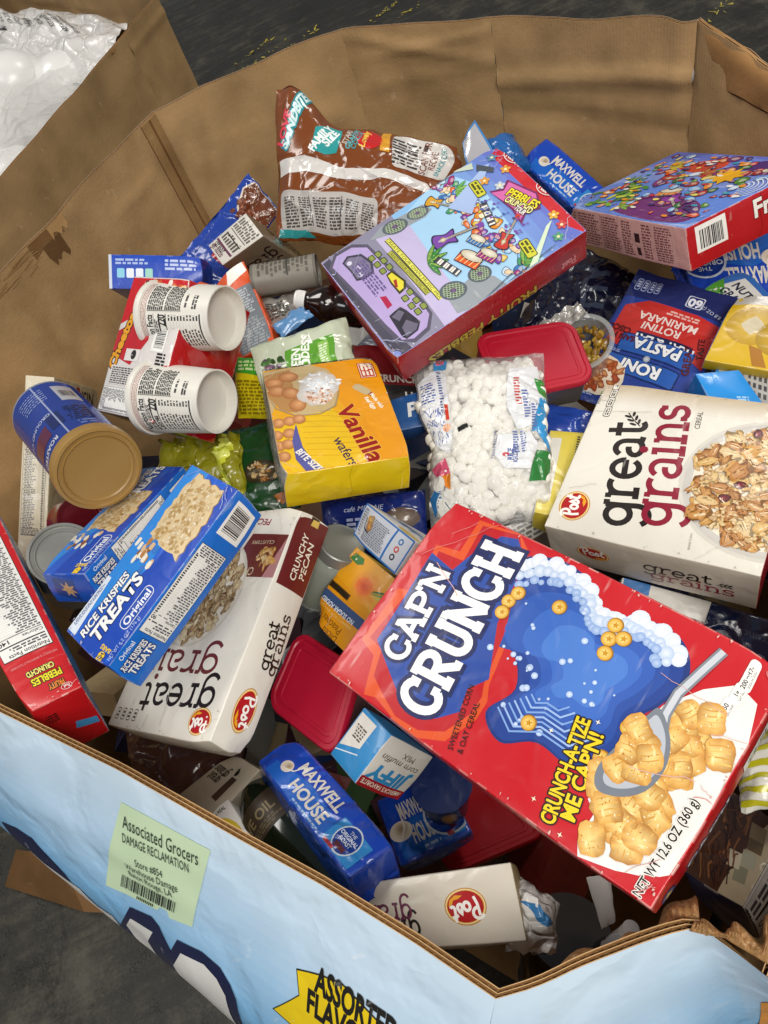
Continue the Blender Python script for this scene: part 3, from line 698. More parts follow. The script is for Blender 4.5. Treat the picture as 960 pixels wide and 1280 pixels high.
# near wall of the big box: rim points (x, y) with the rim at z = 1, and how far the board swells outwards below the rim
NEAR = [(-.690,.720,.098),(-.423,.424,.130),(-.313,.312,.144),(-.221,.209,.158),(-.168,.151,.165),(-.113,.085,.170),(-.074,.034,.172)]
NLEN = [0]
for _a, _b in zip(NEAR, NEAR[1:]): NLEN.append(NLEN[-1]+math.hypot(_b[0]-_a[0], _b[1]-_a[1]))
def swell(t, b):
    if t < .26: return b*math.sin(math.pi/2*max(t,0)/.26)
    return b*(1-.25*((t-.26)/.7)**2)
def near_wall(s, t):
    """point on the outer face: s 0..1 along the wall from left to right, t metres below the rim"""
    d = min(max(s,0),.99999)*NLEN[-1]; i = 0
    while NLEN[i+1] < d: i += 1
    f = (d-NLEN[i])/(NLEN[i+1]-NLEN[i])
    a, c = NEAR[i], NEAR[i+1]
    x, y, b = [a[k]+(c[k]-a[k])*f for k in range(3)]
    o = swell(t, b)
    return (x-.738*o, y-.675*o, 1-t)

KR = 'be9a6b'   # kraft liner
def board_panel(name, parent, cols, inner, outer, depth=.98, th=.007, nu=None, ripple=.0022, extra=None, label=None, seed=0., flutes=True, outer_mat=None, low=.02):
    """one panel of a corrugated box. cols: [(x, y, zrim, (ox, oy) outward, swell)]"""
    L_ = [0]
    for a, b in zip(cols, cols[1:]): L_.append(L_[-1]+math.hypot(b[0]-a[0], b[1]-a[1]))
    nu = nu or max(6, int(L_[-1]/.0105)); nv = 58
    rc = random.Random(int(seed*10)); folds = [(rc.uniform(0, L_[-1]), rc.uniform(.02, .5), rc.choice((0, 0, .15, -.2, 1.2, 1.5)), rc.uniform(.06, .22), rc.uniform(-.005, .005)*(.6 if outer_mat else 1), rc.uniform(.012, .022) if outer_mat else rc.uniform(.006, .012)) for _ in range(int(6+L_[-1]*22))]
    def surf(u, t, off):
        d = min(u, .99999)*L_[-1]; i = 0
        while L_[i+1] < d: i += 1
        f = (d-L_[i])/(L_[i+1]-L_[i]); a, b = cols[i], cols[i+1]
        x, y, z, B = [a[k]+(b[k]-a[k])*f for k in (0, 1, 2)]+[a[4]+(b[4]-a[4])*f]
        o = Vector((a[3][0]+(b[3][0]-a[3][0])*f, a[3][1]+(b[3][1]-a[3][1])*f, 0)).normalized()
        n = noise.noise(Vector((d*5+seed, t*4, seed)))*ripple*2+noise.noise(Vector((d*17+seed, t*15, 3)))*ripple
        edge = min(1, u*12, (1-u)*12)
        zz = z-t+noise.noise(Vector((d*9, seed, 1)))*.005*math.exp(-t*30)*edge
        s_ = swell(t, B)+n*edge+off
        for fd, ft, fa, fl, fh, fw in folds:
            ex, ey = d-fd, t-ft; al = ex*math.cos(fa)+ey*math.sin(fa); ac = -ex*math.sin(fa)+ey*math.cos(fa)
            if abs(al) < fl and abs(ac) < fw*3: s_ += fh*math.exp(-(ac/fw)**2)*(1-(al/fl)**2)
        if extra: s_ += extra(d, t)
        return Vector((x, y, zz))+o*s_
    mi = MB()
    vt = lambda v: (v**1.7)*depth
    mi.grid(lambda u, v: surf(u, vt(v), -th), nu, nv, inner)
    ang = math.atan2(cols[-1][1]-cols[0][1], cols[-1][0]-cols[0][0]); ang = round(ang*4)/4
    KP = mat('kraft_liner_%d' % int(ang*100), .72, 0, bump=.45, scale=150, dirt=.32, spec=.25, scuff=.5, scuff_col='d6bd97', flute=ang)
    p = mi.build(name, KP, parent)
    if label: p['label'] = label
    mo = MB(); mo.grid(lambda u, v: surf(u, vt(v), 0), nu, nv, outer, flip=True)
    mo.build('printed_face' if callable(outer) else 'outer_liner', outer_mat or KRAFT(), p)
    # raw edge: two liners with the fluted medium between them
    me = MB(); n = int(L_[-1]/.0035); w = .0007
    for a0, a1 in ((-w, 0), (-th, -th+w), (-th*.5-w*.5, -th*.5+w*.5)):
        me.grid(lambda u, v: surf(u, 0, a0+(a1-a0)*v)+Vector((0, 0, .0003)), nu, 1, 'c09a6c')
        if a0 > -th: me.grid(lambda u, v: surf(u, .0003+.006*v, a0), nu, 1, '8a6238')
        if a1 < 0: me.grid(lambda u, v: surf(u, .0003+.006*v, a1), nu, 1, '8a6238')
    if flutes:
        for lo, hi in ((-th+w, -th*.5-w*.5), (-th*.5+w*.5, -w)):
            me.grid(lambda u, v: surf(u, .0006+.005*v, lo+(hi-lo)*(.5+.5*math.cos(u*n*math.pi))), n, 1, '9a7044')
            me.grid(lambda u, v: surf(u, .005, lo+(hi-lo)*v), nu, 1, '5d4025')
    me.build('fluted_edge', KRAFT(), p)
    return p, surf

def sky_print(u, v):
    t = v**1.7; f = min(1, t/.16); c = mix('ccdfee', '7ab8e6', f*.95)
    return mix(c, 'e2e8ee', .35*max(0, noise.noise(Vector((u*5, v*4, 2)))))

box = bpy.data.objects.new('pallet_box', None); COL.objects.link(box); box.location = (0, .7, 0)
tag(box, 'big octagonal corrugated pallet box with pale blue printed outside full of groceries', 'pallet box')
BX = box
def child_fix(o): o.parent = BX; o.location = (-BX.location[0], -BX.location[1], -BX.location[2])
out_n = (-.738, -.675)
near_cols = [(x, y, 1., out_n, b) for x, y, b in NEAR]
p_near, surf_near = board_panel('side_panel', None, near_cols, KR, sky_print, label='near panel with pale blue print and a green sticker', ripple=.0, outer_mat=PRINTBOARD(), seed=1.)
child_fix(p_near)
nr = [(-.074, .034, 1., out_n, .155), (*(-.0062,.0253,1.0000)[:2], 1., (-.3, -.95), .12), (*(.0284,.0230,1.0000)[:2], 1., (-.1, -1), .10), (*(.0724,.0173,1.0000)[:2], 1., (.05, -1), .07), (*(.0872,-.0053,.9950)[:2], .995, (.25, -.95), .05), (*(.0969,-.0216,.9900)[:2], .99, (.4, -.9), .04)]
p_nr, surf_nr = board_panel('side_panel', None, nr, KR, sky_print, label='near corner panel, blue outside, crushed and creased', ripple=.004, outer_mat=PRINTBOARD(), seed=5.); child_fix(p_nr)
def dent(d, t): return -.007*math.exp(-((t-.085-.07*(d-.1))/.013)**2)+.005*math.exp(-((t-.17+.05*d)/.014)**2)-.012*math.exp(-((d-.02)/.02)**2)*math.exp(-t*9)
defs = [
 ([(*nr[-1][:2], .99, (.4, -.9), .04), (.40, .20, .99, (.65, -.76), .02), (.70, .50, .98, (.85, -.5), .0), (.745, .72, .965, (1, 0), .0)], 'd9dfe4', None, 11.),
 ([(.745, .72, .965, (1, 0), .0), (.722, .85, .968, (.98, .15), .0), (.694, .975, 1., (.9, .45), .0)], 'd9dfe4', None, 13.),
 ([(.694, .975, 1., (.8, .6), .0), (.59, 1.10, 1., (.74, .67), .01), (.49, 1.222, 1., (.7, .72), .0)], 'd9dfe4', dent, 15.),
 ([(.49, 1.222, 1., (.7, .72), .0), (.39, 1.315, 1., (.68, .73), .008), (.291, 1.402, 1., (.5, .86), .0)], 'd9dfe4', None, 17.),
 ([(.291, 1.402, 1., (.5, .86), .0), (.18, 1.424, 1., (.16, .98), .0), (.059, 1.431, 1., (0, 1), .0), (-.065, 1.425, 1., (-.3, .95), .0)], 'd9dfe4', None, 19.),
 ([(-.065, 1.425, 1., (-.3, .95), .0), (-.22, 1.30, 1., (-.645, .764), .006), (-.374, 1.164, 1., (-.645, .764), .006), (-.62, .955, 1., (-.8, .6), .0)], 'd9dfe4', None, 21.),
 ([(-.62, .955, 1., (-.8, .6), .0), (-.70, .84, 1., (-1, 0), .02), (-.690, .720, 1., out_n, .08)], 'd9dfe4', None, 23.)]
surfs = []
for cols, outer, extra, sd in defs:
    p, sf = board_panel('side_panel', None, cols, KR, outer, extra=extra, seed=sd); child_fix(p); surfs.append(sf)
m = MB(); m.face([(x, y, .03) for x, y in ((-.66,.72),(-.08,.02),(.12,-.02),(.7,.5),(.72,.72),(.68,.97),(.29,1.39),(-.06,1.41),(-.62,.95))], KR)
o = m.build('base_board', KRAFT(), BX); o.location = (0, -.7, 0)
# glued joint inside the far left corner: a second layer of board with two score lines
lf = surfs[5]
m = MB(); m.grid(lambda u, v: lf(.055*u, v*.6, -.011-.001*math.sin(u*3.1)), 5, 24, 'a48154')
m.grid(lambda u, v: lf(.055, v*.6, -.007-.004*u), 1, 24, '6f4d2b', flip=True); m.grid(lambda u, v: lf(.022+.006*u, v*.6, -.0125), 1, 24, '7d5832')
child_fix(m.build('glued_joint', KRAFT()))
# torn patch and peeled strip along the left rim
def rag_sheet(name, pts, col, sf, off, mt=None):
    A = Art(type('o', (), {'ob': None, 'material': KRAFT()})(), lambda x, y, h: sf(x, y, off-h), 1e-4, .012, 0)
    A.fine = .02; return A
A = Art(type('o', (), {'ob': BX, 'material': KRAFT()})(), lambda x, y, h: lf(x/.724, -y, -.0075-h)-Vector(BX.location), 1.5e-4, .012, 2e-4)
rt = random.Random(5)
def ragged(A, x0, y0, x1, y1, col, n=9):
    top = [(x0+(x1-x0)*i/n, y1) for i in range(n+1)]; bot = [(x0+(x1-x0)*i/n, y0+rt.uniform(0, .6)*(y1-y0)) for i in range(n, -1, -1)]
    A.poly(top+bot, col); A.up(2)
ragged(A, .275, -.045, .345, .0, '8a6640'); ragged(A, .285, -.062, .325, -.02, '6f5031', 7); ragged(A, .262, -.03, .30, .0, 'c29a66', 6)
for k in range(22):
    x = .33+rt.random()*.10; y = -.004-rt.random()*.03; A.line([(x, y), (x+.012+rt.random()*.03, y+rt.uniform(-.003, .004))], .0009, rt.choice(('b98f5c', 'a57b4a', 'c59d6a'))); A.up(.3)
for k in range(30):
    x = .45+rt.random()*.16; y = -.002-rt.random()*.022; A.line([(x, y), (x+.03, y-.002), (x+.05+rt.random()*.05, y+rt.uniform(-.003, .003))], .0010, rt.choice(('c6a06c', 'b58c5a', 'd0ad7c', '9a7146'))); A.up(.3)
A.build('torn_liner', KRAFT(), BX)
# top of the right panel, folded over inwards
c4, c5 = Vector((.694, .972, 1.0)), Vector((.722, .85, .968))
e4, e5 = Vector((.6985,.9288,.9250)), Vector((.7142,.8266,.9150))
def fold(u, v):
    a = c4.lerp(c5, u*1.6); b = e4.lerp(e5, u*1.6); s_ = math.sin(v*math.pi)*.012
    p = a.lerp(b, v)+Vector((-.4, -.2, .9))*s_; return p+noise.noise_vector(p*30)*.003
m = MB(); m.grid(fold, 26, 12, 'ae8250'); m.grid(lambda u, v: fold(u, v)+Vector((.003, .001, -.005)), 26, 12, KR, flip=True)
m.grid(lambda u, v: fold(u, 1)+Vector((.003, .001, -.005))*v, 40, 1, '6f4d2b')
child_fix(m.build('folded_flap', KRAFT()))
# crushed inner liner folded in behind the near corner
def shelf(outer, inner, name, col, seed):
    o_, i_ = [Vector(p) for p in outer], [Vector(p) for p in inner]
    def along(P, u):
        d = u*(len(P)-1)*.99999; k = int(d); return P[k].lerp(P[k+1], d-k)
    def f(u, v):
        e = .014*noise.noise(Vector((u*5+seed, 2, 1)))*v
        p = along(o_, u).lerp(along(i_, u), v); fold = abs(((u*5.3+v*.9+noise.noise(Vector((u*3, seed, 0)))) % 1)-.5)*.012
        p = p+Vector((0, e, .008*math.sin(v*2.6)+fold*math.sin(v*2.8)+.0004*math.sin(u*170)*(v > .25)))
        return p+noise.noise_vector(p*26+Vector((seed, 0, 0)))*.003
    m = MB(); m.grid(f, 160, 14, lambda u, v: mix(col, ('6a4a2c', 'd0b08a')[noise.noise(Vector((u*40, v*6, seed))) > 0], abs(noise.noise(Vector((u*60, v*9, seed))))*.9)); m.grid(lambda u, v: f(u, v)+Vector((0, 0, -.006)), 60, 14, col, flip=True); m.grid(lambda u, v: f(u, 1)+Vector((0, 0, -.006*v)), 160, 1, '7d5833')
    child_fix(m.build(name, KRAFT(), smooth=False))
shelf([(-.0624,.0363,.9850), (-.0052,.0298,.9900), (.0301,.0275,.9900), (.0722,.0232,.9920)], [(-.0629,.0354,.9850), (-.0100,.0367,.9750), (.0375,.0371,.9700), (.0816,.0393,.9750)], 'inner_liner', 'a87d4e', 2.)
shelf([(.0645,.0216,1.0000), (.0839,.0106,1.0000), (.0930,-.0029,.9980), (.1049,-.0200,.9930)], [(.0721,.0265,.9900), (.0870,.0152,.9900), (.1028,.0066,.9850), (.1260,.0000,.9800)], 'crushed_corner', 'a37849', 9.)

# print on the near panel: sticker, ribbon, big outlined letters
LW = NLEN[-1]
class NearFace:
    ob = p_near; material = PRINTBOARD()
def near_place(x, y, h):
    p = surf_near(x/LW, -y, 0); e = 2e-3
    n = (surf_near(x/LW+e, -y, 0)-p).cross(surf_near(x/LW, -y+e, 0)-p).normalized()
    if n.dot(Vector((-.738, -.675, .3))) < 0: n = -n
    return p+n*h
nart = lambda: Art(NearFace, near_place, 1e-4, .009, 7e-4)

def nr_place(x, y, h): return surf_nr(x, y, 0)+(Vector((-.15, -.97, .15)).normalized()*h)
class NearCorner: ob = p_nr; material = PRINTBOARD()
A = Art(NearCorner, nr_place, 1e-4, .01, 6e-4); A.fine = .04
A.poly([(.60, .16), (.68, .15), (.70, .28), (.60, .28)], 'ee9a1c'); A.up(); A.poly([(.92, .10), (.96, .085), (.97, .11), (.94, .15), (.94, .22), (.80, .23), (.82, .18), (.88, .17)], 'ee9a1c'); A.build('orange_print')

# ------------------------------------------------------------------ cartons
G_CEREAL = 'whole grain cereal boxes in the pile'
CREAM, TAN, MAROON, INK, RASP = 'e9e4d8', 'c3b193', '6b2320', '231a17', '8f1733'
def wheat(A, x, y, s_, rot, col=INK):
    A.at(x, y, rot, s_)
    A.line([(0, 0), (.5, .1), (1.0, .12)], .05, col); A.up(.3)
    for k in range(3):
        for sg in (1, -1):
            cx, cy = .28+k*.27, .08+sg*.15; A.ell(cx, cy, .17, .065, col, n=10, rot=sg*38)
    A.home(); A.up(.5)
def flakes(A, cx, cy, rx, ry, n, rnd, size=.011, fruit=True, tones=('d9a04a', 'c9893a', 'e3b86a', 'bf7a2c', 'ecd3a0', 'b06f2a', 'e9c88a')):
    for k in range(n):
        r = math.sqrt(rnd.random()); t = rnd.uniform(0, 6.283); x, y = cx+r*rx*math.cos(t), cy+r*ry*math.sin(t)
        c = rnd.choice(tones); s_ = size*rnd.uniform(.45, 1.0); a = rnd.uniform(0, 6.3); e = rnd.uniform(.4, .85)
        if rnd.random() < .25:      # oat cluster
            for q in range(6): A.blob(x+rnd.gauss(0, s_*.35), y+rnd.gauss(0, s_*.35), s_*.34, s_*.22, mix('f2e4c0', c, rnd.random()*.4), mix('b89a66', c, .4), n=7, rnd=rnd, rot=rnd.uniform(0, 3)); A.up(.12)
            continue
        A.blob(x+s_*.06, y-s_*.1, s_*1.04, s_*e*1.04, mix(c, '4a2a0e', .55), mix(c, '3a200a', .7), n=11, rag=.36, rnd=rnd, rot=a); A.up(.12)
        A.blob(x, y, s_, s_*e, mix(c, 'fbe6b6', .35), mix(c, '8a521c', .25), n=12, rag=.36, rnd=rnd, rot=a); A.up(.12)
        d = Vector((math.cos(a), math.sin(a))); nrm = Vector((-d.y, d.x))
        for q in range(3):
            o = nrm*s_*e*rnd.uniform(-.6, .6); A.line([tuple(Vector((x, y))+o-d*s_*.55), tuple(Vector((x, y))+o*1.15+d*s_*rnd.uniform(-.1, .2)), tuple(Vector((x, y))+o+d*s_*.6)], s_*rnd.uniform(.05, .12), rnd.choice((mix(c, '6a3c12', .45), 'f8e8c4', mix(c, '8a5a22', .3))))
        A.up(.12)
        if fruit and k % 17 == 5:
            A.blob(x, y, size*.62, size*.46, '8a2430', '3c0d14', n=11, rag=.2, rnd=rnd, rot=t); A.up(.15); A.blob(x-size*.15, y+size*.12, size*.2, size*.08, 'edd6d2', 'a85a64', n=6, rnd=rnd); A.line([(x-size*.4, y-size*.1), (x, y-size*.2), (x+size*.4, y)], size*.05, '5a1620'); A.up(.2)
def facts_icons(A, pts, w, h, rot, ink='3a332c', fill=None):
    for x, y in pts:
        A.at(x, y, rot); A.rrect(-w/2, -h/2, w/2, h/2, min(w, h)*.3, ink); A.up(); A.rrect(-w*.44, -h*.42, w*.44, h*.42, min(w, h)*.26, fill or CREAM); A.up(.6)
        A.fine_print(-w*.32, -h*.3, w*.32, h*.3, 2, ink, ragged=.05); A.home(); A.up(.3)
def pillow(A, x, y, s_, rot, rnd):
    A.at(x, y, rot); n = 18; P = []
    for i in range(n):
        t = 2*math.pi*i/n; k = 1/max(abs(math.cos(t)), abs(math.sin(t)))**.62; P.append((s_*k*math.cos(t)*rnd.uniform(.90, 1.06), s_*rnd.uniform(.76, .9)*k*math.sin(t)))
    A.tris([(-s_*.12, s_*.18)]+P, [(0, 1+i, 1+(i+1) % n) for i in range(n)], ['f9dc90']+[mix(mix('e6b058', 'c58230', rnd.random()), '8a5218', .45 if 9 < i < 15 else 0) for i in range(n)]); A.up(.25)
    for k in (-.55, -.2, .15, .5): A.line([(s_*k, -s_*.62), (s_*(k+.06), -s_*.1), (s_*(k-.02), s_*.62)], s_*rnd.uniform(.05, .10), mix('c98a34', 'f0c468', rnd.random()))
    A.up(.2)
    for k in range(9): A.blob(s_*rnd.uniform(-.75, .75), s_*rnd.uniform(-.6, .6), s_*rnd.uniform(.04, .10), s_*.04, rnd.choice(('b0752a', 'fbe8b4', 'd39a44', 'fdf0c8')), n=5, rnd=rnd)
    A.up(.2); A.blob(-s_*.3, s_*.35, s_*.34, s_*.12, 'fdeab8', 'f3c870', n=9, rag=.4, rnd=rnd); A.up(.2); A.home()

# --- the big red box in front
worn_capn = b = Body('cereal_box', 'capn', 'big red corn cereal box with white blue-edged lettering, lying on top at the near right', 'cereal box',
         {'*': 'c0131f', 'F': 'c4141f', 'B': 'b8121c', 'L': 'b5121c', 'R': 'b5121c', 'T': 'b5121c'}, bulge=.003, amp=.0009, wear=.5,
         crush=[((-.95, -.95, 1), .03, (.002, .002, -.004)), ((.9, .6, 1), .05, (0, 0, -.004))], group='cereal boxes lying in the pile')
A = b.art('F')
A.poly([(.0970,.0760),(.0816,.0595),(.0171,.0329),(-.0287,.0237),(-.0397,.0178),(-.0556,.0176),(-.0824,.0298),(-.0940,.0505),(-.0968,.0739),(-.0871,.0992),(-.0908,.1099),(-.0603,.1224),(-.0550,.1408),(-.0006,.1411),(.0044,.1246),(.0497,.1355),(.0547,.1131),(.0880,.1154)], 'd9501c'); A.up()
A.poly([(.0920,.0759),(.0760,.0622),(.0145,.0373),(-.0292,.0280),(-.0390,.0236),(-.0536,.0236),(-.0766,.0341),(-.0879,.0535),(-.0897,.0759),(-.0816,.0955),(-.0737,.1117),(-.0521,.1196),(-.0495,.1357),(-.0042,.1309),(.0024,.1177),(.0458,.1298),(.0487,.1053),(.0848,.1097)], 'b8121c'); A.up()
rn = random.Random(11)
A.poly([(.0840,.0896),(.0883,.0751),(.0739,.0585),(.0167,.0467),(-.0245,.0266),(-.0400,.0370),(-.0579,.0324),(-.0725,.0459),(-.0805,.0675),(-.0721,.0878),(-.0477,.1286),(-.0153,.1298),(.0417,.1342),(.0369,.1083),(.0589,.1021)], '27499c'); A.up()
fitpen(A, "CAP'N", (-.0513,.0959), (.0367,.1072), .0148, .30, 'f5f3ee', ring='1a2357', rw=.0028)
A.up(1); fitpen(A, 'CRUNCH', (-.0748,.0483), (.0803,.0650), .0225, .31, 'f5f3ee', ring='1a2357', rw=.0036)
A.up(); A.build('brand_lettering')
A = b.art('F', lift=8e-4)
fittext(A, 'SWEETENED CORN', (-.0847,.0203), (-.0349,.0335), .0047, '2b0a0c', bold=.012)
fittext(A, '& OAT CEREAL', (-.0829,.0123), (-.0438,.0219), .0047, '2b0a0c', bold=.012)
fittext(A, 'CRUNCH-A-TIZE', (-.0862,-.0708), (-.0103,-.0551), .0105, 'f2cf1f', bold=.03, ring='23130f', rw=.0011)
fittext(A, "ME CAP'N!", (-.0761,-.0813), (-.0146,-.0681), .0105, 'f2cf1f', bold=.03, ring='23130f', rw=.0011)
for p in [(-.0788,-.0501),(-.0958,-.0584),(-.0884,-.0774),(-.0398,-.0703),(-.0085,-.0600),(-.0316,-.0352)]: A.star(p[0], p[1], .0022, 'f7ead0', k=4, inner=.3)
A.build('slogan_lettering')
A = b.art('F', step=1e-5)   # plain blue wave with gold drops in the middle of the panel
W0 = [(-.0025,.0528),(.0100,.0746),(.0363,.0780),(.0704,.0682),(.0880,.0325),(.0810,-.0048),(.0605,-.0218),(.0763,-.0451),(.0758,-.0785),(.0551,-.0956),(.0284,-.0907),(.0043,-.0795),(-.0234,-.0828),(-.0459,-.0642),(-.0448,-.0310),(-.0594,-.0069),(-.0464,.0147),(-.0197,.0048),(.0034,.0238)]
A.soft(W0, '1b3478'); A.up(); wc = sum((Vector(p) for p in W0), Vector((0, 0)))/len(W0); wo = Vector((-.0040,-.0178))
for k, c in enumerate(('22418f', '2a4d9e', '325bb0', '3d6abf', '4b7bcb')):
    A.soft([tuple(wo+(Vector(p)-wo)*(.955-.145*k)+Vector((.004, -.003))*k) for p in W0], c); A.up()
rw_ = random.Random(77)
crest = [(.0679,.0666),(.0829,.0509),(.0880,.0295),(.0852,.0085),(.0773,-.0077),(.0644,-.0195),(.0690,-.0326),(.0768,-.0461),(.0777,-.0637),(.0748,-.0791),(.0633,-.0901)]
for q in range(3):
    for k in range(len(crest)-1):
        for t in (0, .33, .66):
            p = Vector(crest[k]).lerp(Vector(crest[k+1]), t)+(wo-Vector(crest[k]))*(.05+.075*q)+Vector((rw_.uniform(-.002, .002), rw_.uniform(-.002, .002))); r_ = rw_.uniform(.0045, .0075)*(1-.22*q)
            A.ell(p.x, p.y, r_, r_, ('f2f1ee', 'dfe6f0', 'b9cbe6')[q], ('d3dcea', 'b4c6e2', '86a4d6')[q], n=14); A.up(.5)
for k in range(46):
    p = Vector(W0[rw_.randrange(len(W0))]).lerp(wo, rw_.uniform(.15, .8)); r_ = rw_.uniform(.0008, .0028); A.ell(p.x, p.y, r_, r_, 'dfe8f6', '9fb9e2', n=10)
A.up()
for k in range(7):
    a_ = [tuple(wo+(Vector(p)-wo)*(.30+.085*k)) for p in (W0[16], W0[15], W0[14], W0[13], W0[12])]; A.line(a_, .0014, ('7fa4de', '9dbbe8')[k % 2])
A.up()
for p in [(.0615,-.0336),(.0498,-.0349),(.0552,-.0439),(.0387,-.0381),(.0372,.0493),(.0469,.0463),(.0266,.0486),(-.0003,-.0796),(-.0289,-.0747),(.0530,.0107),(-.0358,-.0182)]: A.ell(p[0], p[1], .0062, .0062, '9a6a12', n=18); A.up(.4); A.ell(p[0]-.0003, p[1]+.0004, .0056, .0056, 'fbe690', 'd49a20', n=18); A.up(.4); A.star(p[0], p[1], .003, 'c78d1c'); A.up(.3)
A.build('blue_wave_print')
A = b.art('F', step=1e-5, lift=2.5e-4)   # bowl, milk and cereal
A.poly([(-.0968,-.0940),(-.0844,-.0890),(-.0640,-.0892),(-.0573,-.0808),(-.0381,-.0851),(-.0030,-.0836),(.0274,-.0913),(.0515,-.1082),(.0668,-.1262),(.0610,-.1417),(.0343,-.1495),(.0018,-.1517),(-.0316,-.1515),(-.0582,-.1437),(-.0805,-.1335),(-.0864,-.1194)], 'eceae4'); A.up()
A.poly([(-.0797,-.1330),(-.0497,-.1446),(-.0120,-.1495),(.0191,-.1500),(.0494,-.1485),(.0468,-.1541),(-.0069,-.1523),(-.0684,-.1481),(-.0732,-.1440)], 'f2f0ea'); A.up()
for k in range(150):
    t = rn.uniform(0, 6.28); q = math.sqrt(rn.random()); u, v = 835+92*q*math.cos(t), 975+105*q*math.sin(t)
    c0, cx_, cy_ = Vector((-.0156,-.1177)), Vector((.0126,-.1586))-Vector((-.0156,-.1177)), Vector((-.0596,-.1417))-Vector((-.0156,-.1177))
    w_ = (v-975)/100+.55*(u-835)/100
    if abs(w_) > .75 or u < (788 if v < 965 else 745) or u > 764+(1129-v)*.576 or v > 1075: continue
    p = c0+cx_*((u-835)/100)+cy_*((v-975)/100); pillow(A, p.x, p.y, rn.uniform(.0085, .0115), rn.uniform(0, 360), rn); A.up(.2)
for p in [(-.0778,-.0962),(-.0704,-.1190),(-.0583,-.1061),(-.0594,-.1216),(-.0451,-.0843),(-.0540,-.0945),(.0168,-.1375),(.0355,-.1223)]: pillow(A, p[0], p[1], .0115, rn.uniform(0, 360), rn); A.up(.2)
A.line([(.0825,-.1068),(.0637,-.1018),(.0395,-.0956),(.0215,-.0957),(.0028,-.1023),(-.0122,-.1040)], .0075, '7f858f'); A.up(.5); A.line([(.0825,-.1068),(.0637,-.1018),(.0395,-.0956),(.0215,-.0957),(.0079,-.1001)], .0042, 'c9ccd3'); A.up(.5)
A.soft([(.0232,-.0911),(.0087,-.1062),(-.0105,-.1131),(-.0304,-.1100),(-.0440,-.0978),(-.0484,-.0824),(-.0348,-.0756),(-.0084,-.0805),(.0151,-.0858)], '7a808a'); A.up(.5); A.soft([(.0179,-.0922),(.0070,-.1036),(-.0104,-.1096),(-.0280,-.1062),(-.0391,-.0957),(-.0421,-.0850),(-.0327,-.0807),(-.0090,-.0845),(.0120,-.0882)], 'b9bec6'); A.up(.5)
for p in [(-.0284,-.0870),(-.0230,-.0986),(-.0128,-.0867),(-.0031,-.0935),(-.0108,-.1014),(.0032,-.0850)]: pillow(A, p[0], p[1], .0105, rn.uniform(0, 360), rn); A.up(.2)
A.build('cereal_picture')
A = b.art('F', lift=8e-4)
fittext(A, 'NET WT 12.6 OZ (360 g)', (-.0918,-.1410), (-.0175,-.1408), .0062, '17140f', bold=.02, ring='f4efe6', rw=.0006)
for p, (t1, t2) in zip([(.0476,-.1268),(.0606,-.1287),(.0718,-.1299),(.0810,-.1298)], (('150', 'CALORIES'), ('1g', 'SAT FAT'), ('200mg', 'SODIUM'), ('17g', 'SUGARS'))):
    A.at(p[0], p[1], 0); A.rrect(-.0085, -.0045, .0085, .0045, .0035, 'f2efe8'); A.up(.5); A.text(t1, 0, -.0004, .0046, '1c1a18', bold=.02); A.text(t2, 0, -.0032, .0022, '1c1a18'); A.home(); A.up(.3)
A.build('nutrition_print')
A = b.art('B')
fitpen(A, "CAP'N", (-.055, -.008), (.0, -.008), .0085, .3, 'eceaf0', ring='233070', rw=.0014)
A.ell(-.078, 0, .008, .011, '2c4f9c', '1b2f66'); A.up(); A.star(-.078, 0, .006, 'd8c24a'); A.up(); A.rect(.02, -.015, .06, .015, 'efece6'); A.up(); A.bars(.022, -.013, .058, .013, rnd=rn)
A.build('end_print'); b.seam('B', '7d0c12')

# --- great grains boxes
worn_grainsR = b = Body('cereal_box', 'grainsR', 'cream cereal box showing a bowl of raisin flakes and large black and red lettering', 'cereal box',
         {'*': 'd9d1c0', 'F': CREAM, 'L': 'd6cdbd', 'B': 'a81830', 'R': 'd2c8b5'}, bulge=.0035, amp=.001, group='cereal boxes lying in the pile', wear=.3)
A = b.art('F'); w, h = b.size()
for k in range(8): A.rect(w*(.72+.035*k), -h, w*(.72+.035*(k+1)), h, mix(CREAM, TAN, (k+1)/8))
A.up()
fitpen(A, 'great', (-.0855,.0230), (.0591,.0484), .031, .22, INK); A.up()
fitpen(A, 'grains', (-.0758,-.0165), (.0910,.0073), .031, .21, RASP); A.up()
p = (.0483,.0528); wheat(A, p[0], p[1], .026, 40)
fittext(A, 'CEREAL', (.0582,-.0120), (.0845,-.0097), .006, '4a4038')
A.build('brand_lettering')
A = b.art('F'); p = (-.0769,.0906); A.post(p[0], p[1], .040, rot=0, k=1.15); A.build('maker_badge')
A = b.art('F'); facts_icons(A, [(.0644,.0974),(.0798,.0984),(.0954,.0993),(.1100,.0998)], .017, .0085, 0)
fittext(A, 'PER 1 CUP', (.0748,.1108), (.1049,.1134), .003, '5b5148'); fittext(A, 'ENLARGED TO SHOW', (-.0996,-.0427), (-.0796,-.0407), .0022, '8a8076'); A.build('nutrition_print')
A = b.art('F', step=1.2e-5, lift=1.8e-4); c = Vector((-.0051,-.1000)); e1 = Vector((-.0130,-.0148)); rr0 = (c-e1).length
A.ell(c.x, c.y, rr0*1.07, rr0*1.07, 'b4b0a8', 'd8d3c8', n=48); A.up(); A.ell(c.x, c.y, rr0*1.02, rr0*1.02, 'f3f1ec', 'c9c5bd', n=48); A.up(); A.ell(c.x, c.y, rr0*.92, rr0*.92, 'efe6d2', n=40); A.up()
flakes(A, c.x, c.y, rr0*.92, rr0*.92, 420, random.Random(4), .0115); A.build('cereal_picture')
A = b.art('L')
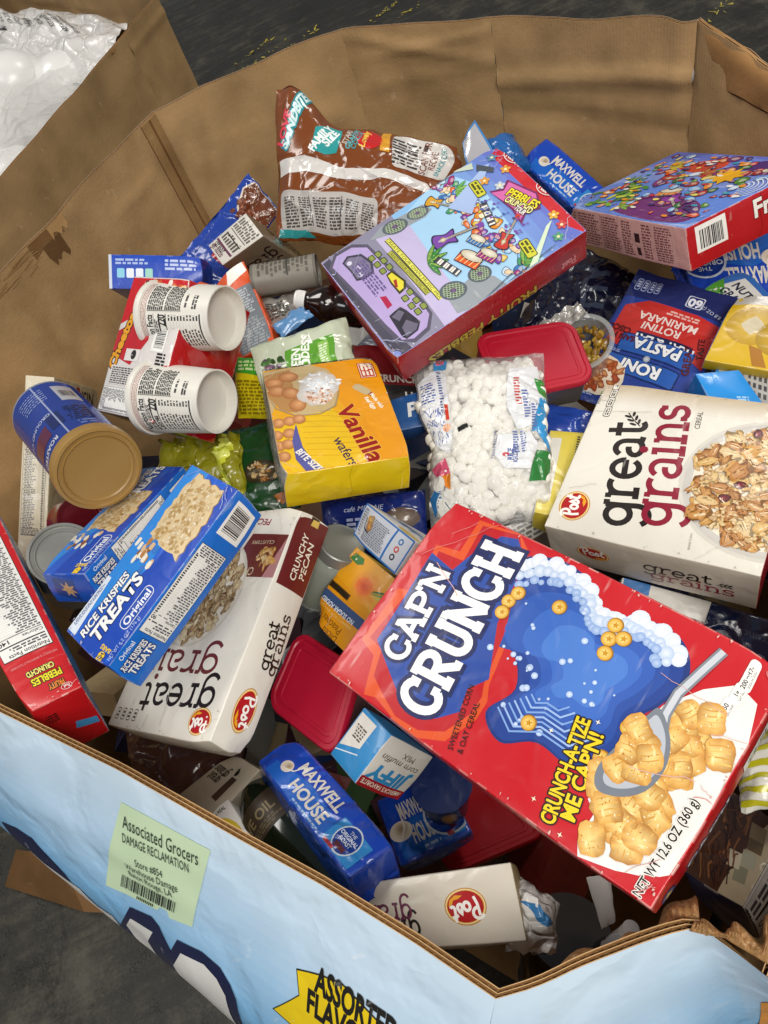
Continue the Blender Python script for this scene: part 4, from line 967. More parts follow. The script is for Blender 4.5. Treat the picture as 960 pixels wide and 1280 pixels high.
fitpen(A, 'great', (-.0006,.0022), (-.0022,-.0705), .0125, .20, INK); A.up(); fitpen(A, 'grains', (-.0172,-.0051), (-.0196,-.0922), .0125, .19, RASP)
p = (.0000,-.0745); wheat(A, p[0], p[1], .016, -90)
p = (.0039,.0600); A.post(p[0], p[1], .038, rot=-90, k=1.5); A.build('side_lettering'); b.seam('T', '8d8370')

worn_pecan = b = Body('cereal_box', 'pecan', 'cream and maroon pecan cereal box upside down, half under the blue treat box', 'cereal box',
         {'*': 'd6cdbd', 'F': CREAM, 'L': 'e4dfd4', 'B': 'c5b79d', 'T': 'd9d1c1'}, bulge=.003, amp=.001, group='cereal boxes lying in the pile', wear=.3, crush=[((-1, 1, 1), .02, (.004, -.004, -.003))])
A = b.art('F'); w, h = b.size()
A.poly([(-.0317,-.1016),(-.1020,-.0967),(-.0988,-.0452),(-.0106,-.0476)], MAROON); A.poly([(-.0305,-.1038),(-.1009,-.0987),(-.1009,-.1195),(-.0430,-.1279)], 'e9e5dc'); A.up()
A.poly([(-.1020,-.0967),(-.0988,-.0452),(-.0773,-.0458),(-.0946,-.0854)], 'b98083'); A.up()  # pink strip: a highlight painted over the maroon band
fittext(A, 'PECANS', (-.0553,-.1185), (-.0080,-.1247), .008, '8f1a45', bold=.02); fittext(A, 'CRUNCHY', (-.0595,-.0579), (-.0073,-.0578), .010, 'd9c9a8', bold=.01)
fittext(A, 'CLUSTERS', (-.0759,-.0905), (-.0372,-.0920), .0045, 'd9c9a8'); rn = random.Random(8)
c = Vector((-.0706,-.0701)); flakes(A, c.x, c.y, .016, .012, 22, rn, .006, False)
A.build('flavour_band')
A = b.art('F', step=1.2e-5, lift=1.8e-4); c = Vector((.0122,-.0281)); rr0 = (Vector((.0017,.0336))-c).length
A.ell(c.x, c.y, rr0*1.06, rr0*1.06, 'bdb7ab', 'd9d3c6', n=40); A.up(); A.ell(c.x, c.y, rr0, rr0, 'e8e2d6', n=40); A.up()
flakes(A, c.x, c.y, rr0*.93, rr0*.93, 300, rn, .0095, False, ('b8a078', 'a08458', 'cdbb94', '8a6c42', 'e2d5b4', '9a7e54')); A.build('cereal_picture')
A = b.art('F'); fitpen(A, 'great', (-.0762,.0753), (.0545,.0821), .022, .20, INK); A.up(); fitpen(A, 'grains', (-.0607,.0419), (.1078,.0436), .022, .19, '6d2a2c'); A.build('brand_lettering')
A = b.art('F'); p = (-.0689,.1121); A.post(p[0], p[1], .036, rot=-3); facts_icons(A, [(.0839,.1179),(.0719,.1176),(.0601,.1174),(.0485,.1171)], .0075, .013, 0); A.build('maker_badge')
A = b.art('L'); A.poly([(.0215,-.1254),(-.0237,-.1368),(-.0223,-.0432),(.0193,-.0421)], MAROON); A.up()
fittext(A, 'CRUNCHY', (-.0021,-.0535), (-.0009,-.1087), .0085, 'efe6d2', bold=.015); fittext(A, 'PECAN', (-.0143,-.0595), (-.0118,-.1025), .0085, 'efe6d2', bold=.015)
A.poly([(.0040,-.1407),(-.0085,-.1427),(-.0103,-.1221),(.0025,-.1210)], '3b2a18'); A.up(); A.poly([(.0006,-.1282),(-.0093,-.1297),(-.0093,-.1215),(.0021,-.1202)], 'd8b65a'); A.up()
fitpen(A, 'great', (-.0100,.0438), (-.0020,-.0060), .0095, .22, INK); A.up(); fitpen(A, 'grains', (-.0217,.0462), (-.0144,-.0180), .0095, .21, '3a1d18')
p = (-.0014,-.0049); wheat(A, p[0], p[1], .012, 90); p = (-.0009,.0893); A.post(p[0], p[1], .046, rot=90, k=1.7); A.build('side_lettering'); b.seam('T', '8d8370'); b.seam('B', '8d8370')

b = Body('cereal_box', 'grainsL', 'cream cereal box on edge behind the blue can, nutrition side outwards', 'cereal box',
         {'*': 'cfc2a6', 'F': 'd3c8b0', 'R': 'cbb993', 'T': 'b9a67f'}, group='cereal boxes lying in the pile', wear=.3, bulge=.002)
A = b.art('F'); w, h = b.size()
fitpen(A, 'great', (-w*.62, h*.80), (w*.45, h*.80), .0085, .2, INK); A.up(); fitpen(A, 'grains', (-w*.55, h*.72), (w*.65, h*.72), .0085, .2, '5a2a1e'); A.up()
A.rect(-w*.8, h*.60, w*.8, h*.64, MAROON); A.facts(-w*.85, -h*.65, w*.75, h*.5, 210, bg='d3c8b0', rnd=random.Random(2)); A.build('nutrition_panel')
A = b.art('R'); A.text('RAISIN', .02, h*.78, .03, '231a17', bold=.02); A.ell(.0, h*.92, .008, .006, 'a82028'); A.build('side_lettering')

b = Body('cereal_box', 'grainsB', 'cream cereal box on its side with its crumpled white inner bag poking out', 'cereal box',
         {'*': 'd9d2c2', 'F': 'dfd8c8', 'L': '9c8a68'}, group='cereal boxes lying in the pile', wear=.3, bulge=.002, amp=.001)
A = b.art('F'); p = (-.0319,.0002); A.post(p[0], p[1], .036, rot=2, k=1.3); A.build('maker_badge')
A = b.art('F'); fitpen(A, 'great', (.0120,.0056), (.0589,.0062), .0125, .18, INK); A.up(); fitpen(A, 'grains', (.0162,-.0074), (.0739,-.0079), .0125, .17, '6d2a4a'); A.build('side_lettering')
l = Body('inner_bag', 'liner', None, None, {'F': 'e6e4de', 'K': 'd9d6cf'}, soft=True, wr=.009, wk=40, edge=.004, material=mat('waxed_liner', .35, .2, bump=.4, scale=50, crease=.8, cscale=26))
A = l.art('F'); a_, b_ = l.size(); A.poly([(-a_*.7, b_*.1), (a_*.3, -b_*.35), (a_*.75, -b_*.1), (a_*.1, b_*.2)], '3f83bb'); A.up(); A.line([(-a_*.9, b_*.45), (a_*.7, b_*.3)], .0006, '55555a'); A.build('bag_print')
l.ob.parent = b.ob
pm = Matrix.LocRotScale(Vector(POSES['grainsB'][0]), Quaternion(POSES['grainsB'][1]), None); lm = Matrix.LocRotScale(Vector(POSES['liner'][0]), Quaternion(POSES['liner'][1]), None)
lm = pm.inverted() @ lm; l.ob.location = lm.to_translation(); l.ob.rotation_quaternion = lm.to_quaternion()

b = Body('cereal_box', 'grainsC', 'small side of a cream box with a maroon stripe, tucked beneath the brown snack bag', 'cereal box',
         {'*': '4a3a2b', 'F': 'dcd7cd', 'R': '6a5b48', 'B': '6a5b48'}, group='cereal boxes lying in the pile', wear=.2)  # brown faces are cream card with their shadow put into the colour
A = b.art('F'); w, h = b.size(); A.rect(-w*.55, -h*.86, -w*.45, h*.9, '6b3550'); A.up(); A.fine_print(-w*.35, -h*.8, w*.1, h*.8, 7, '5c554c')
A.rect(-w*.05, -h*.8, -w*.0, h*.8, INK); A.rect(w*.2, -h*.8, w*.23, h*.8, INK); A.fine_print(w*.3, -h*.85, w*.95, h*.85, 9, '6b645a')
A.pen('great', -w*.72, h*.75, .0065, .2, INK, rot=-90); A.pen('grains', -w*.88, h*.8, .0065, .2, '6b3550', rot=-90); A.build('nutrition_panel')
for f in ('R', 'B'):
    A = b.art(f); a_, b_ = b.size(f); A.pen('great', a_*.8, b_*.1, .014, .2, '17120e', rot=180); A.up(); A.pen('grains', a_*.8, b_*.55, .014, .2, '1d1410', rot=180); A.build('side_lettering')

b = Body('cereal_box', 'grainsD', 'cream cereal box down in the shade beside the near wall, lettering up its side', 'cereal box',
         {'*': '8f8675', 'F': 'b7ae9c'}, group='cereal boxes lying in the pile', wear=.2)  # same cream card, darkened in the colour for the shade
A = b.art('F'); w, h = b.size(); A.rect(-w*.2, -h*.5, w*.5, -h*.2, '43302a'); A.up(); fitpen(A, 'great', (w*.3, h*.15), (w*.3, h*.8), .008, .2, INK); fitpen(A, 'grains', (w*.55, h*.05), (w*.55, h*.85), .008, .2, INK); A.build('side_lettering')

def busy(A, x0, y0, x1, y1, n, pal, s0, s1, rnd, inside=None):
    """crowded plain shapes in flat colours with dark outlines"""
    for k in range(n):
        x, y = rnd.uniform(x0, x1), rnd.uniform(y0, y1)
        if inside and not inside(x, y): continue
        s_ = rnd.uniform(s0, s1); m = rnd.randint(5, 7); a = rnd.uniform(0, 6.3); e = rnd.uniform(.45, .9)
        P = []
        for i in range(m):
            t = 6.283*i/m; q = rnd.uniform(.6, 1.1); P.append((s_*q*math.cos(t), s_*e*q*math.sin(t)))
        P = [(x+p*math.cos(a)-q*math.sin(a), y+p*math.sin(a)+q*math.cos(a)) for p, q in P]; c = rnd.choice(pal)
        A.soft([(x+(p-x)*1.12, y+(q-y)*1.12) for p, q in P], '2a2238', 4); A.up(.25); A.soft(P, c, 4); A.up(.25)
        A.soft([(x+(p-x)*.55+s_*.1, y+(q-y)*.5+s_*.12) for p, q in P], mix(c, 'fff4dc', .35), 4); A.up(.2)
# --- fruity cereal boxes
def note(A, x, y, s_, col):
    A.ell(x, y, s_*.35, s_*.25, col, n=10, rot=20); A.line([(x+s_*.3, y), (x+s_*.3, y+s_), (x+s_*.75, y+s_*.8)], s_*.13, col)
def flower(A, x, y, s_, col, mid='f2e6b0'):
    for k in range(5): A.ell(x+s_*.6*math.cos(k*1.257), y+s_*.6*math.sin(k*1.257), s_*.45, s_*.36, col, mix(col, '30203a', .25), n=10, rot=math.degrees(k*1.257))
    A.up(.5); A.ell(x, y, s_*.3, s_*.3, mid, n=8); A.up(.3)
worn_pebbles = b = Body('cereal_box', 'pebbles', 'red-edged cereal box with a lilac and blue concert picture, above the marshmallow bag', 'cereal box',
         {'*': '8f1119', 'F': '7f8fd6', 'R': '9c121a', 'B': '96121a', 'T': 'c41a1f'}, bulge=.002, group='cereal boxes lying in the pile', wear=.5)
A = b.art('F', step=1.2e-5, lift=1.8e-4); w, h = b.size(); rn = random.Random(21)
for k in range(10): A.rect(-w*.99, h*(.95-.115*(k+1)), w*.99, h*(.95-.115*k), mix('6674c6', '8fc0ec', min(1, k/6)))
A.rect(-w*.99, -h*.99, w*.99, -h*.20, '8e8aa0'); A.up()
A.poly([(-.0976,.1430),(.0948,.1411),(.0960,.1355),(.0708,.1247),(.0484,.1243),(-.0883,.1239)], 'c8202a'); A.up()
A.poly([(-.1174,.0253),(-.1022,.0669),(-.0537,.0854),(.0533,.0730),(.1078,.0791),(.1073,.0235),(.1036,-.0322),(.0569,-.0606),(-.0208,-.0602),(-.0715,-.0591)], 'a9d2f1'); A.up()
A.poly([(-.0760,-.0640),(-.0809,-.0167),(.0113,-.0253),(.1129,-.0268),(.1123,-.0670),(.0249,-.0643)], 'c4b9dc'); A.up()
for q in ((-.0652,-.1083), (.0213,-.1130), (-.0231,-.1082)):   # stone face of the boom box
    pass
A.poly([(-.0920,-.1410),(-.0934,-.1274),(.0291,-.1274),(.1042,-.1143),(.0986,-.1364)], '4b4858'); A.up()
A.poly([(-.0798,-.1352),(-.0956,-.1185),(-.0923,-.0924),(-.0769,-.0761),(-.0471,-.0739),(-.0038,-.0707),(.0481,-.0669),(.0714,-.0687),(.0890,-.0835),(.0927,-.1070),(.0815,-.1235),(.0448,-.1272),(-.0150,-.1303),(-.0499,-.1323)], '5a5468'); A.up()
A.poly([(-.0778,-.1313),(-.0898,-.1180),(-.0877,-.0951),(-.0732,-.0796),(-.0461,-.0783),(-.0028,-.0750),(.0490,-.0711),(.0697,-.0724),(.0834,-.0847),(.0865,-.1055),(.0786,-.1182),(.0445,-.1222),(-.0143,-.1258),(-.0498,-.1285)], 'b7a3d4'); A.up()
A.poly([(-.0743,-.1181),(-.0799,-.1073),(-.0695,-.0906),(-.0480,-.0859),(-.0312,-.0934),(-.0314,-.1083),(-.0366,-.1176),(-.0556,-.1164)], '3e3a4c'); A.up(); A.poly([(-.0720,-.1156),(-.0761,-.1070),(-.0669,-.0934),(-.0480,-.0896),(-.0356,-.0945),(-.0354,-.1071),(-.0391,-.1149),(-.0552,-.1141)], '7d7690'); A.up()
for p in [(-.0675,-.1107),(-.0529,-.1042),(-.0416,-.1084)]: A.ell(p[0], p[1], .0036, .0036, 'd9d4e6', n=10)
for p in [(-.0531,-.0840),(-.0526,-.0743),(-.0392,-.0837),(-.0387,-.0740),(-.0254,-.0834),(-.0249,-.0737),(.0302,-.0833),(.0262,-.0736),(.0449,-.0829),(.0419,-.0738),(.0573,-.0812),(.0551,-.0714)]: A.rrect(p[0]-.0052, p[1]-.0042, p[0]+.0052, p[1]+.0042, .002, '2f3a22'); 
A.up(.6)
for p in [(-.0531,-.0840),(-.0526,-.0743),(-.0392,-.0837),(-.0387,-.0740),(-.0254,-.0834),(-.0249,-.0737),(.0302,-.0833),(.0262,-.0736),(.0449,-.0829),(.0419,-.0738),(.0573,-.0812),(.0551,-.0714)]: A.rrect(p[0]-.004, p[1]-.003, p[0]+.004, p[1]+.003, .0015, '8d9a4a')
A.poly([(-.0171,-.0835),(-.0184,-.0740),(.0082,-.0684),(.0186,-.0749),(.0202,-.0856),(-.0011,-.0859)], '3b3a16'); A.up(); A.poly([(-.0146,-.0825),(-.0152,-.0760),(.0071,-.0714),(.0154,-.0766),(.0161,-.0830),(-.0008,-.0836)], 'e3d53c'); A.up()
A.poly([(-.0032,-.0809),(-.0025,-.0765),(.0094,-.0814),(.0084,-.0844)], 'a8301e'); A.poly([(.0057,-.1071),(.0103,-.1002),(.0273,-.1009),(.0283,-.1087)], 'b01d48'); A.up()
A.poly([(.0388,-.1128),(.0356,-.0951),(.0451,-.0914),(.0713,-.0864),(.0801,-.0955),(.0816,-.1130),(.0747,-.1157)], '2f2b38'); A.up(); A.poly([(.0419,-.1110),(.0390,-.0984),(.0468,-.0949),(.0538,-.1064)], '6a6578'); A.poly([(.0572,-.0989),(.0722,-.0906),(.0778,-.0964),(.0786,-.1111),(.0638,-.1090)], '6a6578'); A.up()
A.fine_print(-w*.62, -h*.80, w*.05, -h*.66, 5, '6b5a90', rnd=rn)
for (p0, p1, c) in (((-.0654,-.0527), (.0610,-.0489), 'e3df62'), ((-.0455,-.0611), (.0441,-.0572), 'b9b84a')): A.line([p0, p1], .0085, '4a4a20'); A.up(.5); A.line([p0, p1], .0058, c); A.up(.5); fittext(A, 'CREATE YOUR OWN MUSIC MIX', (p0[0], p0[1]-.002), (p1[0], p1[1]-.002), .0042, '4b4a18')
def speaker_pic(A, p, rx, ry, rot, col='8f98a0'):
    A.ell(p[0], p[1], rx*1.25, ry*1.25, '5e666e', n=20, rot=rot); A.up(.4); A.ell(p[0], p[1], rx, ry, '3d4640', n=20, rot=rot); A.up(.4); c_, s_ = math.cos(math.radians(rot)), math.sin(math.radians(rot))
    for k in range(-3, 4):
        q = k/3.6; e = math.sqrt(1-q*q)
        for u0, v0, u1, v1 in ((q*rx, -e*ry, q*rx, e*ry), (-e*rx, q*ry, e*rx, q*ry)): A.line([(p[0]+u0*c_-v0*s_, p[1]+u0*s_+v0*c_), (p[0]+u1*c_-v1*s_, p[1]+u1*s_+v1*c_)], .0011, 'a9b89a')
    A.up(.4); A.ell(p[0], p[1], rx*.3, ry*.3, '8d6a9a', '4a3a58', n=12, rot=rot); A.up(.4)
A.poly([(-.0799,-.0718),(-.0895,-.0482),(-.0814,.0128),(-.0655,.0178),(-.0604,.0045),(-.0668,-.0393)], '9aa0a6'); A.up(); A.poly([(.0663,-.0429),(.0587,-.0022),(.0765,.0190),(.1009,.0233),(.1004,-.0324),(.0919,-.0455)], '9aa0a6'); A.up()
speaker_pic(A, (-.0758,-.0338), .014, .010, 70); speaker_pic(A, (-.0736,.0002), .012, .008, 70); speaker_pic(A, (.0611,-.0312), .014, .011, 60); speaker_pic(A, (.0624,.0072), .012, .010, 60)
# plain bursts of colour on the stage
q0, q1 = Vector((-.0864,.0376)), Vector((.0944,.0559))
busy(A, min(q0.x, q1.x)-.03, min(q0.y, q1.y)-.005, max(q0.x, q1.x)+.015, max(q0.y, q1.y)+.01, 110, ('a0327e', '7d4aa6', 'e08a1e', 'd96a2c', '3f78b8', 'd9b93a', '8fbfe6', 'e8c9a0', 'c4dcf2', '4a9a6a', 'f0e2b8'), .004, .010, rn)
def guitar(A, p, s_, rot, c):
    A.at(p[0], p[1], rot); A.soft([(-s_, 0), (-s_*.8, s_*.6), (-s_*.1, s_*.38), (s_*.5, s_*.55), (s_*.45, 0), (s_*.5, -s_*.55), (-s_*.1, -s_*.38), (-s_*.8, -s_*.6)], '2a2038'); A.up(.4)
    A.soft([(-s_*.92, 0), (-s_*.74, s_*.5), (-s_*.1, s_*.30), (s_*.42, s_*.45), (s_*.38, 0), (s_*.42, -s_*.45), (-s_*.1, -s_*.30), (-s_*.74, -s_*.5)], c); A.up(.4)
    A.rect(0, -s_*.10, s_*1.9, s_*.10, '4a3020'); A.rect(s_*1.8, -s_*.18, s_*2.3, s_*.18, c); A.ell(-s_*.3, 0, s_*.2, s_*.2, 'f0e2b8', '8a7a50', n=14); A.up(.4)
    for k in range(3): A.line([(-s_*.6, s_*.05*(k-1)), (s_*1.9, s_*.05*(k-1))], s_*.02, 'e6e0d0')
    A.home(); A.up(.4)
def drum(A, p, s_, c):
    A.at(p[0], p[1], 20); A.rect(-s_, -s_*.9, s_, 0, '2a2038'); A.up(.3); A.rect(-s_*.94, -s_*.84, s_*.94, 0, c); A.up(.3)
    for k in range(5): A.line([(s_*(-.9+.4*k), -s_*.8), (s_*(-.7+.4*k), 0)], s_*.06, 'f0dfa0')
    A.ell(0, 0, s_, s_*.45, '2a2038', n=20); A.up(.3); A.ell(0, 0, s_*.92, s_*.38, 'f2ecdc', 'c9bfa4', n=20); A.home(); A.up(.3)
def leaves(A, p, s_, n, c, rot=0):
    for k in range(n):
        A.at(p[0], p[1], rot+k*150/n-75); A.soft([(0, 0), (s_*.5, s_*.14), (s_, .0), (s_*.5, -s_*.12)], mix(c, '12301a', .5)); A.up(.2); A.soft([(s_*.05, 0), (s_*.5, s_*.10), (s_*.92, .0), (s_*.5, -s_*.07)], mix(c, 'd8e06a', .25*(k % 2))); A.line([(0, 0), (s_*.9, 0)], s_*.02, 'c9d88a'); A.home(); A.up(.2)
guitar(A, (-.0095,.0065), .021, 75, '7d4aa6'); guitar(A, (.0410,.0600), .017, 120, 'c43a2c'); guitar(A, (-.0695,.0267), .015, 30, 'd9a02c')
drum(A, (.0345,.0140), .017, 'e0602c'); drum(A, (.0455,.0329), .013, 'a0327e'); drum(A, (.0175,.0350), .012, '3f78b8')
leaves(A, (.0043,-.0330), .028, 6, '3f8a3c', 80); leaves(A, (.0863,.0558), .024, 6, '4a9a46', 100); leaves(A, (-.0674,.0568), .02, 5, '5aa84a', 60)
for (x0_, y0_), sg in (((.0270,-.0173), 1), ((-.0054,.0651), -1)):
    A.at(x0_, y0_, 15*sg); A.rect(-.02, -.005, .02, .005, '25222c'); A.up(.3)
    for k in range(11): A.rect(-.0185+.0034*k, -.004, -.0158+.0034*k, .004, 'f0ece2' if k % 3 else '4a4654')
    A.home(); A.up(.3)
for k in range(24):
    t = k/23; p = Vector((-.0399,.0661)).lerp(Vector((.0466,.0801)), t); note(A, p.x+rn.uniform(-.012, .012), p.y+rn.uniform(-.01, .01), .006, rn.choice(('7a3fa0', '4a62a8', '2f3a6a'))); A.up(.1)
A.poly([(-.0759,.1079),(-.0736,.1139),(-.0198,.0502),(-.0505,.0332)], 'a9bfe6'); A.poly([(-.1033,.0715),(-.1114,.0767),(-.0916,.0981),(-.0810,.0936)], 'c9d6c0'); A.up()
for (p0, p1) in (((-.1053,.0714), (-.1219,-.0363)), ((.0898,.0943), (.0987,-.0032)), ((-.0931,.0609), (-.1030,-.0094)), ((.0881,.0369), (.1017,-.0309))):
    for k in range(9):
        a0, a1 = Vector(p0).lerp(Vector(p1), k/9), Vector(p0).lerp(Vector(p1), (k+1)/9); o_ = Vector((0, .006))
        A.line([a0, a1], .0009, '5a6878'); A.line([a0+o_, a1+o_], .0009, '5a6878'); A.line([a0, a1+o_], .0008, '5a6878')
A.up(.5); A.poly([(.0596,.1078),(.0564,.1185),(.1019,.0693),(.0967,.0567)], 'd8e8c8'); A.poly([(-.0847,.1011),(-.0635,.1146),(-.0576,.1093),(-.0757,.0951)], '4a5058'); A.up()
for p, c in zip([(-.0803,.1222),(-.0508,.1234),(-.0537,.0928),(.0517,.1242),(.0704,.1226),(.0825,.1091),(-.0331,.1025)], ('5f8fb0', 'e8a23c', 'e8a23c', 'efb63c', 'd8504c', '5fa882', 'cfd8e0')): flower(A, p[0], p[1], .0068, c)
for p in [(-.0494,.0787),(.0720,.0718),(.1162,.0266)]: A.at(p[0], p[1], -8); A.rrect(-.015, -.007, .015, .007, .003, '3a3a16'); A.up(.5); A.rrect(-.014, -.006, .014, .006, .003, 'd3cf3a'); A.up(.5); A.fine_print(-.012, -.005, .012, .005, 2, '4f4d16', rnd=rn); A.home(); A.up(.3)
A.build('concert_picture')
A = b.art('F', lift=1.3e-3)
A.poly([(-.0350,.0877),(-.0265,.1017),(-.0351,.1151),(.0093,.1306),(.0327,.1188),(.0263,.1015),(.0365,.0872),(.0096,.0914)], '7a1d58'); A.up(); A.poly([(-.0314,.0877),(-.0229,.1017),(-.0304,.1143),(.0099,.1277),(.0279,.1174),(.0229,.1015),(.0307,.0900),(.0089,.0943)], 'd469a8'); A.up()
fittext(A, 'PEBBLES', (-.0161,.0995), (.0289,.1130), .0125, 'f0dd2a', bold=.03, ring='2b2314', rw=.0012); A.up()
fittext(A, "CRUNCH'D", (-.0091,.0921), (.0301,.1037), .0095, 'f4ee9a', bold=.03, ring='2b2314', rw=.0011); A.up(); fittext(A, 'TOUR', (.0100,.0936), (.0266,.0965), .0075, 'f2f0e4', bold=.03, ring='4b1d3a', rw=.0009)
for p in [(.0104,.1408),(-.0625,.1415)]: A.at(p[0], p[1], 4); A.ell(0, 0, .0135, .0085, 'efe9e2'); A.up(.5); A.ell(0, 0, .0125, .0075, 'b51a22'); A.up(.5); A.pen('Post', -.0085, -.004, .0058, .2, 'f6f1ea', SCRIPT, sx=1.0); A.home()
A.build('brand_lettering')
A = b.art('R'); a_, b_ = b.size('R')
fittext(A, 'FRUITY PEBBLES', (a_*.45, b_*.45), (a_*.45, -b_*.72), .016, 'b9a53a', bold=.03, ring='3a0d10', rw=.001); fittext(A, 'NATURALLY & ARTIFICIALLY FLAVORED', (-a_*.35, b_*.5), (-a_*.35, -b_*.6), .006, 'c03a40')
A.ell(0, b_*.78, .013, .022, 'c03038'); A.up(); A.ell(0, b_*.78, .012, .021, '8d1018'); A.up(); A.pen('Post', .005, b_*.78+.015, .0085, .2, 'd98a8c', SCRIPT, rot=-90); A.build('side_lettering')

worn_redbox = b = Body('cereal_box', 'redbox', 'red cereal box lying flat at the far right, beach picture up, pink nutrition side outwards', 'cereal box',
         {'*': 'b8131f', 'F': '7d98dc', 'B': 'd9a4a0', 'R': 'b4121d'}, bulge=.002, amp=.0008, group='cereal boxes lying in the pile', wear=.4)
A = b.art('F', step=1.2e-5, lift=1.8e-4); w, h = b.size(); rn = random.Random(5)
for k in range(8): A.rect(-w*.985, h*(.985-.246*(k+1)), w*.985, h*(.985-.246*k), mix('5a6cc4', '9db8ec', k/7))
A.up()
for k in range(120): y = rn.uniform(-h, h)*.95; x = rn.uniform(-w, w)*.9; A.rect(x, y, x+rn.uniform(.01, .05), y+.0012, mix('6f8ad6', 'b9d0f5', rn.random())); 
A.up()
A.soft([(-w*.95, -h*.2), (-w*.3, h*.05), (w*.2, -h*.15), (w*.9, h*.1), (w*.95, -h*.9), (-w*.95, -h*.9)], '5f86d8'); A.up(); A.soft([(-w*.2, -h*.9), (-w*.05, -h*.45), (w*.35, -h*.3), (w*.75, -h*.5), (w*.8, -h*.92)], '6d2a70'); A.up()
A.soft([(w*.1, h*.5), (w*.5, h*.9), (w*.95, h*.8), (w*.95, h*.45), (w*.5, h*.55)], '4b2a72'); A.soft([(-w*.5, h*.5), (-w*.1, h*.85), (w*.1, h*.6), (-w*.1, h*.35)], 'c4402c'); A.up()
for p_, r_, c in (((-.75, -.2), .035, '2e7a3a'), ((-.5, -.55), .034, '4b8a34'), ((-.25, -.75), .03, '7fae3c'), ((-.6, .45), .028, 'c8b23c'), ((.0, .3), .03, 'b83a2c')): leaves(A, (p_[0]*w, p_[1]*h), r_, 7, c, 60)
guitar(A, (-.25*w, .15*h), .022, 20, 'b02a2c'); guitar(A, (.3*w, -.45*h), .024, -30, '8a2f9a'); drum(A, (.05*w, -.2*h), .018, 'd9772c'); drum(A, (.6*w, .55*h), .016, '7d2a78')
busy(A, -w*.85, -h*.85, w*.9, h*.9, 120, ('d8451c', 'c4302c', '7d2a78', '6d2468', 'a8242c', '4b8a34', '2e6b3a', 'd98a58', '5b2a7a', '7fb4e6', 'c9dcf6', 'e8d26a', 'e8902c', '3b2f78'), .004, .013, rn)
A.star(.38*w, .32*h, .026, 'f2b21e', k=9, inner=.6); A.up()
for k in range(6): A.line([(p_[0]*w, p_[1]*h) for p_ in arc(.72, .1, .10+.04*k, .10+.05*k, -60, 70, 10)], .0016, 'dfeaf8')
A.up(); 
for k in range(18): A.ell(rn.uniform(-.9, -.3)*w, rn.uniform(-.9, -.2)*h, .010, .004, rn.choice(('3f8a36', '7fae3c', '256a3a', 'c8d23c')), n=8, rot=rn.uniform(0, 180)); A.up(.2)
for k in range(60): A.blob(rn.uniform(-.9, .9)*w, rn.uniform(-.9, .9)*h, .006, .003, rn.choice(('e8d86a', 'f2efe8', 'c42c4a', '3b2a66', 'e8902c', '2f9ab0')), n=7, rnd=rn); A.up(.1)
A.build('beach_picture')
A = b.art('B'); a_, b_ = b.size('B'); A.rect(-a_*.97, -b_*.93, a_*.84, b_*.93, 'dba9a4'); A.up()
for x0, x1, n in ((-.95, -.78, 12), (-.74, -.35, 12), (-.31, .0, 13), (.04, .2, 13), (.36, .5, 12), (.55, .8, 14)): A.fine_print(x0*a_, -b_*.85, x1*a_, b_*.85, n, '7d4a4c', rnd=rn)
for x in (-.76, -.33): A.rect(x*a_, -b_*.9, x*a_+.0008, b_*.9, '5a2a30')
A.rect(.24*a_, -.1*b_, .32*a_, .35*b_, '3a2024'); A.rect(.25*a_, -.75*b_, .31*a_, -.35*b_, '3a2024'); A.build('nutrition_panel')
A = b.art('R'); a_, b_ = b.size('R'); A.bars(-a_*.85, -b_*.88, a_*.35, -b_*.45, rnd=rn, vert=True); A.text('Fruity', 0, b_*.3, .03, 'f2efe8', rot=90, bold=.03, ring='5a0a10', rw=.001); A.build('barcode'); b.seam('R', '6f0b12')

worn_fruity = b = Body('cereal_box', 'fruity', 'red fruity cereal box upside down against the near left rim, nutrition side up', 'cereal box',
         {'*': 'b3131c', 'F': 'c9161f', 'T': 'b4121a', 'L': '3d7fc0', 'R': 'c9161f'}, bulge=.002, group='cereal boxes lying in the pile', wear=.5)
A = b.art('F'); w, h = b.size(); A.facts(-w*.80, -h*.75, w*.88, h*.60, 140, rnd=random.Random(9)); A.build('nutrition_panel')
A = b.art('F')
fittext(A, 'FRUITY', (-w*.55, h*.885), (w*.0, h*.885), .0085, 'f08a2c', bold=.03, ring='3a2a10', rw=.0012); fittext(A, 'PEBBLES', (-w*.62, h*.80), (w*.42, h*.80), .0105, 'f0e02c', bold=.03, ring='3a2a10', rw=.0012); A.up(); fittext(A, "CRUNCH'D", (-w*.5, h*.735), (w*.45, h*.735), .0085, 'f4ea7a', bold=.03, ring='3a2a10', rw=.001)
fittext(A, 'NATURALLY & ARTIFICIALLY FLAVORED', (-w*.8, h*.655), (w*.8, h*.655), .0035, 'e8a0a0'); A.at(-w*.55, h*.95, 0); A.ell(0, 0, .007, .0045, 'f2eee8'); A.up(.4); A.ell(0, 0, .0065, .004, 'b51a22'); A.up(.4); A.pen('Post', -.0045, -.002, .003, .2, 'f6f1ea', SCRIPT); A.home(); A.build('brand_lettering')
A = b.art('T'); a_, b_ = b.size('T'); A.poly([(-a_*.9, b_*.2), (-a_*.2, b_*.0), (-a_*.1, b_*.25), (-a_*.9, b_*.45)], '3f8ac0'); A.fine_print(a_*.2, -b_*.6, a_*.7, -b_*.3, 4, '1c1210'); A.build('end_print')

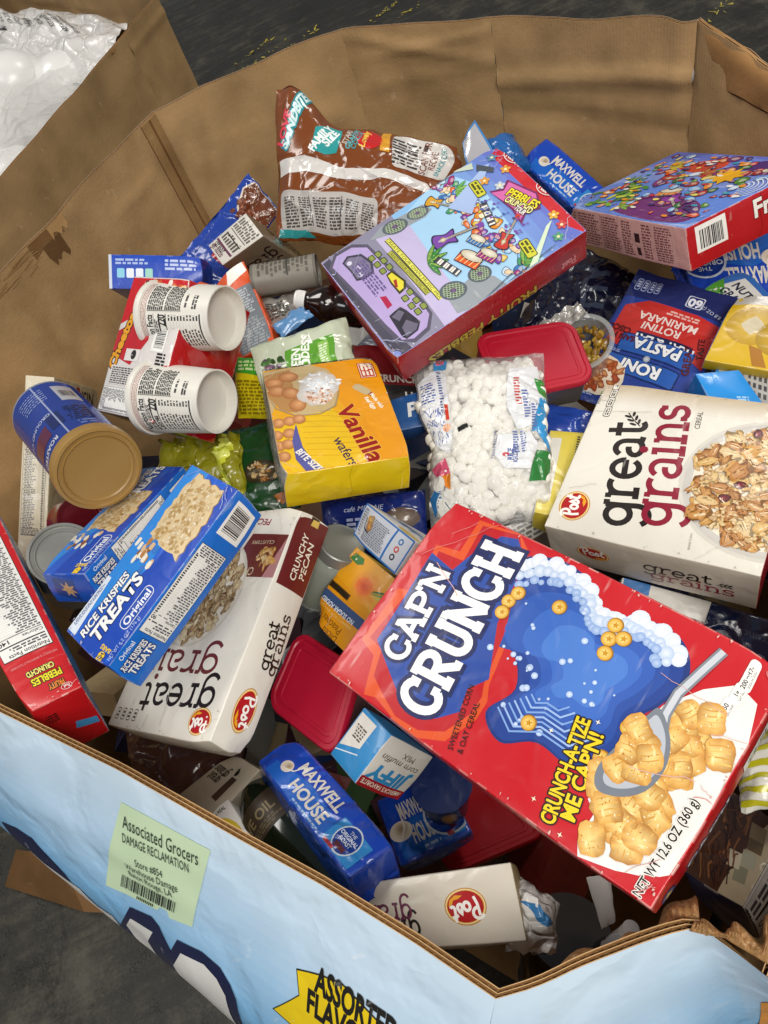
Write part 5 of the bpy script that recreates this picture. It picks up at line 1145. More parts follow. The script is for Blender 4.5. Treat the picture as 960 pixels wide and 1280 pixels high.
# --- blue rice bar boxes
def rice_box(key, label, rnd, second=False):
    b = Body('snack_box', key, label, 'snack box', {'*': '1b50b6', 'F': '1e5cc8', 'B': '1b6fd0', 'L': '194aa8', 'R': '1a58bd', 'T': '1a4fb0'}, bulge=.0018, amp=.0008, group='blue rice bar boxes', wear=.45)
    A = b.art('F'); w, h = b.size()
    A.poly([(-w, -h), (w, -h), (w, -h*.62), (w*.1, -h*.2), (-w*.98, h*.35)], '1747b2'); A.poly([(-w*.95, h*.95), (-w*.1, -h*.1), (w, h*.2), (w, h*.95)], '2b86da'); A.up()
    cx, cy = (w*.55, 0) if not second else (w*.1, h*.05)
    P = [(cx-w*.40, cy-h*.72), (cx-w*.02, cy-h*.80), (cx+w*.36, cy-h*.66), (cx+w*.40, cy+h*.55), (cx+w*.05, cy+h*.68), (cx-w*.34, cy+h*.60)]
    Q = []
    for i in range(len(P)):
        a, c = Vector(P[i]), Vector(P[(i+1) % len(P)])
        for k in range(7): Q.append(tuple(a.lerp(c, k/7)+Vector((rnd.uniform(-.0022, .0022), rnd.uniform(-.0022, .0022)))))
    A.poly([(x*1.0+.0006, y-.0014) for x, y in Q], '8a6a3c'); A.up(); A.poly(Q, 'd9c093'); A.up()
    for k in range(230):
        x, y = cx+rnd.uniform(-.36, .34)*w, cy+rnd.uniform(-.62, .52)*h; c = rnd.choice(('e9d6ae', 'c9a86f', 'dcc294', 'b8945a', 'f0e2c2'))
        A.blob(x, y, .0033, .0019, c, mix(c, '9a7440', .5), n=7, rnd=rnd, rot=rnd.uniform(0, 3)); A.up(.03)
    A.up(.5); 
    for k in range(26):
        x, y = cx-w*.55+rnd.gauss(0, .07)*w, cy+h*.35+rnd.gauss(0, .25)*h; A.blob(x, y, .005, .0032, rnd.choice(('b07a48', 'd8b488', 'e9e2d2', '8a5228', '3a74c4')), n=8, rnd=rnd); A.up(.15)
    A.build('bar_picture')
    A = b.art('F'); x0, x1 = (-w*.93, -w*.22) if not second else (w*.25, w*.95)
    y = h*.05 if not second else h*.15
    fittext(A, "RICE KRISPIES", (x0, y+h*.22), (x1, y+h*.22), h*.24, 'f4f4f2', bold=.03, shear=.12, ring='12286a', rw=.0011); A.up(); fittext(A, 'TREATS', (x0+.004, y-h*.28), (x1+.006, y-h*.28), h*.40, 'f4f4f2', bold=.04, shear=.12, ring='12286a', rw=.0013)
    A.up(); xo = x0+w*.28 if not second else -w*.86
    A.at(xo+w*.25, -h*.62, 0); A.rrect(-.024, -.0075, .024, .0075, .006, 'eef1f6'); A.up(.5); A.rrect(-.0232, -.0067, .0232, .0067, .0055, '1c49a8'); A.up(.5); A.text('Original', 0, -.0042, .0125, 'f2f4f8', bold=.02); A.home()
    A.at(-w*.93, -h*.60, 90); A.text('8', 0, -.002, .016, 'f0c92a', bold=.06, ring='10204c', rw=.0008); A.text('BARS', 0, -.009, .007, 'f0c92a', bold=.03); A.home()
    if not second: A.poly([(-w*.97, h*.6), (-w*.35, h*.80), (-w*.35, h*.97), (-w*.97, h*.97)], 'd9e2ee'); A.up(.6); A.fine_print(-w*.9, h*.8, -w*.4, h*.93, 3, '4a5a8a', rnd=rnd)
    fittext(A, 'NET WT 6.2 OZ (176 g)', (-w*.95, -h*.93), (-w*.45, -h*.93), .0045, 'b9cdf0'); A.build('brand_lettering')
    A = b.art('B'); a_, b_ = b.size('B')
    A.rect(-a_*.55, -b_*.62, a_*.42, b_*.86, 'efece4'); A.up()
    A.at(a_*.42, -b_*.62, 90); A.facts(.0, .0, b_*1.48, a_*.97, 90, rnd=rnd); A.home()
    A.bars(a_*.56, -b_*.72, a_*.93, b_*.62, rnd=rnd, vert=False)
    fittext(A, 'RICE KRISPIES', (-a_*.95, b_*.15), (-a_*.60, b_*.15), b_*.3, 'f2f3f2', bold=.03, ring='12286a', rw=.0009); fittext(A, 'TREATS', (-a_*.93, -b_*.32), (-a_*.60, -b_*.32), b_*.38, 'f2f3f2', bold=.03, ring='12286a', rw=.0009)
    fittext(A, 'Original', (-a_*.88, b_*.62), (-a_*.66, b_*.62), b_*.22, 'e8eef8', bold=.02); A.build('nutrition_panel')
    A = b.art('L'); a_, b_ = b.size('L'); A.poly([(-a_*.9, -b_*.2), (a_*.6, -b_*.4), (a_*.8, b_*.5), (-a_*.4, b_*.7)], '15367c'); A.up(); A.star(0, 0, .012, 'b49060', k=7); A.build('end_print')
    return b
worn_rice = rice_box('rice1', 'long blue rice treat box turned to show its white nutrition table and bar code', random.Random(31))
rice_box('rice2', 'long blue rice treat box under the gold-lidded can, only its bar picture showing', random.Random(32), True)

# --- vanilla wafers in crinkled overwrap
worn_vanilla = b = Body('wafer_box', 'vanilla', 'yellow vanilla wafer box in clear overwrap with eggs on its picture', 'wafer box', {'*': 'd8ae12', 'F': 'e9a81c', 'R': 'e2c115', 'L': 'b9b19a', 'T': 'd8b02a', 'B': 'b8b3a4'}, bulge=.003, amp=.0012, wear=.1,
         material=mat('overwrapped_card', .20, .7, bump=.2, scale=40, crease=.25, cscale=10, dirt=.06))
A = b.art('F'); w, h = b.size(); rn = random.Random(6)
A.poly([(-w*.99, h*.99), (w*.99, h*.99), (w*.99, h*.5), (-w*.99, -h*.1)], 'e89a16'); A.poly([(w*.99, h*.5), (w*.99, -h*.99), (w*.2, -h*.99), (-w*.2, -h*.1)], 'e9bd1f'); A.up()
for k in range(9): A.line([(w*(-.05+.1*k), -h*.55), (w*(.02+.1*k), -h*.1), (w*(.15+.085*k), h*.35)], .0012, 'd9a312')
A.up(); A.poly([(-.0903,-.0721),(-.1047,-.0132),(-.0800,.0072),(-.0568,.0151),(-.0112,.0075),(.0029,-.0038),(.0035,-.0422),(-.0266,-.0636),(-.0077,-.0804)], 'c9b080'); A.up()
A.poly([(-.0835,-.0710),(-.0897,-.0380),(-.0022,-.0413),(-.0105,-.0591),(-.0392,-.0726)], 'b98a52'); A.up()
def egg(p, rx, ry, rot, c='c9834a'): A.ell(p[0], p[1], rx, ry, 'e6aa74', mix(c, '7a4420', .45), n=18, rot=rot, off=(-rx*.2, ry*.25)); A.up(.4)
for p in [(-.0741,-.0423),(-.0652,-.0614),(-.0489,-.0596),(-.0409,-.0442),(-.0167,-.0391)]: egg(p, .0125, .0105, rn.uniform(0, 90))
c = Vector((-.0430,-.0104)); A.blob(c.x, c.y, .034, .024, 'f2efee', 'cfc6bc', n=24, rag=.1, rnd=rn, rot=-.4); A.up()
for k in range(150):
    q = math.sqrt(rn.random()); t = rn.uniform(0, 6.28); A.blob(c.x+.014+q*.017*math.cos(t), c.y+q*.017*math.sin(t), .0024, .0017, rn.choice(('d9a98a', 'e8cfc0', 'f2e6dc', 'b87a58', 'e6d2b8')), n=6, rnd=rn); A.up(.03)
for k in range(60): A.blob(c.x-.008+rn.gauss(0, .010), c.y+.004+rn.gauss(0, .010), .004, .002, rn.choice(('ffffff', 'dfe4ea', 'eef0f2')), n=7, rnd=rn, rot=rn.uniform(0, 3)); A.up(.04)
A.up(.5); A.line([(-.0370,-.0767),(-.0163,-.0650),(.0031,-.0440),(.0062,-.0159),(-.0043,.0043),(-.0331,.0136)], .0018, 'a4906c'); A.up()
for p in [(.0100,-.0657),(.0100,-.0526),(.0095,-.0412),(.0303,-.0704),(.0307,-.0556),(.0485,-.0692),(.0480,-.0591),(.0666,-.0663)]: egg(p, .0085, .0075, 20, 'd08a50')
A.poly([(.0171,-.0461),(.0567,-.0439),(.0852,-.0350),(.1003,-.0251),(.0982,-.0461),(.0745,-.0540),(.0436,-.0538)], '5a5a9c'); A.up()
fittext(A, 'BITE SIZE', (.0628,-.0531), (.0984,-.0337), .0085, 'f0ecdf', bold=.03)
A.build('wafer_picture')
A = b.art('F')
fittext(A, 'Vanilla', (-.0015,.0037), (.0983,.0248), .022, '9a1c14', bold=.03, ring='eab53a', rw=.0012); A.up(); fittext(A, 'wafers', (.0520,-.0091), (.0973,.0023), .0125, '3b2a4a', bold=.01)
A.at(*(-.0679,.0561), 0); A.rect(-.016, -.0105, .016, .0105, 'a82a20'); A.up(.5); A.rect(-.0148, -.0093, .0148, .0093, 'f0dfc8'); A.up(.5); A.rect(-.0138, -.0083, .0138, .0083, 'b8402c'); A.up(.5); A.fine_print(-.012, -.0075, .012, .0075, 3, 'f2e4d2', rnd=rn, ragged=.05); A.home(); A.up()
A.at(*(-.0302,.0419), -50); A.rrect(-.006, -.012, .006, .012, .004, 'c9b48a'); A.rect(-.003, .012, .003, .017, '8a2a1c'); A.home(); A.up()
for (p0, p1, t) in (((-.0191,.0495), (.0086,.0572), 'Made with'), ((-.0131,.0413), (.0096,.0481), 'Real Eggs')): fittext(A, t, p0, p1, .0055, 'fbf3df', bold=.03)
A.build('brand_lettering')
A = b.art('R'); a_, b_ = b.size('R'); A.line([(-a_*.9, b_*.9), (a_*.9, b_*.86)], .0006, 'f6e686'); A.rect(-a_*.95, -b_*.95, a_*.2, b_*.95, 'e5c517'); A.build('end_print'); b.seam('R', 'b8980c')
# loose overwrap along the long sides
for f, nm in (('L', 'overwrap_fold'), ('B', 'overwrap_fold')):
    a_, b_ = b.size(f); mm = MB(); ar = b.art(f)
    mm.grid(lambda u, v: ar.place((u*2-1)*a_, (v*2-1)*b_, .0018+.0022*abs(noise.noise(Vector((u*9, v*5, a_*90))))), 26, 14, 'd9d6cc'); mm.build(nm, CLEAR(), b.ob)

# --- peaches, muffin mixes
worn_peaches = b = Body('fruit_cup_carton', 'peaches', 'orange diced peaches carton with a slot handle and blue band, upside down', 'fruit carton', {'*': 'c98a10', 'F': 'e09614', 'L': 'e9e4da', 'R': 'd9d4c8', 'T': 'c98a10', 'B': 'e8c23a'}, bulge=.0015, wear=.35, crush=[((1, 1, 1), .02, (-.008, -.006, 0))])
A = b.art('F'); w, h = b.size(); rn = random.Random(17)
A.poly([(-w, -h), (w, -h), (w, -h*.2), (-w, h*.05)], 'e6a018'); A.up()
c = Vector((.0169,-.0197)); A.ell(c.x, c.y, .022, .018, 'e8792c', 'e39a24', n=24); A.up(); A.ell(c.x+.003, c.y, .013, .010, 'd04a2c', 'e8792c', n=18); A.up(); 
for k in range(3): A.poly([(c.x-.010, c.y+.002*k), (c.x-.026, c.y-.006+.004*k), (c.x-.028, c.y-.010+.004*k), (c.x-.012, c.y-.003+.003*k)], ('3c6a22', '79963a', 'c9b84a')[k]); A.up(.4)
A.line([(.0763,.0156),(-.0030,.0142),(-.0742,.0123)], .0125, '39527f'); A.up(); fittext(A, 'NO SUGAR ADDED', (.0011,.0159), (.0620,.0180), .0058, 'dfe6ee', bold=.02)
A.poly([(.0626,-.0340),(.0593,-.0429),(.0439,-.0431),(.0399,-.0376),(.0475,-.0330)], '3f7a3a'); A.up(.5); A.rect(*(c_-.0012 for c_ in (.0535,-.0373)), *(c_+.0012 for c_ in (.0535,-.0373)), 'd8e4c0'); A.up()
A.build('peach_picture')
A = b.art('F'); fittext(A, 'Diced', (.0073,.0418), (.0331,.0429), .0085, '8a5a10', bold=.01); fittext(A, 'Peaches', (.0087,.0319), (.0444,.0325), .0085, '8a5a10', bold=.01); A.up()
fittext(A, 'PERFECT FOR SNACKS', (-.0006,.0234), (.0610,.0265), .0032, 'f0c878'); A.build('flavour_lettering')
A = b.art('F'); A.line([(.0650,.0016),(.0462,.0011),(.0272,.0012)], .0075, '6b4a10'); A.up(); A.line([(.0633,.0017),(.0458,.0014),(.0285,.0015)], .0058, '2b2114'); A.build('handle_slot')

def jiffy_logo(A, p0, p1, h, col='2a6fae'):
    fittext(A, 'JIFFY', p0, p1, h, col, bold=.05, shear=.15)
b = Body('muffin_mix_box', 'jiffy1', 'small blue and white muffin mix box below the yellow wafer box, recipe side up', 'baking mix box', {'*': '1d62a6', 'F': 'b9bcc4', 'T': 'eceae4', 'L': '1d5e9e', 'R': 'e0ded8'}, group='muffin mix boxes', bulge=.0018, wear=.3)
A = b.art('F'); w, h = b.size()
for x0, y0, x1, y1 in ((-w, h*.9, w, h), (-w, -h, w, -h*.9), (-w, -h, -w*.96, h), (w*.95, -h, w, h), (w*.34, -h, w*.40, h)): A.rect(x0, y0, x1, y1, '1d62a6')
A.up(); rn = random.Random(19); A.fine_print(-w*.62, -h*.8, w*.3, h*.62, 13, '6b6f7a', rnd=rn); A.fine_print(-w*.92, -h*.8, -w*.75, h*.8, 10, '6b6f7a', rnd=rn)
A.blob(-w*.55, h*.35, .006, .006, 'e0b03a', 'a87820', rnd=rn); A.up(.5); A.blob(-w*.48, h*.05, .007, .005, 'd8952c', '8a5a1c', rnd=rn); A.up(.5); A.line([(-w*.72, h*.4), (-w*.66, -h*.2), (-w*.4, -h*.3)], .0014, '2a2a30'); A.up(.5)
for k, c in enumerate(('2c6a9e', 'b8402c', '2a2a30')): A.ell(w*.66, h*(.5-.45*k), .0038, .0034, c, n=12); A.up(.3); A.ell(w*.66, h*(.5-.45*k), .002, .0018, 'b9bcc4', n=10); A.up(.3)
A.build('recipe_panel')
A = b.art('T'); a_, b_ = b.size('T'); jiffy_logo(A, (-a_*.75, -b_*.55), (a_*.72, -b_*.55), .018); A.ell(a_*.55, -b_*.86, .02, .008, 'd8b92a'); A.up(); A.rect(-a_, -b_, -a_*.94, b_, '1d62a6'); A.build('brand_lettering')
b = Body('muffin_mix_box', 'jiffy2', 'upside-down corn muffin mix box wedged under the edge of the big red box', 'baking mix box', {'*': '2a84c4', 'F': 'd9d5cc', 'R': '2b8ac8', 'L': 'cfcac0', 'T': 'bdb8ae'}, group='muffin mix boxes', bulge=.0015, wear=.3)  # top end is pale card, its shade put into the grey
A = b.art('F'); w, h = b.size(); A.rect(-w, h*.62, w, h, '9c1b24'); A.up(); fittext(A, 'AMERICA\'S FAVORITE', (-w*.9, h*.70), (w*.9, h*.70), .0052, 'eadccb', bold=.02)
jiffy_logo(A, (-w*.75, h*.08), (w*.85, h*.08), .0155, '3088c0'); A.up(); fittext(A, 'corn muffin', (-w*.8, -h*.36), (w*.75, -h*.36), .0072, '4a443c', shear=.3); fittext(A, 'MIX', (-w*.4, -h*.66), (w*.1, -h*.66), .0065, '4a443c'); A.build('brand_lettering')
A = b.art('R'); a_, b_ = b.size('R'); A.poly([(-a_*.2, -b_*.85), (a_*.9, -b_*.85), (a_*.9, b_*.5), (-a_*.2, b_*.1)], 'e2ded6'); A.up(); A.line([(-a_*.3, b_*.3), (a_*.95, b_*.72)], .0012, 'dfe8f0'); A.fine_print(0, -b_*.5, a_*.7, 0, 5, '5a544c'); A.build('recipe_panel')

# --- smaller cartons
b = Body('food_box', 'bluebox', 'bright blue carton with pale nutrition marks, behind the pack of white cups', 'food carton', {'*': '1c3fa6', 'F': '1f49b8', 'T': '1c3f9c', 'L': '8d8a86'}, wear=.3)
A = b.art('F'); w, h = b.size(); rn = random.Random(23); A.fine_print(-w*.85, h*.4, -w*.1, h*.8, 2, 'aebfe8', rnd=rn); A.fine_print(w*.2, h*.1, w*.95, h*.8, 3, 'c0cdf0', rnd=rn)
for k in range(4): A.rrect(-w*(.82-.20*k), -h*.35, -w*(.66-.20*k), h*.2, .002, ('8fd0e8', 'e8eef8', 'e8eef8', '9fd8c8')[k]); A.up(.3)
A.rect(-w, -h, -w*.93, h, 'cfd6e2'); A.build('nutrition_print')
b = Body('juice_carton', 'orange', 'orange broth carton with an orange screw cap and a grey text panel', 'drink carton', {'*': 'd9521c', 'F': 'd8511b', 'T': 'e25a1e'}, wear=.25, crush=[((-1, 1, 1), .03, (0, -.01, -.012))])
A = b.art('F'); w, h = b.size(); A.rect(-w*.55, -h*.98, w*.92, h*.45, '6f767c'); A.up(); rn = random.Random(24); A.fine_print(-w*.45, -h*.2, w*.85, h*.4, 10, 'b0b6ba', rnd=rn); A.fine_print(-w*.45, -h*.95, w*.85, -h*.3, 11, '9aa1a6', rnd=rn)
A.poly([(w*.1, h*.99), (w*.9, h*.99), (w*.98, h*.75), (-w*.1, h*.6)], 'efe9e0'); A.build('text_panel')
cp = Round('screw_cap', (0, 0, 0), (0, 0, .018), [(0, 0), (.0135, 0), (.0135, .013), (.0125, .016), (.0, .0165)], ['e0551a']*4, None, None, PLAST(), 28, parent=b.ob)
cp.ob.matrix_basis = Matrix.Translation((-w*1.05, h*.82, b.h[2]*.55)) @ Matrix.Rotation(math.radians(-62), 4, 'Y') @ Matrix.Rotation(math.radians(-35), 4, 'X')
b = Body('food_box', 'jiff360', 'pale blue edged carton with a grey 360 calorie nutrition table at the right edge', 'food carton', {'*': '2a86c8', 'F': '2c8fd2', 'L': '1f6fae'}, wear=.3)
A = b.art('F'); w, h = b.size(); rn = random.Random(25); A.rect(-w*.92, -h*.95, w*.9, h*.72, 'b3b1ae'); A.up(); A.at(-w*.42, -h*.05, 0); A.text('360', 0, 0, .022, '1a1a1c', rot=90, bold=.03); A.home()
A.rect(-w*.72, -h*.2, -w*.66, h*.6, '1a1a1c'); A.rect(-w*.3, -h*.9, -w*.28, h*.65, '1a1a1c')
for k in range(7): A.fine_print(-w*(.15-.14*k), -h*.85, -w*(.06-.14*k), h*.6, 6, '4a4a4e', rnd=rn)
A.build('nutrition_panel')
b = Body('food_box', 'bluesm', 'bright plain blue carton end peeping from behind the great cream cereal box', 'food carton', {'*': '1f7fd0', 'F': '2390e0', 'L': '1c6cb4'}, wear=.3)
A = b.art('F'); w, h = b.size(); A.fine_print(w*.1, -h*.55, w*.6, -h*.3, 2, 'a8d4f4'); A.rect(w*.1, -h*.9, w*.8, -h*.68, 'cfe4f2'); A.build('end_print')
b = Body('granola_bar_box', 'nutribox', 'blue and white cereal bar box tilted on the coffee pack at the right edge', 'snack box', {'*': '2a6cc0', 'F': '2f74cc', 'B': '1f55a0'}, wear=.3)
A = b.art('F'); w, h = b.size(); A.poly([(-w*.85, -h*.75), (w*.9, -h*.6), (w*.9, h*.7), (-w*.6, h*.7)], 'eef0ec'); A.up(); fittext(A, 'NUTRI', (-w*.55, h*.05), (w*.5, h*.05), .014, '1f2f4a', bold=.03); fittext(A, 'GRAIN', (-w*.62, -h*.45), (w*.35, -h*.45), .014, '1f2f4a', bold=.03); A.poly([(-w*.95, -h*.95), (-w*.1, -h*.95), (-w*.6, -h*.2), (-w*.95, h*.1)], '58a83a'); A.build('brand_lettering')
b = Body('food_box', 'amerbox', 'white and blue carton with a dark red stripe, glimpsed below the raisin flake cereal box', 'food carton', {'*': 'a9a49a', 'F': 'cfccc4'}, wear=.3)
A = b.art('F'); w, h = b.size(); A.rect(-w, h*.2, w*.3, h, '7a1a22'); A.up(); fittext(A, 'America', (-w*.9, h*.4), (w*.2, h*.4), .009, 'd9cfc4', shear=.2); A.rect(w*.35, -h, w*.95, -h*.3, '2a6aa8'); A.build('brand_lettering')
b = Body('food_box', 'yelbox', 'narrow yellow and white carton leaning between the marshmallows and the cream cereal box', 'food carton', {'*': 'c9b63a', 'F': 'd6c23a', 'L': 'd6d4cc', 'R': 'c2ae34'}, wear=.3, amp=.001)
A = b.art('F'); w, h = b.size(); A.rect(w*.15, -h*.3, w*.95, h*.95, 'dcca3c'); A.rect(-w*.95, -h*.7, -w*.35, h*.8, 'd9d6cc'); A.up(); A.fine_print(w*.4, -h*.1, w*.55, h*.9, 16, '2a2410'); A.rect(w*.3, -h*.55, w*.8, -h*.12, '4a3c1a'); A.build('end_print')
b = Body('food_box', 'greybox', 'grey carton side full of small print, beneath the marshmallow bag', 'food carton', {'*': '8d8a84', 'F': 'a7a49d'}, wear=.2)
A = b.art('F'); w, h = b.size(); A.fine_print(-w*.95, -h*.9, w*.95, h*.9, 6, '4f4d49', rnd=random.Random(4)); A.build('text_panel')
b = Body('food_box', 'redblk', 'dark red and black carton under the near edge of the concert cereal box', 'food carton', {'*': '6d0f14', 'F': '7a1218'}, wear=.3)
A = b.art('F'); w, h = b.size(); A.rect(-w*.9, -h*.95, w*.95, -h*.35, '1a1414'); A.up(); A.text('CRUNCH', w*.3, -h*.25, .014, 'd8cfc4', bold=.03); A.text('H', w*.6, -h*.85, .016, 'e8e2da', bold=.03); A.build('brand_lettering')
b = Body('food_box', 'bluep2', 'small blue box corner with a white letter P, beside the marshmallow bag', 'food carton', {'*': '1c4a86', 'F': '1f5596'}, wear=.3)
A = b.art('F'); w, h = b.size(); A.text('P', w*.3, -h*.3, .026, 'e6e8ea', bold=.04); A.build('brand_lettering')
b = Body('food_box', 'tissue', 'blue edged carton end shining silver, behind the concert cereal box', 'food carton', {'*': '2f74b4', 'F': 'cfcdd2'}, wear=.2, material=mat('silvered_card', .18, .4, metal=.35, bump=.3, scale=160, dirt=.05))
A = b.art('F'); w, h = b.size()
for x0, y0, x1, y1 in ((-w, h*.9, w, h), (-w, -h, -w*.86, h), (w*.86, -h, w, h)): A.rect(x0, y0, x1, y1, '3a80c0')
A.build('edge_band', CARD())
b = Body('food_pouch', 'blueback', 'crumpled bright blue plastic wrap behind the silver carton end', 'food pouch', {'F': '1f62a8', 'K': '1a4f8a'}, soft=True, wr=.006, edge=.006)
b = Body('cake_box', 'darkbox', 'navy edged cake carton with brown picture and white nutrition side, at the near corner', 'food carton', {'*': '121a44', 'F': '4a2c1c', 'L': '141c4c', 'B': 'dcd9d2', 'K': '121a44'}, wear=.35, crush=[((-1, -1, -1), .02, (.003, .003, .004))])
A = b.art('F'); w, h = b.size(); rn = random.Random(29)
A.poly([(-w*.98, -h*.98), (-w*.1, -h*.98), (w*.9, -h*.98), (w*.9, -h*.7), (-w*.1, -h*.45), (-w*.98, -h*.2)], 'b9ab8c'); A.up()
for x, y, c in ((-.6, -.75, '8c8a72'), (-.25, -.8, 'a8a68e'), (.1, -.8, '6a5a40'), (-.4, -.5, 'c9bfa4'), (.35, -.75, '8a7a58')): A.rect(x*w, y*h, (x+.32)*w, (y+.32)*h, c, rot=8); A.up(.3)
for k in range(90):
    x, y = rn.uniform(-.95, .95)*w, rn.uniform(-.4, .95)*h; A.line([(x, y), (x+rn.uniform(.004, .012), y+rn.uniform(-.003, .006)), (x+rn.uniform(.012, .024), y+rn.uniform(-.004, .01))], rn.uniform(.0008, .0022), rn.choice(('3a2016', '6b4226', '8a5a34', '2a1710', '54331e'))); A.up(.08)
A.build('cake_picture')
A = b.art('B'); a_, b_ = b.size('B'); A.facts(-a_*.97, -b_*.9, a_*.97, b_*.9, 160, rnd=rn, title=False); fittext(A, 'Nutrition Facts', (-a_*.93, -b_*.85), (-a_*.93, b_*.8), .006, '17171b', bold=.02); A.build('nutrition_panel')
b = Body('food_box', 'yelcard', 'white card with a bright yellow patch, standing just inside the near rim', 'food carton', {'*': 'd9d7d2', 'F': 'e6e4de'}, wear=.2)
A = b.art('F'); w, h = b.size(); A.blob(0, h*.15, w*.75, h*.5, 'e6cf1a', 'd8b914', n=18, rag=.1); A.up(); fittext(A, 'WITH REAL', (-w*.8, h*.80), (w*.6, h*.80), .005, '22222a', bold=.02); A.build('end_print')

for k, (bb, n) in enumerate(((worn_capn, 12), (worn_grainsR, 10), (worn_pecan, 10), (worn_pebbles, 10), (worn_redbox, 8), (worn_fruity, 6), (worn_vanilla, 5), (worn_peaches, 5), (worn_rice, 7))): wear_lines(bb, n, 300+k)

# ------------------------------------------------------------------ bags, pouches, bricks
b = Body('snack_bag', 'brownbag', 'big glossy brown snack bag with a white band, by the far wall', 'snack bag', {'F': '7a3f16', 'K': '5f3012'}, soft=True, wr=.0075, wk=15, edge=.006,
         crush=[((-.80, 1.0, 0), .045, (-.008, .034, .016)), ((-.32, 1, 0), .03, (0, -.012, -.004)), ((1, .6, 0), .03, (.014, .006, .0))])
A = b.art('F'); w, h = b.size(); rn = random.Random(41)
A.poly([(-w*.95, h*.10), (-w*.6, h*.16), (-w*.1, h*.06), (w*.3, h*.16), (w*.78, h*.08), (w*.97, -h*.25), (w*.97, -h*.42), (w*.80, -h*.12), (w*.3, -h*.04), (-w*.1, -h*.13), (-w*.6, -h*.05), (-w*.95, -h*.12)], 'd9d5d0'); A.up(); 
A.build('white_band')
A = b.art('F'); A.rrect(-w*.92, -h*.92, w*.28, -h*.34, .008, 'b9b4ae'); A.up(); 
for k in range(6): A.fine_print(-w*(.86-.19*k), -h*.86, -w*(.70-.19*k), -h*.44, 11, '4a443e', rnd=rn)
A.rect(-w*.53, -h*.84, -w*.52, -h*.42, '2a2420'); A.rect(-w*.16, -h*.84, -w*.15, -h*.42, '2a2420'); A.build('nutrition_panel')
A = b.art('F'); A.rrect(w*.36, h*.22, w*.93, h*.93, .010, 'cfcac4'); A.up()
for k in range(3): A.at(w*(.44+.085*k), h*.55, 0); A.fine_print(-.010, -h*.28, .006, h*.28, 8, '3a3430', rnd=rn); A.home()
A.text('SCAN FOR', w*.735, h*.57, .0125, '7a4a3a', rot=86, bold=.02); A.text('RECIPES', w*.80, h*.55, .010, '7a4a3a', rot=86, bold=.02); A.text('SNACK IDEAS', w*.865, h*.55, .008, '2a8a90', rot=86, bold=.02); A.rect(w*.68, h*.72, w*.72, h*.84, '1c1a18'); A.build('story_panel')
A = b.art('F'); A.rect(w*.23, h*.45, w*.33, h*.93, 'd99a1e'); A.ell(w*.10, h*.66, .020, .018, 'c41a1a'); A.ell(w*.02, h*.7, .013, .011, 'c41a1a'); A.up(); A.text('Lovely', w*.08, h*.66, .013, 'f2c84a', rot=80, bold=.03)
A.poly([(-w*.52, h*.25), (-w*.38, h*.22), (-w*.25, h*.30), (-w*.22, h*.72), (-w*.34, h*.78), (-w*.50, h*.62)], '2f9a9a'); A.up(); A.text('FAMILY', -w*.40, h*.47, .015, 'eef4f2', rot=62, bold=.04); A.text('SIZE', -w*.30, h*.50, .015, 'eef4f2', rot=62, bold=.04)
A.text('SANDBITES', -w*.70, h*.62, .015, 'd5efee', rot=62, bold=.05, ring='2a8a94', rw=.0022); A.text('LOVE', -w*.84, h*.45, .014, 'd83a52', rot=66, bold=.05)
for k, (t, c) in enumerate((('STARS', 'c9bdb0'), ('GRAHAM', '5fb0b4'), ('COCOA', '3a9aa0'))): A.text(t, -w*(.13-.06*k), h*.60, .010, c, rot=70, bold=.03)
A.poly([(-w*.97, -h*.97), (-w*.5, -h*.98), (-w*.62, -h*.9), (-w*.95, -h*.86)], '2c8f90'); A.build('brand_lettering')

b = Body('pasta_pouch', 'roni', 'blue and red rotini marinara pasta pouch lying upside down beside the flat red cereal box', 'food pouch', {'F': '2b4396', 'K': '24367c'}, soft=True, wr=.0018, wk=9, edge=.002, material=mat('satin_film', .30, .25, bump=.15, scale=40, crease=.25, dirt=.06))
A = b.art('F', step=9e-5, lift=6e-4); w, h = b.size(); rn = random.Random(43)
A.rect(-w*.99, -h*.99, w*.99, -h*.58, '232f66'); A.poly([(-w*.95, -h*.50), (-w*.4, -h*.57), (w*.5, -h*.57), (w*.86, -h*.42), (w*.86, h*.10), (w*.55, h*.16), (w*.2, h*.02), (-w*.6, h*.02), (-w*.95, h*.12)], 'c2322c'); A.up()
A.text('ROTINI', w*.02, -h*.27, .016, 'e9d9d2', bold=.02); A.text('MARINARA', -w*.02, -h*.40, .016, 'e9d9d2', bold=.02); A.fine_print(-w*.5, -h*.52, w*.1, -h*.44, 2, 'e0b0a8', rnd=rn)
A.rect(-w*.66, -h*.12, w*.38, h*.03, '18264f'); A.up(); A.text('HEAT & EAT', -w*.14, -h*.085, .0155, 'eef0f2', bold=.04)
A.at(w*.02, h*.27, 0); 
A.rrect(-.052, -.002, .050, .026, .004, '16265c'); A.rrect(-.058, -.036, .044, -.006, .004, '16265c'); A.up(); A.rrect(-.050, .0, .048, .024, .003, '2a5cb0'); A.rrect(-.056, -.034, .042, -.008, .003, '2a5cb0'); A.up(); A.text('RONI', -.001, .0035, .0225, 'f2f4f6', bold=.04, ring='16265c', rw=.001); A.text('PASTA', -.007, -.031, .0225, 'f2f4f6', bold=.04, ring='16265c', rw=.001); A.up(); A.ell(-.003, -.004, .0048, .0048, 'd8dde2', '8a92a0', n=14); A.home()
A.text('GREAT', -w*.72, h*.05, .014, '5a1a1c', rot=-72, bold=.03); A.text('TASTE', -w*.82, -h*.15, .011, '5a1a1c', rot=-72, bold=.03); A.text('SAN FRAN', w*.72, -h*.02, .012, '5a1418', bold=.04); A.text('CISCO', w*.72, -h*.12, .012, '5a1418', bold=.04)
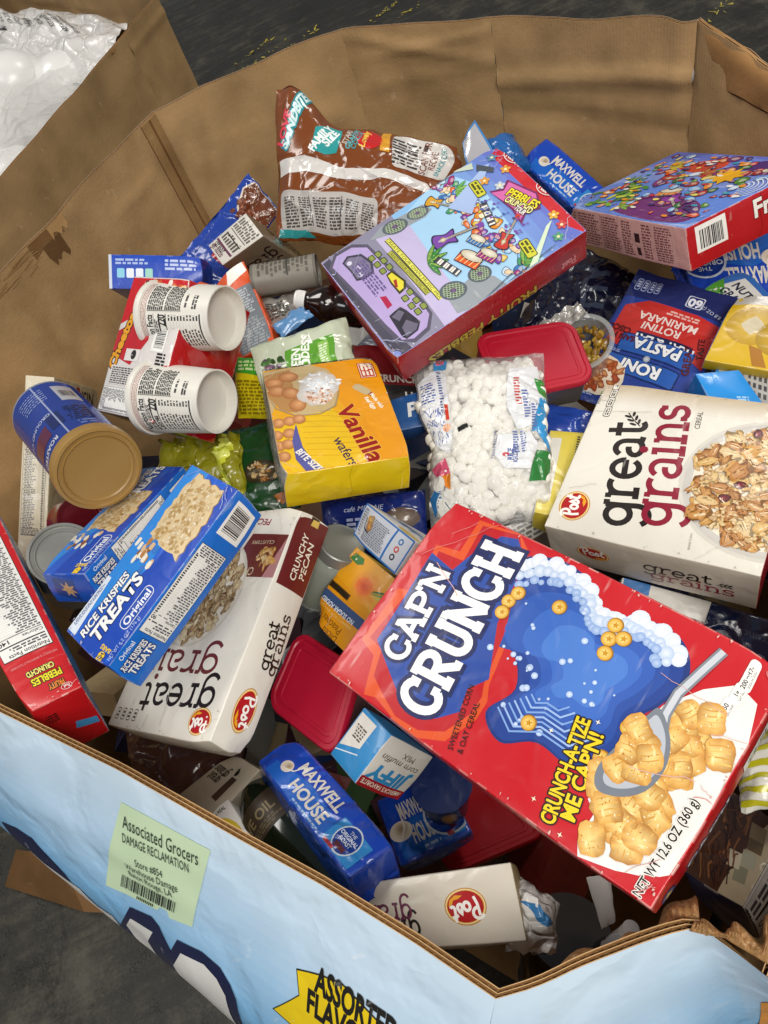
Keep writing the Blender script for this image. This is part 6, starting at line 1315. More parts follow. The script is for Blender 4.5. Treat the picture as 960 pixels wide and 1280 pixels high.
for k in range(4): A.rrect(w*(.42+.12*k), -h*.86, w*(.52+.12*k), -h*.68, .003, 'aab6dc'); A.up(.3); A.rrect(w*(.43+.12*k), -h*.85, w*(.51+.12*k), -h*.69, .003, '27366f'); A.up(.3); A.fine_print(w*(.44+.12*k), -h*.83, w*(.50+.12*k), -h*.72, 3, 'c2cbe6', rnd=rn)
A.rrect(-w*.42, -h*.82, -w*.12, -h*.64, .003, 'd3d9e8'); A.up(.4); A.rrect(-w*.40, -h*.81, -w*.14, -h*.65, .003, '2a3a76'); A.up(.4); A.text('60', -w*.27, -h*.78, .018, 'eef0f6', bold=.04); A.text('NET WT 8.8 OZ (250 g)', -w*.72, -h*.66, .0075, 'c2cae0', rot=-15)
A.fine_print(w*.55, h*.86, w*.85, h*.92, 2, '9fb0e0', rnd=rn); A.fine_print(w*.5, h*.2, w*.8, h*.25, 2, '8fa0d6', rnd=rn)
c = (w*.62, h*.62); A.blob(c[0], c[1], .036, .030, 'e8d8c0', n=20, rag=.05); A.up()
for k in range(46):
    q = math.sqrt(rn.random()); t = rn.uniform(0, 6.28); A.blob(c[0]+.030*q*math.cos(t), c[1]+.025*q*math.sin(t), .0075, .0042, rn.choice(('d98a4a', 'c46a34', 'e2a468', 'b8542a')), '8a3a1c', n=9, rnd=rn, rot=rn.uniform(0, 3)); A.up(.2)
A.blob(w*.30, h*.86, .009, .004, '5a9a3c', n=8); A.build('pouch_print')

def brick(key, label, rnd, flipx=False, knot=True):
    b = Body('coffee_brick', key, label, 'coffee pack', {'*': '14389a', 'F': '1746b6', 'T': '122f86', 'B': '1a4fb4', 'L': '10297a', 'R': '1740a4'}, bulge=.0022, amp=.0016, rnd=.0035, wear=.1, material=FILM(), group='blue vacuum packed coffee bricks')
    A = b.art('F', fine=.008, lift=3.5e-4, step=5e-5); w, h = b.size()
    A.poly([(-w*.8, -h*.9), (w*.9, -h*.9), (w*.9, -h*.2), (-w*.2, h*.1), (-w*.8, -h*.3)], '1a62c4'); A.up()
    x0 = -w*.50; fittext(A, 'MAXWELL', (x0, h*.12), (x0+w*.82, h*.12), h*.50, 'dcd8d0', bold=.03); fittext(A, 'HOUSE', (x0+w*.12, -h*.62), (x0+w*.80, -h*.62), h*.50, 'dcd8d0', bold=.03)
    A.ell(-w*.62, -h*.15, h*.34, h*.28, 'c9b8a0', 'e6ddcf', n=20); A.up(.5); A.ell(-w*.60, -h*.1, h*.20, h*.18, '9a8468', 'd0c2ac', n=16); A.up(.5); A.line([(-w*.66, -h*.35), (-w*.50, -h*.1), (-w*.47, h*.15)], h*.06, 'e8e2d6'); A.up(.5)
    A.rect(w*.42, -h*.86, w*.92, h*.30, '2b86cc'); A.up(.5); A.ell(w*.66, -h*.22, h*.62, h*.62, 'c9d6e2', n=26); A.up(.4); A.ell(w*.66, -h*.22, h*.56, h*.56, '143c94', n=26); A.up(.4)
    A.text('THE', w*.66, h*.02, h*.2, 'd9e4ee'); A.text('ORIGINAL', w*.66, -h*.18, h*.22, 'd9e4ee', bold=.02); A.text('ROAST', w*.66, -h*.38, h*.22, 'd9e4ee', bold=.02); A.rect(w*.58, -h*.66, w*.74, -h*.46, '5a2030'); A.rect(w*.45, -h*.84, w*.62, -h*.70, 'a82838')
    A.fine_print(-w*.2, -h*.86, w*.35, -h*.74, 1, '9fbfe6', rnd=rnd); A.build('brand_lettering')
    A = b.art('T', fine=.008, lift=3.5e-4); a_, b_ = b.size('T'); fittext(A, 'MASTER BLEND GROUND COFFEE', (-a_*.55, b_*.4), (a_*.6, b_*.4), .008, '8fb0dc', shear=.2); A.build('side_lettering')
    if knot:
        m = MB(); a_, c_ = b.h[1], b.h[2]
        for sg in (-1, 1):
            m.grid(lambda u, v: Vector((sg*(b.h[0]*.97+.012*v+.004*math.sin(u*9)*v), (u*2-1)*a_*(1-.55*v)+.004*math.sin(u*14)*v, c_*.55*(1-v)*math.cos(u*2-1)+.003*noise.noise(Vector((u*8, v*6, sg))))), 26, 8, '1a4ac0')
        m.build('folded_end', FILM(), b.ob)
    return b
brick('maxF', 'blue coffee brick with silver lettering in front of the red lid, by the near wall', random.Random(51))
brick('maxB', 'blue coffee brick with silver lettering leaning by the far wall behind the concert box', random.Random(52))
brick('maxR', 'blue coffee brick upside down in the shade below the flat red cereal box', random.Random(53))
brick('maxG', 'dark blue coffee brick mostly hidden under the corn muffin mix box', random.Random(54), knot=False)
b = Body('cookie_box', 'dunk', 'dark navy cookie package with grey upside-down lettering under the cream cereal box', 'cookie pack', {'*': '0f1838', 'F': '101b40'}, wear=.1, amp=.0015, rnd=.004, material=FILM())
A = b.art('F'); w, h = b.size(); fittext(A, 'dunksters.', (-w*.5, h*.0), (w*.55, h*.0), .015, '6f7788'); fittext(A, 'satisfying', (-w*.7, h*.5), (w*.1, h*.5), .014, '5a6274'); fittext(A, 'crunchy & sweet', (-w*.55, -h*.5), (w*.5, -h*.5), .009, '3f485c'); A.build('brand_lettering')
b = Body('coffee_bag', 'navyp', 'deep blue coffee pouch with tiny white print, under the front of the yellow wafer box', 'coffee pack', {'F': '16286e', 'K': '101d52'}, soft=True, wr=.003, material=FILM())
A = b.art('F'); w, h = b.size(); fittext(A, 'café MENAJE', (-w*.55, h*.40), (w*.2, h*.40), .007, 'c2cbe2', shear=.2); A.fine_print(-w*.5, -h*.5, w*.1, h*.2, 5, 'aab4d4'); A.ell(w*.55, h*.1, .022, .014, '8a7a6a', '5a4a44'); A.build('pouch_print')
b = Body('candy_bag', 'nuttyp', 'black and navy candy bag with dim grey lettering right of the concert box', 'snack bag', {'F': '10142c', 'K': '0c1024'}, soft=True, wr=.008, edge=.006, material=FILM())
A = b.art('F'); w, h = b.size(); A.text('NUTTY', w*.05, -h*.1, .05, '3a4256', rot=25, bold=.04); A.text('BAR', w*.25, -h*.45, .03, '2c3448', rot=25, bold=.04); A.poly([(w*.3, -h*.9), (w*.9, -h*.8), (w*.9, -h*.2), (w*.5, -h*.3)], '3a3312'); A.build('pouch_print')
b = Body('snack_pouch', 'bluep', 'blue and red pouch with a brown meat picture, leaning on the far left wall', 'food pouch', {'F': '1f3f9a', 'K': '18306f'}, soft=True, wr=.004, edge=.003)
A = b.art('F'); w, h = b.size(); A.rect(-w*.62, -h*.72, -w*.08, h*.05, 'b02a2c'); A.up(); A.fine_print(-w*.55, -h*.5, -w*.15, -h*.05, 3, '6a1a1e'); A.poly([(w*.22, h*.0), (w*.36, h*.5), (w*.7, h*.8), (w*.96, h*.6), (w*.96, -h*.95), (w*.1, -h*.95)], 'd9cfc2'); A.up(.4)
A.poly([(w*.27, h*.0), (w*.40, h*.45), (w*.7, h*.72), (w*.95, h*.55), (w*.95, -h*.95), (w*.16, -h*.95)], '6f3a22'); A.up(); rn = random.Random(45)
for k in range(40): A.blob(w*rn.uniform(.25, .55), h*rn.uniform(-.5, .55), .006, .004, rn.choice(('c49a80', '9a5a40', 'b87a5e', '7a3f28')), '5a2a18', n=8, rnd=rn); A.up(.15)
A.build('pouch_print')
b = Body('dressing_pouch', 'greenp', 'pale frosted pouch with a bright green label reading green goddess, right of the white cups', 'food pouch', {'F': 'c5cdb4', 'K': 'b0b89e'}, soft=True, wr=.003, edge=.003, puff=None)
A = b.art('F'); w, h = b.size(); A.poly([(-w*.42, -h*.85), (w*.62, -h*.80), (w*.66, h*.55), (-w*.35, h*.45)], '5e9e2e'); A.up(); A.text('GREEN', -w*.12, -h*.2, .015, 'f2f5ea', rot=78, bold=.04); A.text('GODDESS', w*.08, -h*.1, .015, 'f2f5ea', rot=78, bold=.04)
A.rrect(w*.30, -h*.6, w*.52, h*.38, .003, '8fc05a'); A.up(.5); A.fine_print(w*.32, -h*.55, w*.50, h*.3, 10, 'e2efd0'); 
for k in range(30): A.blob(-w*R.uniform(.45, .8), h*R.uniform(-.6, .3), .005, .004, R.choice(('3f6a2a', '5a3a5a', '6f9a3c', '2f4a20', '7a4a6a')), n=8); A.up(.1)
A.build('pouch_print')
b = Body('seasoning_pouch', 'yellowp', 'yellow pouch with a green top stripe, between the wafer box and the white cups', 'food pouch', {'F': 'd6c31a', 'K': 'b8a812'}, soft=True, wr=.0035, edge=.002)
A = b.art('F'); w, h = b.size(); A.poly([(-w*.98, h*.98), (w*.40, h*.98), (w*.25, h*.30), (-w*.98, h*.45)], '3b9a2a'); A.up(); A.fine_print(-w*.85, h*.5, w*.2, h*.9, 3, 'c9e6a0'); A.fine_print(-w*.9, -h*.9, w*.2, h*.2, 10, '8a7a10'); A.rect(w*.3, -h*.9, w*.33, h*.5, 'b09c10'); A.build('pouch_print')
b = Body('cereal_bag', 'greenbag', 'dark green pouch with a bowl picture, deep between the wafer box and the blue boxes', 'food pouch', {'F': '1d4a22', 'K': '163a1a'}, soft=True, wr=.005, edge=.004)
A = b.art('F'); w, h = b.size(); A.ell(w*.2, -h*.2, .022, .018, '6a5a3c', '3a3020'); A.up(); flakes(A, w*.2, -h*.2, .018, .014, 25, random.Random(46), .005, False); A.rect(w*.55, -h*.45, w*.8, -h*.15, '8a9aa0', rot=45); A.blob(w*.6, -h*.75, .012, .007, 'c8702a'); A.build('pouch_print')
b = Body('wrapper', 'yelfilm', 'folded shiny yellow and olive wrapper under the white cups', 'wrapper', {'F': '8f8a1c', 'K': 'b8b42a'}, soft=True, wr=.014, wk=34, edge=.010)
A = b.art('F'); w, h = b.size()
for k in range(9): A.line([(w*(.5+.05*math.sin(k)), h*(-.9+.2*k)), (w*(.72+.05*math.cos(k)), h*(-.8+.2*k))], .009, ('c9cf3a', 'e2e66a')[k % 2])
A.build('foil_stripe')
b = Body('food_pouch', 'meatp', 'blue pouch with a browned meat picture, right of the marshmallow bag', 'food pouch', {'F': '2448a8', 'K': '1c3a86'}, soft=True, wr=.003, edge=.002)
A = b.art('F'); w, h = b.size(); rn = random.Random(47)
for k in range(60): A.blob(w*rn.uniform(-.6, .95), h*rn.uniform(-.35, .15), .007, .005, rn.choice(('c98a6a', 'b06a48', 'dca888', '9a5236')), '7a3a24', n=8, rnd=rn); A.up(.12)
A.build('pouch_print')
b = Body('fruit_box', 'pinep', 'yellow pineapple ring carton with a pale top band at the right edge', 'food carton', {'*': 'c2a014', 'F': 'd3ad14', 'T': 'c9c4b6', 'L': '2f74b8'}, wear=.3)
A = b.art('F'); w, h = b.size(); A.rect(-w*.98, h*.72, w*.98, h*.98, 'b9b6ae'); A.ell(-w*.25, h*.12, .032, .030, 'dcb81a', 'b8900c', n=22); A.up(); A.star(-w*.25, h*.12, .015, 'cfc2a0', k=4, inner=.8); A.ell(w*.5, -h*.15, .03, .028, 'd6b016', 'a88408', n=20); A.up(); A.poly([(-w*.2, -h*.42), (w*.1, -h*.5), (w*.3, -h*.95), (w*.0, -h*.95)], 'a8701a'); A.build('pouch_print')
b = Body('striped_bag', 'stripebag', 'white bag with lime stripes peeping out under the end of the big red box', 'snack bag', {'F': 'd6d4c8', 'K': 'c2c0b4'}, soft=True, wr=.004, edge=.003)
A = b.art('F'); w, h = b.size()
for k in range(6): A.line([(-w*.98, h*(.9-.34*k)), (0, h*(.75-.34*k)), (w*.98, h*(.9-.34*k))], .0042, 'b3ad1e')
A.build('stripe_print')
b = Body('candy_bag', 'pinkbag', 'dim bag of pinkish brown sweets below the upturned pecan cereal box', 'snack bag', {'F': '4a3028', 'K': '3a2620'}, soft=True, wr=.008, edge=.004)
b = Body('foil_pouch', 'greybag', 'crumpled grey foil pouch with fine print left of the soda bottle', 'food pouch', {'F': '8f8b84', 'K': '7a766f'}, soft=True, wr=.006, edge=.004, material=FOIL())
A = b.art('F'); w, h = b.size(); A.fine_print(-w*.6, -h*.6, w*.5, h*.5, 7, '4a4742'); A.build('fine_print')
b = Body('snack_sachet', 'bluestrip', 'small pale blue sachet below the soda bottle', 'sachet', {'F': '5f8fc0', 'K': '4a76a6'}, soft=True, wr=.003, edge=.003)
b = Body('paper_scrap', 'cardbits', 'white paper strip standing in the near corner below the big red box', 'paper scrap', {'F': 'd8d3cc', 'K': 'c9c4bc'}, soft=True, wr=.001, edge=.001, material=KRAFT())
b = Body('paper_tag', 'cardbits2', 'torn white paper tag caught on the near rim', 'paper scrap', {'F': 'dfe1e4', 'K': 'c9c4bc'}, soft=True, wr=.001, edge=.003, material=KRAFT())

# --- marshmallows in a clear bag
mb = Body('marshmallow_bag', 'marsh', 'clear bag packed with white marshmallows, in the middle of the pile', 'marshmallow bag', {'F': 'f4f6f8'}, soft=True, wr=.0035, wk=30, edge=.004, material=CLEAR(),
          crush=[((-1, .05, 0), .025, (.012, 0, 0)), ((.0, -.08, 0), .02, (0, 0, -.008)), ((.6, -.08, 0), .02, (0, 0, -.008)), ((-.6, -.08, 0), .02, (0, 0, -.008))])
w, h = mb.size(); c_ = mb.h[2]; rn = random.Random(61)
MM = mat('marshmallow', .7, 0, bump=.25, scale=240, dirt=.04, colour='f6f3ea')
protos = []
for k in range(4):
    m = MB(); r, l = .0079*(1+.06*(k-1.5)), .0078*(1+.08*(k % 3-1))
    m.lathe([(0, -l), (r*.80, -l*.98), (r*.97, -l*.80), (r*1.02, 0), (r*.96, l*.78), (r*.78, l*.98), (0, l)], 14)
    for i, p in enumerate(m.V): m.V[i] = tuple(Vector(p)*(1+.22*noise.noise(Vector(p)*90+Vector((k*5, 0, 0)))))
    o = m.build('marshmallow', MM, soft=True); protos.append(o.data); bpy.data.objects.remove(o)
n_m = 0; under = MB(); sp = .0129
for layer in range(2):
    j = 0; y = -h*.97
    while y < h*.97:
        x = -w*.96+(sp/2 if (j+layer) % 2 else 0)
        while x < w*.96:
            q = mb.S(x+rn.uniform(-.003, .003), y+rn.uniform(-.003, .003), 1); bt = mb.S(x, y, -1)
            dz = .0100+layer*.0125+abs(rn.gauss(0, .002))
            if q.z-bt.z > dz+.004:
                e = (rn.uniform(-.8, .8), rn.uniform(-.8, .8), rn.uniform(0, 3))
                if layer == 0 and n_m < 290:
                    o = bpy.data.objects.new('marshmallow', protos[rn.randrange(4)]); COL.objects.link(o); o.parent = mb.ob; o.location = (q.x, q.y, q.z-dz); o.rotation_euler = e; n_m += 1
                else:
                    Mx = Matrix.LocRotScale(Vector((q.x, q.y, q.z-dz)), None, None); i0 = len(under.V)
                    under.lathe([(0, -.0066), (.0066, -.005), (.0072, .005), (0, .0066)], 8, Mx)
            x += sp*1.02
        y += sp*.93; j += 1
u_ = under.build('packed_marshmallows', MM, mb.ob); u_['kind'] = 'stuff'
WF = mat('printed_clear_film', .22, .3, bump=.2, scale=60, crease=.5, cscale=22, dirt=.06)
A = mb.art('F'); BL_ = '31509c'
A.poly([(-w*.97, h*.70), (-w*.62, h*.82), (-w*.50, h*.75), (-w*.52, h*.05), (-w*.58, -.02), (-w*.90, -h*.02), (-w*.97, h*.1)], 'dfe2e6'); A.up(); rnp = random.Random(62)
A.fine_print(-w*.93, h*.42, -w*.70, h*.66, 8, BL_, rnd=rnp, fill=.5); A.at(-w*.60, h*.55, 0); A.fine_print(-.004, -.028, .002, .028, 16, '5a6a9a', rnd=rnp); A.home()
for k in range(60): x, y = -w*rnp.uniform(.6, .93), h*rnp.uniform(.0, .38); A.line([(x, y), (x+rnp.uniform(-.004, .005), y-rnp.uniform(.002, .008))], .0009, BL_)
A.rect(-w*.62, h*.13, -w*.50, h*.40, 'd8d5d0'); A.up(.6); A.rect(-w*.59, h*.20, -w*.53, h*.38, 'c8402c'); A.ell(-w*.60, h*.12, .006, .005, 'e3a070'); A.build('blue_print_label', WF)
A = mb.art('F'); A.poly([(w*.45, h*.75), (w*.90, h*.80), (w*.97, h*.3), (w*.97, h*.05), (w*.50, h*.0), (w*.40, h*.25)], 'e2e4e6'); A.poly([(w*.20, -h*.05), (w*.70, -h*.05), (w*.80, -h*.2), (w*.66, -h*.48), (w*.25, -h*.46), (w*.12, -h*.25)], 'e4e6e8'); A.up()
A.poly([(w*.84, h*.62), (w*.97, h*.62), (w*.97, h*.36), (w*.86, h*.42)], '3a9a44'); A.poly([(w*.86, h*.36), (w*.97, h*.36), (w*.97, -h*.28), (w*.80, -h*.05), (w*.72, -h*.05)], '3796d2'); A.poly([(w*.78, -h*.28), (w*.97, -h*.28), (w*.97, -h*.62), (w*.62, -h*.62), (w*.68, -h*.46)], '2f7d3a'); A.up()
for k in range(3): A.at(w*(.58+.1*k), h*(.45-.16*k), 0); A.fine_print(-.004, -.02, .003, .02, 10, ('c0504a', '6a7ab0', '6a7ab0')[k], rnd=rnp); A.home()
A.text('RICE', w*.40, -h*.30, .0085, '2c4a9a', rot=82, bold=.03); A.text('KRISPIES', w*.47, -h*.29, .0075, '2c4a9a', rot=82, bold=.03); A.ell(w*.30, -h*.30, .004, .003, 'c83a3a'); A.text('TREAT RECIPE', w*.16, -h*.17, .006, '3a4a80', rot=84)
for k in range(2): A.at(w*(.48+.12*k), -h*.15, 0); A.fine_print(-.004, -.016, .003, .016, 9, '6a7ab0', rnd=rnp); A.home()
A.build('recipe_label', WF)
A = mb.art('F'); A.poly([(-w*.92, -h*.32), (-w*.66, -h*.22), (-w*.58, -h*.40), (-w*.80, -h*.48)], 'd8577a'); A.up(.4); A.poly([(-w*.74, -h*.42), (-w*.58, -h*.40), (-w*.60, -h*.56), (-w*.72, -h*.52)], 'e8892c'); A.up(.4); A.poly([(-w*.98, -h*.62), (-w*.8, -h*.50), (-w*.72, -h*.62), (-w*.9, -h*.82)], '2c6fa8'); A.up(.4); A.ell(-w*.80, -h*.50, .008, .010, 'f0efe9', 'dcdad2'); A.ell(-w*.70, -h*.72, .013, .017, 'f0efe9', 'dcdad2'); A.up(.4); A.line([(-w*.72, -h*.68), (-w*.66, -h*.76)], .0012, '3a5a6a'); A.poly([(-w*.66, h*.92), (-w*.48, h*.93), (-w*.50, h*.80), (-w*.68, h*.80)], '3d8ec8'); A.up(.4); A.poly([(-w*.62, h*.96), (-w*.52, h*.95), (-w*.52, h*.88), (-w*.64, h*.88)], 'e0708a'); A.rect(-w*.42, h*.04, -w*.26, h*.09, '22221f', rot=8); A.build('rainbow_print', WF)

# ------------------------------------------------------------------ cans, cups, bottles, tubs
def can_prof(r, L): return [(0, -.0), (r*.93, 0), (r*1.02, .0), (r*1.02, .004), (r, .006), (r, L-.006), (r*1.02, L-.004), (r*1.02, L), (r*.94, L), (r*.93, L-.004), (r*.84, L-.004), (r*.82, L-.0025), (r*.78, L-.0025), (r*.76, L-.004), (r*.62, L-.004), (r*.61, L-.0032), (0, L-.0032)]
p0, p1 = Vector((-.3322,.8120,.9896)), Vector((-.2703,.6548,1.0211))
L = (p1-p0).length; r = .047
c = Round('coffee_can', p0, p1, [(0, 0), (r*.95, 0), (r*1.0, .002), (r*1.0, .006), (r*.985, .008), (r*.985, L*.97), (r*.96, L)], ['8a8a90', '9a9aa0', '9a9aa0', '2c4396', '2c4396', '2c4396'], 'blue coffee can lying with its gold plastic lid towards the near side', 'coffee can', mat('lacquered_tin', .24, .5, metal=.25, bump=.05, dirt=.08))
m = MB(); gold = 'a07c42'
m.lathe([(r*.99, L*.94), (r*1.06, L*.945), (r*1.075, L*1.0), (r*1.05, L*1.035), (r*.98, L*1.04), (r*.95, L*1.025), (r*.86, L*1.022), (r*.84, L*1.032), (r*.80, L*1.022), (0, L*1.022)], 64, col=gold)
m.build('plastic_lid', mat('gold_plastic', .34, .1, bump=.06, scale=150, dirt=.1), c.ob)
A = c.art(90); rn = random.Random(71)
for x0, t1 in ((-.02, 1),):
    A.rect(-.050, L*.12, -.024, L*.42, 'c9ccd6'); A.up(); A.at(-.037, L*.27, 0); A.bars(-.012, -.014, .012, .014, bg='c9ccd6', rnd=rn); A.home()
for k in range(6): A.fine_print(-.012, L*(.12+.035*k), .03, L*(.14+.035*k), 1, '9fb0e2', rnd=rn)
A.fine_print(-.045, L*.52, -.014, L*.78, 7, '1d2a60', rnd=rn); A.fine_print(-.040, L*.80, -.018, L*.88, 2, '6f86cc', rnd=rn); A.rrect(-.010, L*.55, .008, L*.75, .003, '1f2f6c'); A.rect(.012, L*.62, .05, L*.78, '6b2a4a'); A.up(); A.text('ROASTED', .03, L*.83, .010, 'e6e8f0', bold=.03); A.text('GROUND COFFEE', .035, L*.52, .009, 'c9d2ee', bold=.02); A.rect(-.005, .0, -.003, L*.94, 'aeb8dc'); A.build('label_print')

def paper_cup(p0, p1, label, rb, rt, seed):
    L = (Vector(p1)-Vector(p0)).length; cw = 'dedad0'
    c = Round('paper_cup', p0, p1, [(0, .004), (rt*.97, .004), (rt*1.04, 0), (rt*1.06, .004), (rt*1.04, .008), (rt*.985, .009), (rb, L-.004), (rb*1.0, L), (rb*.955, L), (rb*.93, L-.014), (rb*.5, L-.0145), (0, L-.014)], [cw]*6+[cw, 'e4e1d8', 'd6d2c8', 'dcd8ce', 'dcd8ce'], label, 'paper cup', mat('paper_cup_stock', .5, .1, bump=.1, scale=70, dirt=.06), n=64, group='white macaroni cups held in a red sleeve')
    rn = random.Random(seed); A = c.art(135); base = A.place
    A.place = lambda x, y, h: base(-x, L-y, h)      # the print reads with its head towards the rim
    ink = '2c2a28'
    def rows(x0, x1, y0, y1, n, col=ink):
        A.fine_print(x0, L*y0, x1, L*y1, n, col, rnd=rn, fill=.7, ragged=.12)
    for k in range(3): A.fine_print(-.055, L*(.90-.02*k), .055, L*(.912-.02*k), 1, '9a3a3a', rnd=rn, ragged=.02)
    A.rect(-.055, L*.842, .055, L*.848, '8a2a20')
    A.rect(-.046, L*.06, .006, L*.83, 'e6e2d8'); A.up()
    A.text('Nutrition Facts', -.020, L*.745, .0125, '1a1918', bold=.03, sx=.62); A.rect(-.045, L*.725, .005, L*.732, ink)
    rows(-.044, .0, .675, .72, 2); A.rect(-.045, L*.645, .005, L*.665, ink)
    A.text('Calories', -.044, L*.575, .011, '1a1918', bold=.03, sx=.7, al='L'); A.text('220', .004, L*.570, .0145, '1a1918', bold=.04, sx=.7, al='R'); A.rect(-.045, L*.553, .005, L*.565, ink)
    for k in range(10): rows(-.043, -.014, .50-.042*k, .53-.042*k, 1); rows(-.004, .004, .50-.042*k, .53-.042*k, 1); A.rect(-.045, L*(.495-.042*k), .005, L*(.4965-.042*k), '6a665f')
    A.rect(-.045, L*.09, .005, L*.11, ink)
    rows(.010, .050, .60, .82, 8); rows(.010, .050, .36, .58, 9); rows(.014, .036, .28, .32, 1); rows(.012, .034, .15, .22, 2); A.rect(.0085, L*.35, .0095, L*.82, '6a665f'); A.build('nutrition_print')
    return c
paper_cup((-.1484,.8302,1.0395), (-.0691,.7623,1.0462), 'upper white paper cup lying on its side in the red sleeve', .0375, .043, 72)
paper_cup((-.1950,.7444,1.0027), (-.1190,.6786,1.0110), 'lower white paper cup lying on its side in the red sleeve', .037, .043, 73)
b = Body('cup_sleeve', 'cheetos', 'glossy red and white cardboard sleeve holding two white cups', 'cup sleeve', {'*': 'a8141c', 'F': 'dcd6d2', 'R': 'b0161e', 'B': '1c1718', 'L': '2a1214'}, bulge=.003, amp=.0018, wear=.4, material=mat('varnished_card', .16, .8, bump=.12, scale=50, crease=.2, cscale=11, dirt=.05))
A = b.art('F'); w, h = b.size(); rn = random.Random(74)
A.poly([(-w*.98, h*.98), (w*.98, h*.98), (w*.98, h*.55), (w*.3, h*.62), (-w*.98, h*.30)], 'c9161e'); A.poly([(-w*.98, h*.20), (w*.1, h*.45), (w*.2, h*.10), (-w*.2, -h*.28), (-w*.98, -h*.15)], 'c0202a'); A.poly([(w*.15, -h*.98), (w*.98, -h*.98), (w*.98, -h*.2), (w*.35, -h*.3)], 'b8161e'); A.up()
A.text('Cheetos', -w*.62, h*.04, .021, 'e8a01e', rot=78, bold=.05, ring='4a2410', rw=.0018); A.up()
for k in range(50): A.blob(w*rn.uniform(-.5, .95), h*rn.uniform(.66, .93), .005, .0035, rn.choice(('e8c9a0', 'd9772c', 'f0e6da', '5a2a1a', 'c4542a', 'e2c02c')), n=8, rnd=rn); A.up(.1)
A.rect(w*.35, -h*.05, w*.75, h*.32, 'e9e6e2'); A.up(); A.bars(w*.36, -h*.04, w*.74, h*.31, rnd=rn, vert=True); A.rect(-w*.45, -h*.22, w*.05, -h*.05, 'e4dfdb'); A.ell(-w*.15, -h*.13, .005, .006, '2a2626')
A.rect(-w*.85, -h*.58, w*.25, -h*.30, 'dad5d1'); A.up(); A.fine_print(-w*.8, -h*.57, w*.2, -h*.32, 8, '4a4644', rnd=rn); A.rect(-w*.95, -h*.97, w*.55, -h*.62, 'e6e2de'); A.up()
A.at(-w*.95, -h*.62, -90); A.facts(.0, .0, h*.35, w*1.5, 220, rnd=rn, title=False); A.home(); A.fine_print(w*.6, -h*.6, w*.9, -h*.05, 12, '1f1a1a', rnd=rn); A.build('sleeve_print')

p0, p1 = Vector((-.4106,.6706,.8456)), Vector((-.3749,.6431,.9304)); L = (p1-p0).length
Round('food_can', p0, p1, can_prof(.040, L), ['9a9a94']*15, 'plain silver tin can end under the second blue treat box', 'tin can', TINMAT(), 48)
Round('food_can', (-.3825,.7267,.8856), (-.3515,.7013,.9105), can_prof(.030, .04), ['7a1a24']*15, 'small dark red can wedged below the gold-lidded can', 'tin can', mat('lacquered_tin', .24), 32)
p0, p1 = Vector((-.0258,.9465,.9443)), Vector((.0632,.9178,.9362)); L = (p1-p0).length
c = Round('food_can', p0, p1, can_prof(.023, L), ['5f5a52', '5f5a52', '6a655c']+['857f74']*3+['6a655c']*9, 'can with a plain grey text label under the brown snack bag', 'tin can', mat('paper_label', .5, bump=.1), 40)
A = c.art(90); A.fine_print(-.03, L*.1, .02, L*.9, 12, '5a554c'); A.rect(-.03, L*.55, .02, L*.58, '3a3630'); A.build('label_print')
p0, p1 = Vector((.1010,.8235,.9117)), Vector((.0155,.8746,.9421)); L = (p1-p0).length
BR = mat('brown_bottle', .08, .3, bump=.02, dirt=.05)
c = Round('soda_bottle', p0, p1, [(0, 0), (.022, .002), (.026, L*.1), (.026, L*.35), (.022, L*.45), (.026, L*.55), (.024, L*.64), (.013, L*.80), (.0105, L*.86), (.0105, L*.88)], ['1c0f0b']*9, 'dark brown bottle with a white screw cap, under the edge of the concert box', 'bottle', BR, 36)
m = MB(); m.lathe([(.0105, L*.86), (.0125, L*.86), (.0125, L*.985), (.0115, L), (0, L)], 36, col='e4e2de')
for k in range(36): 
    t = k*math.pi/18; m.tube([(.0126*math.cos(t), .0126*math.sin(t), L*.88), (.0126*math.cos(t), .0126*math.sin(t), L*.97)], .0004, 4, 'dcdad5')
m.build('screw_cap', PLAST(), c.ob)
GL = mat('dark_green_glass', .05, .2, bump=.02, dirt=.05)
p0, p1 = Vector((-.1923,.1709,.8388)), Vector((-.2544,.3125,.8232)); L = (p1-p0).length
c = Round('dark_bottle', p0, p1, [(0, 0), (.034, .001), (.037, .006), (.037, L*.74), (.034, L*.82), (.020, L*.96), (.014, L*1.05), (.014, L*1.14)], ['0c1a0f']*7, 'big dark green bottle lying just inside the near rim beside the coffee brick', 'bottle', GL, 48)
A = c.art(70); A.rect(-.06, L*.56, .04, L*.80, '3b3022'); A.up(); A.text('OLIVE OIL', -.01, L*.66, .015, '8a7a58', bold=.02); A.fine_print(-.05, L*.58, .03, L*.64, 3, '6a5c42'); A.build('paper_label', mat('paper_label', .5, bump=.1))
GJ = mat('jar_glass', .04, 0, bump=.02, dirt=0, alpha=.45, colour='b9c4bb')
p0, p1 = Vector((-.1190,.5117,.8119)), Vector((-.0583,.5055,.8935)); L = (p1-p0).length
c = Round('glass_jar', p0, p1, [(0, 0), (.030, .001), (.033, .006), (.033, L*.72), (.030, L*.82), (.025, L*.86), (.025, L*.96)], ['9aa59a']*6, 'glass jar between the pecan cereal box and the peaches carton', 'jar', GJ, 40)
m = MB(); m.lathe([(0, .004), (.030, .005), (.031, L*.68), (0, L*.68)], 32, col='6a6a4a'); m.build('jar_contents', PLAST(), c.ob)
m = MB(); m.lathe([(.027, L*.84), (.028, L*.84), (.028, L*.99), (.0265, L), (.024, L*.985), (0, L*.985)], 40, col='8f918c'); m.build('jar_lid', TINMAT(), c.ob)
p0, p1 = Vector((-.0456,.0402,.6655)), Vector((-.0125,.0712,.7552)); L = (p1-p0).length
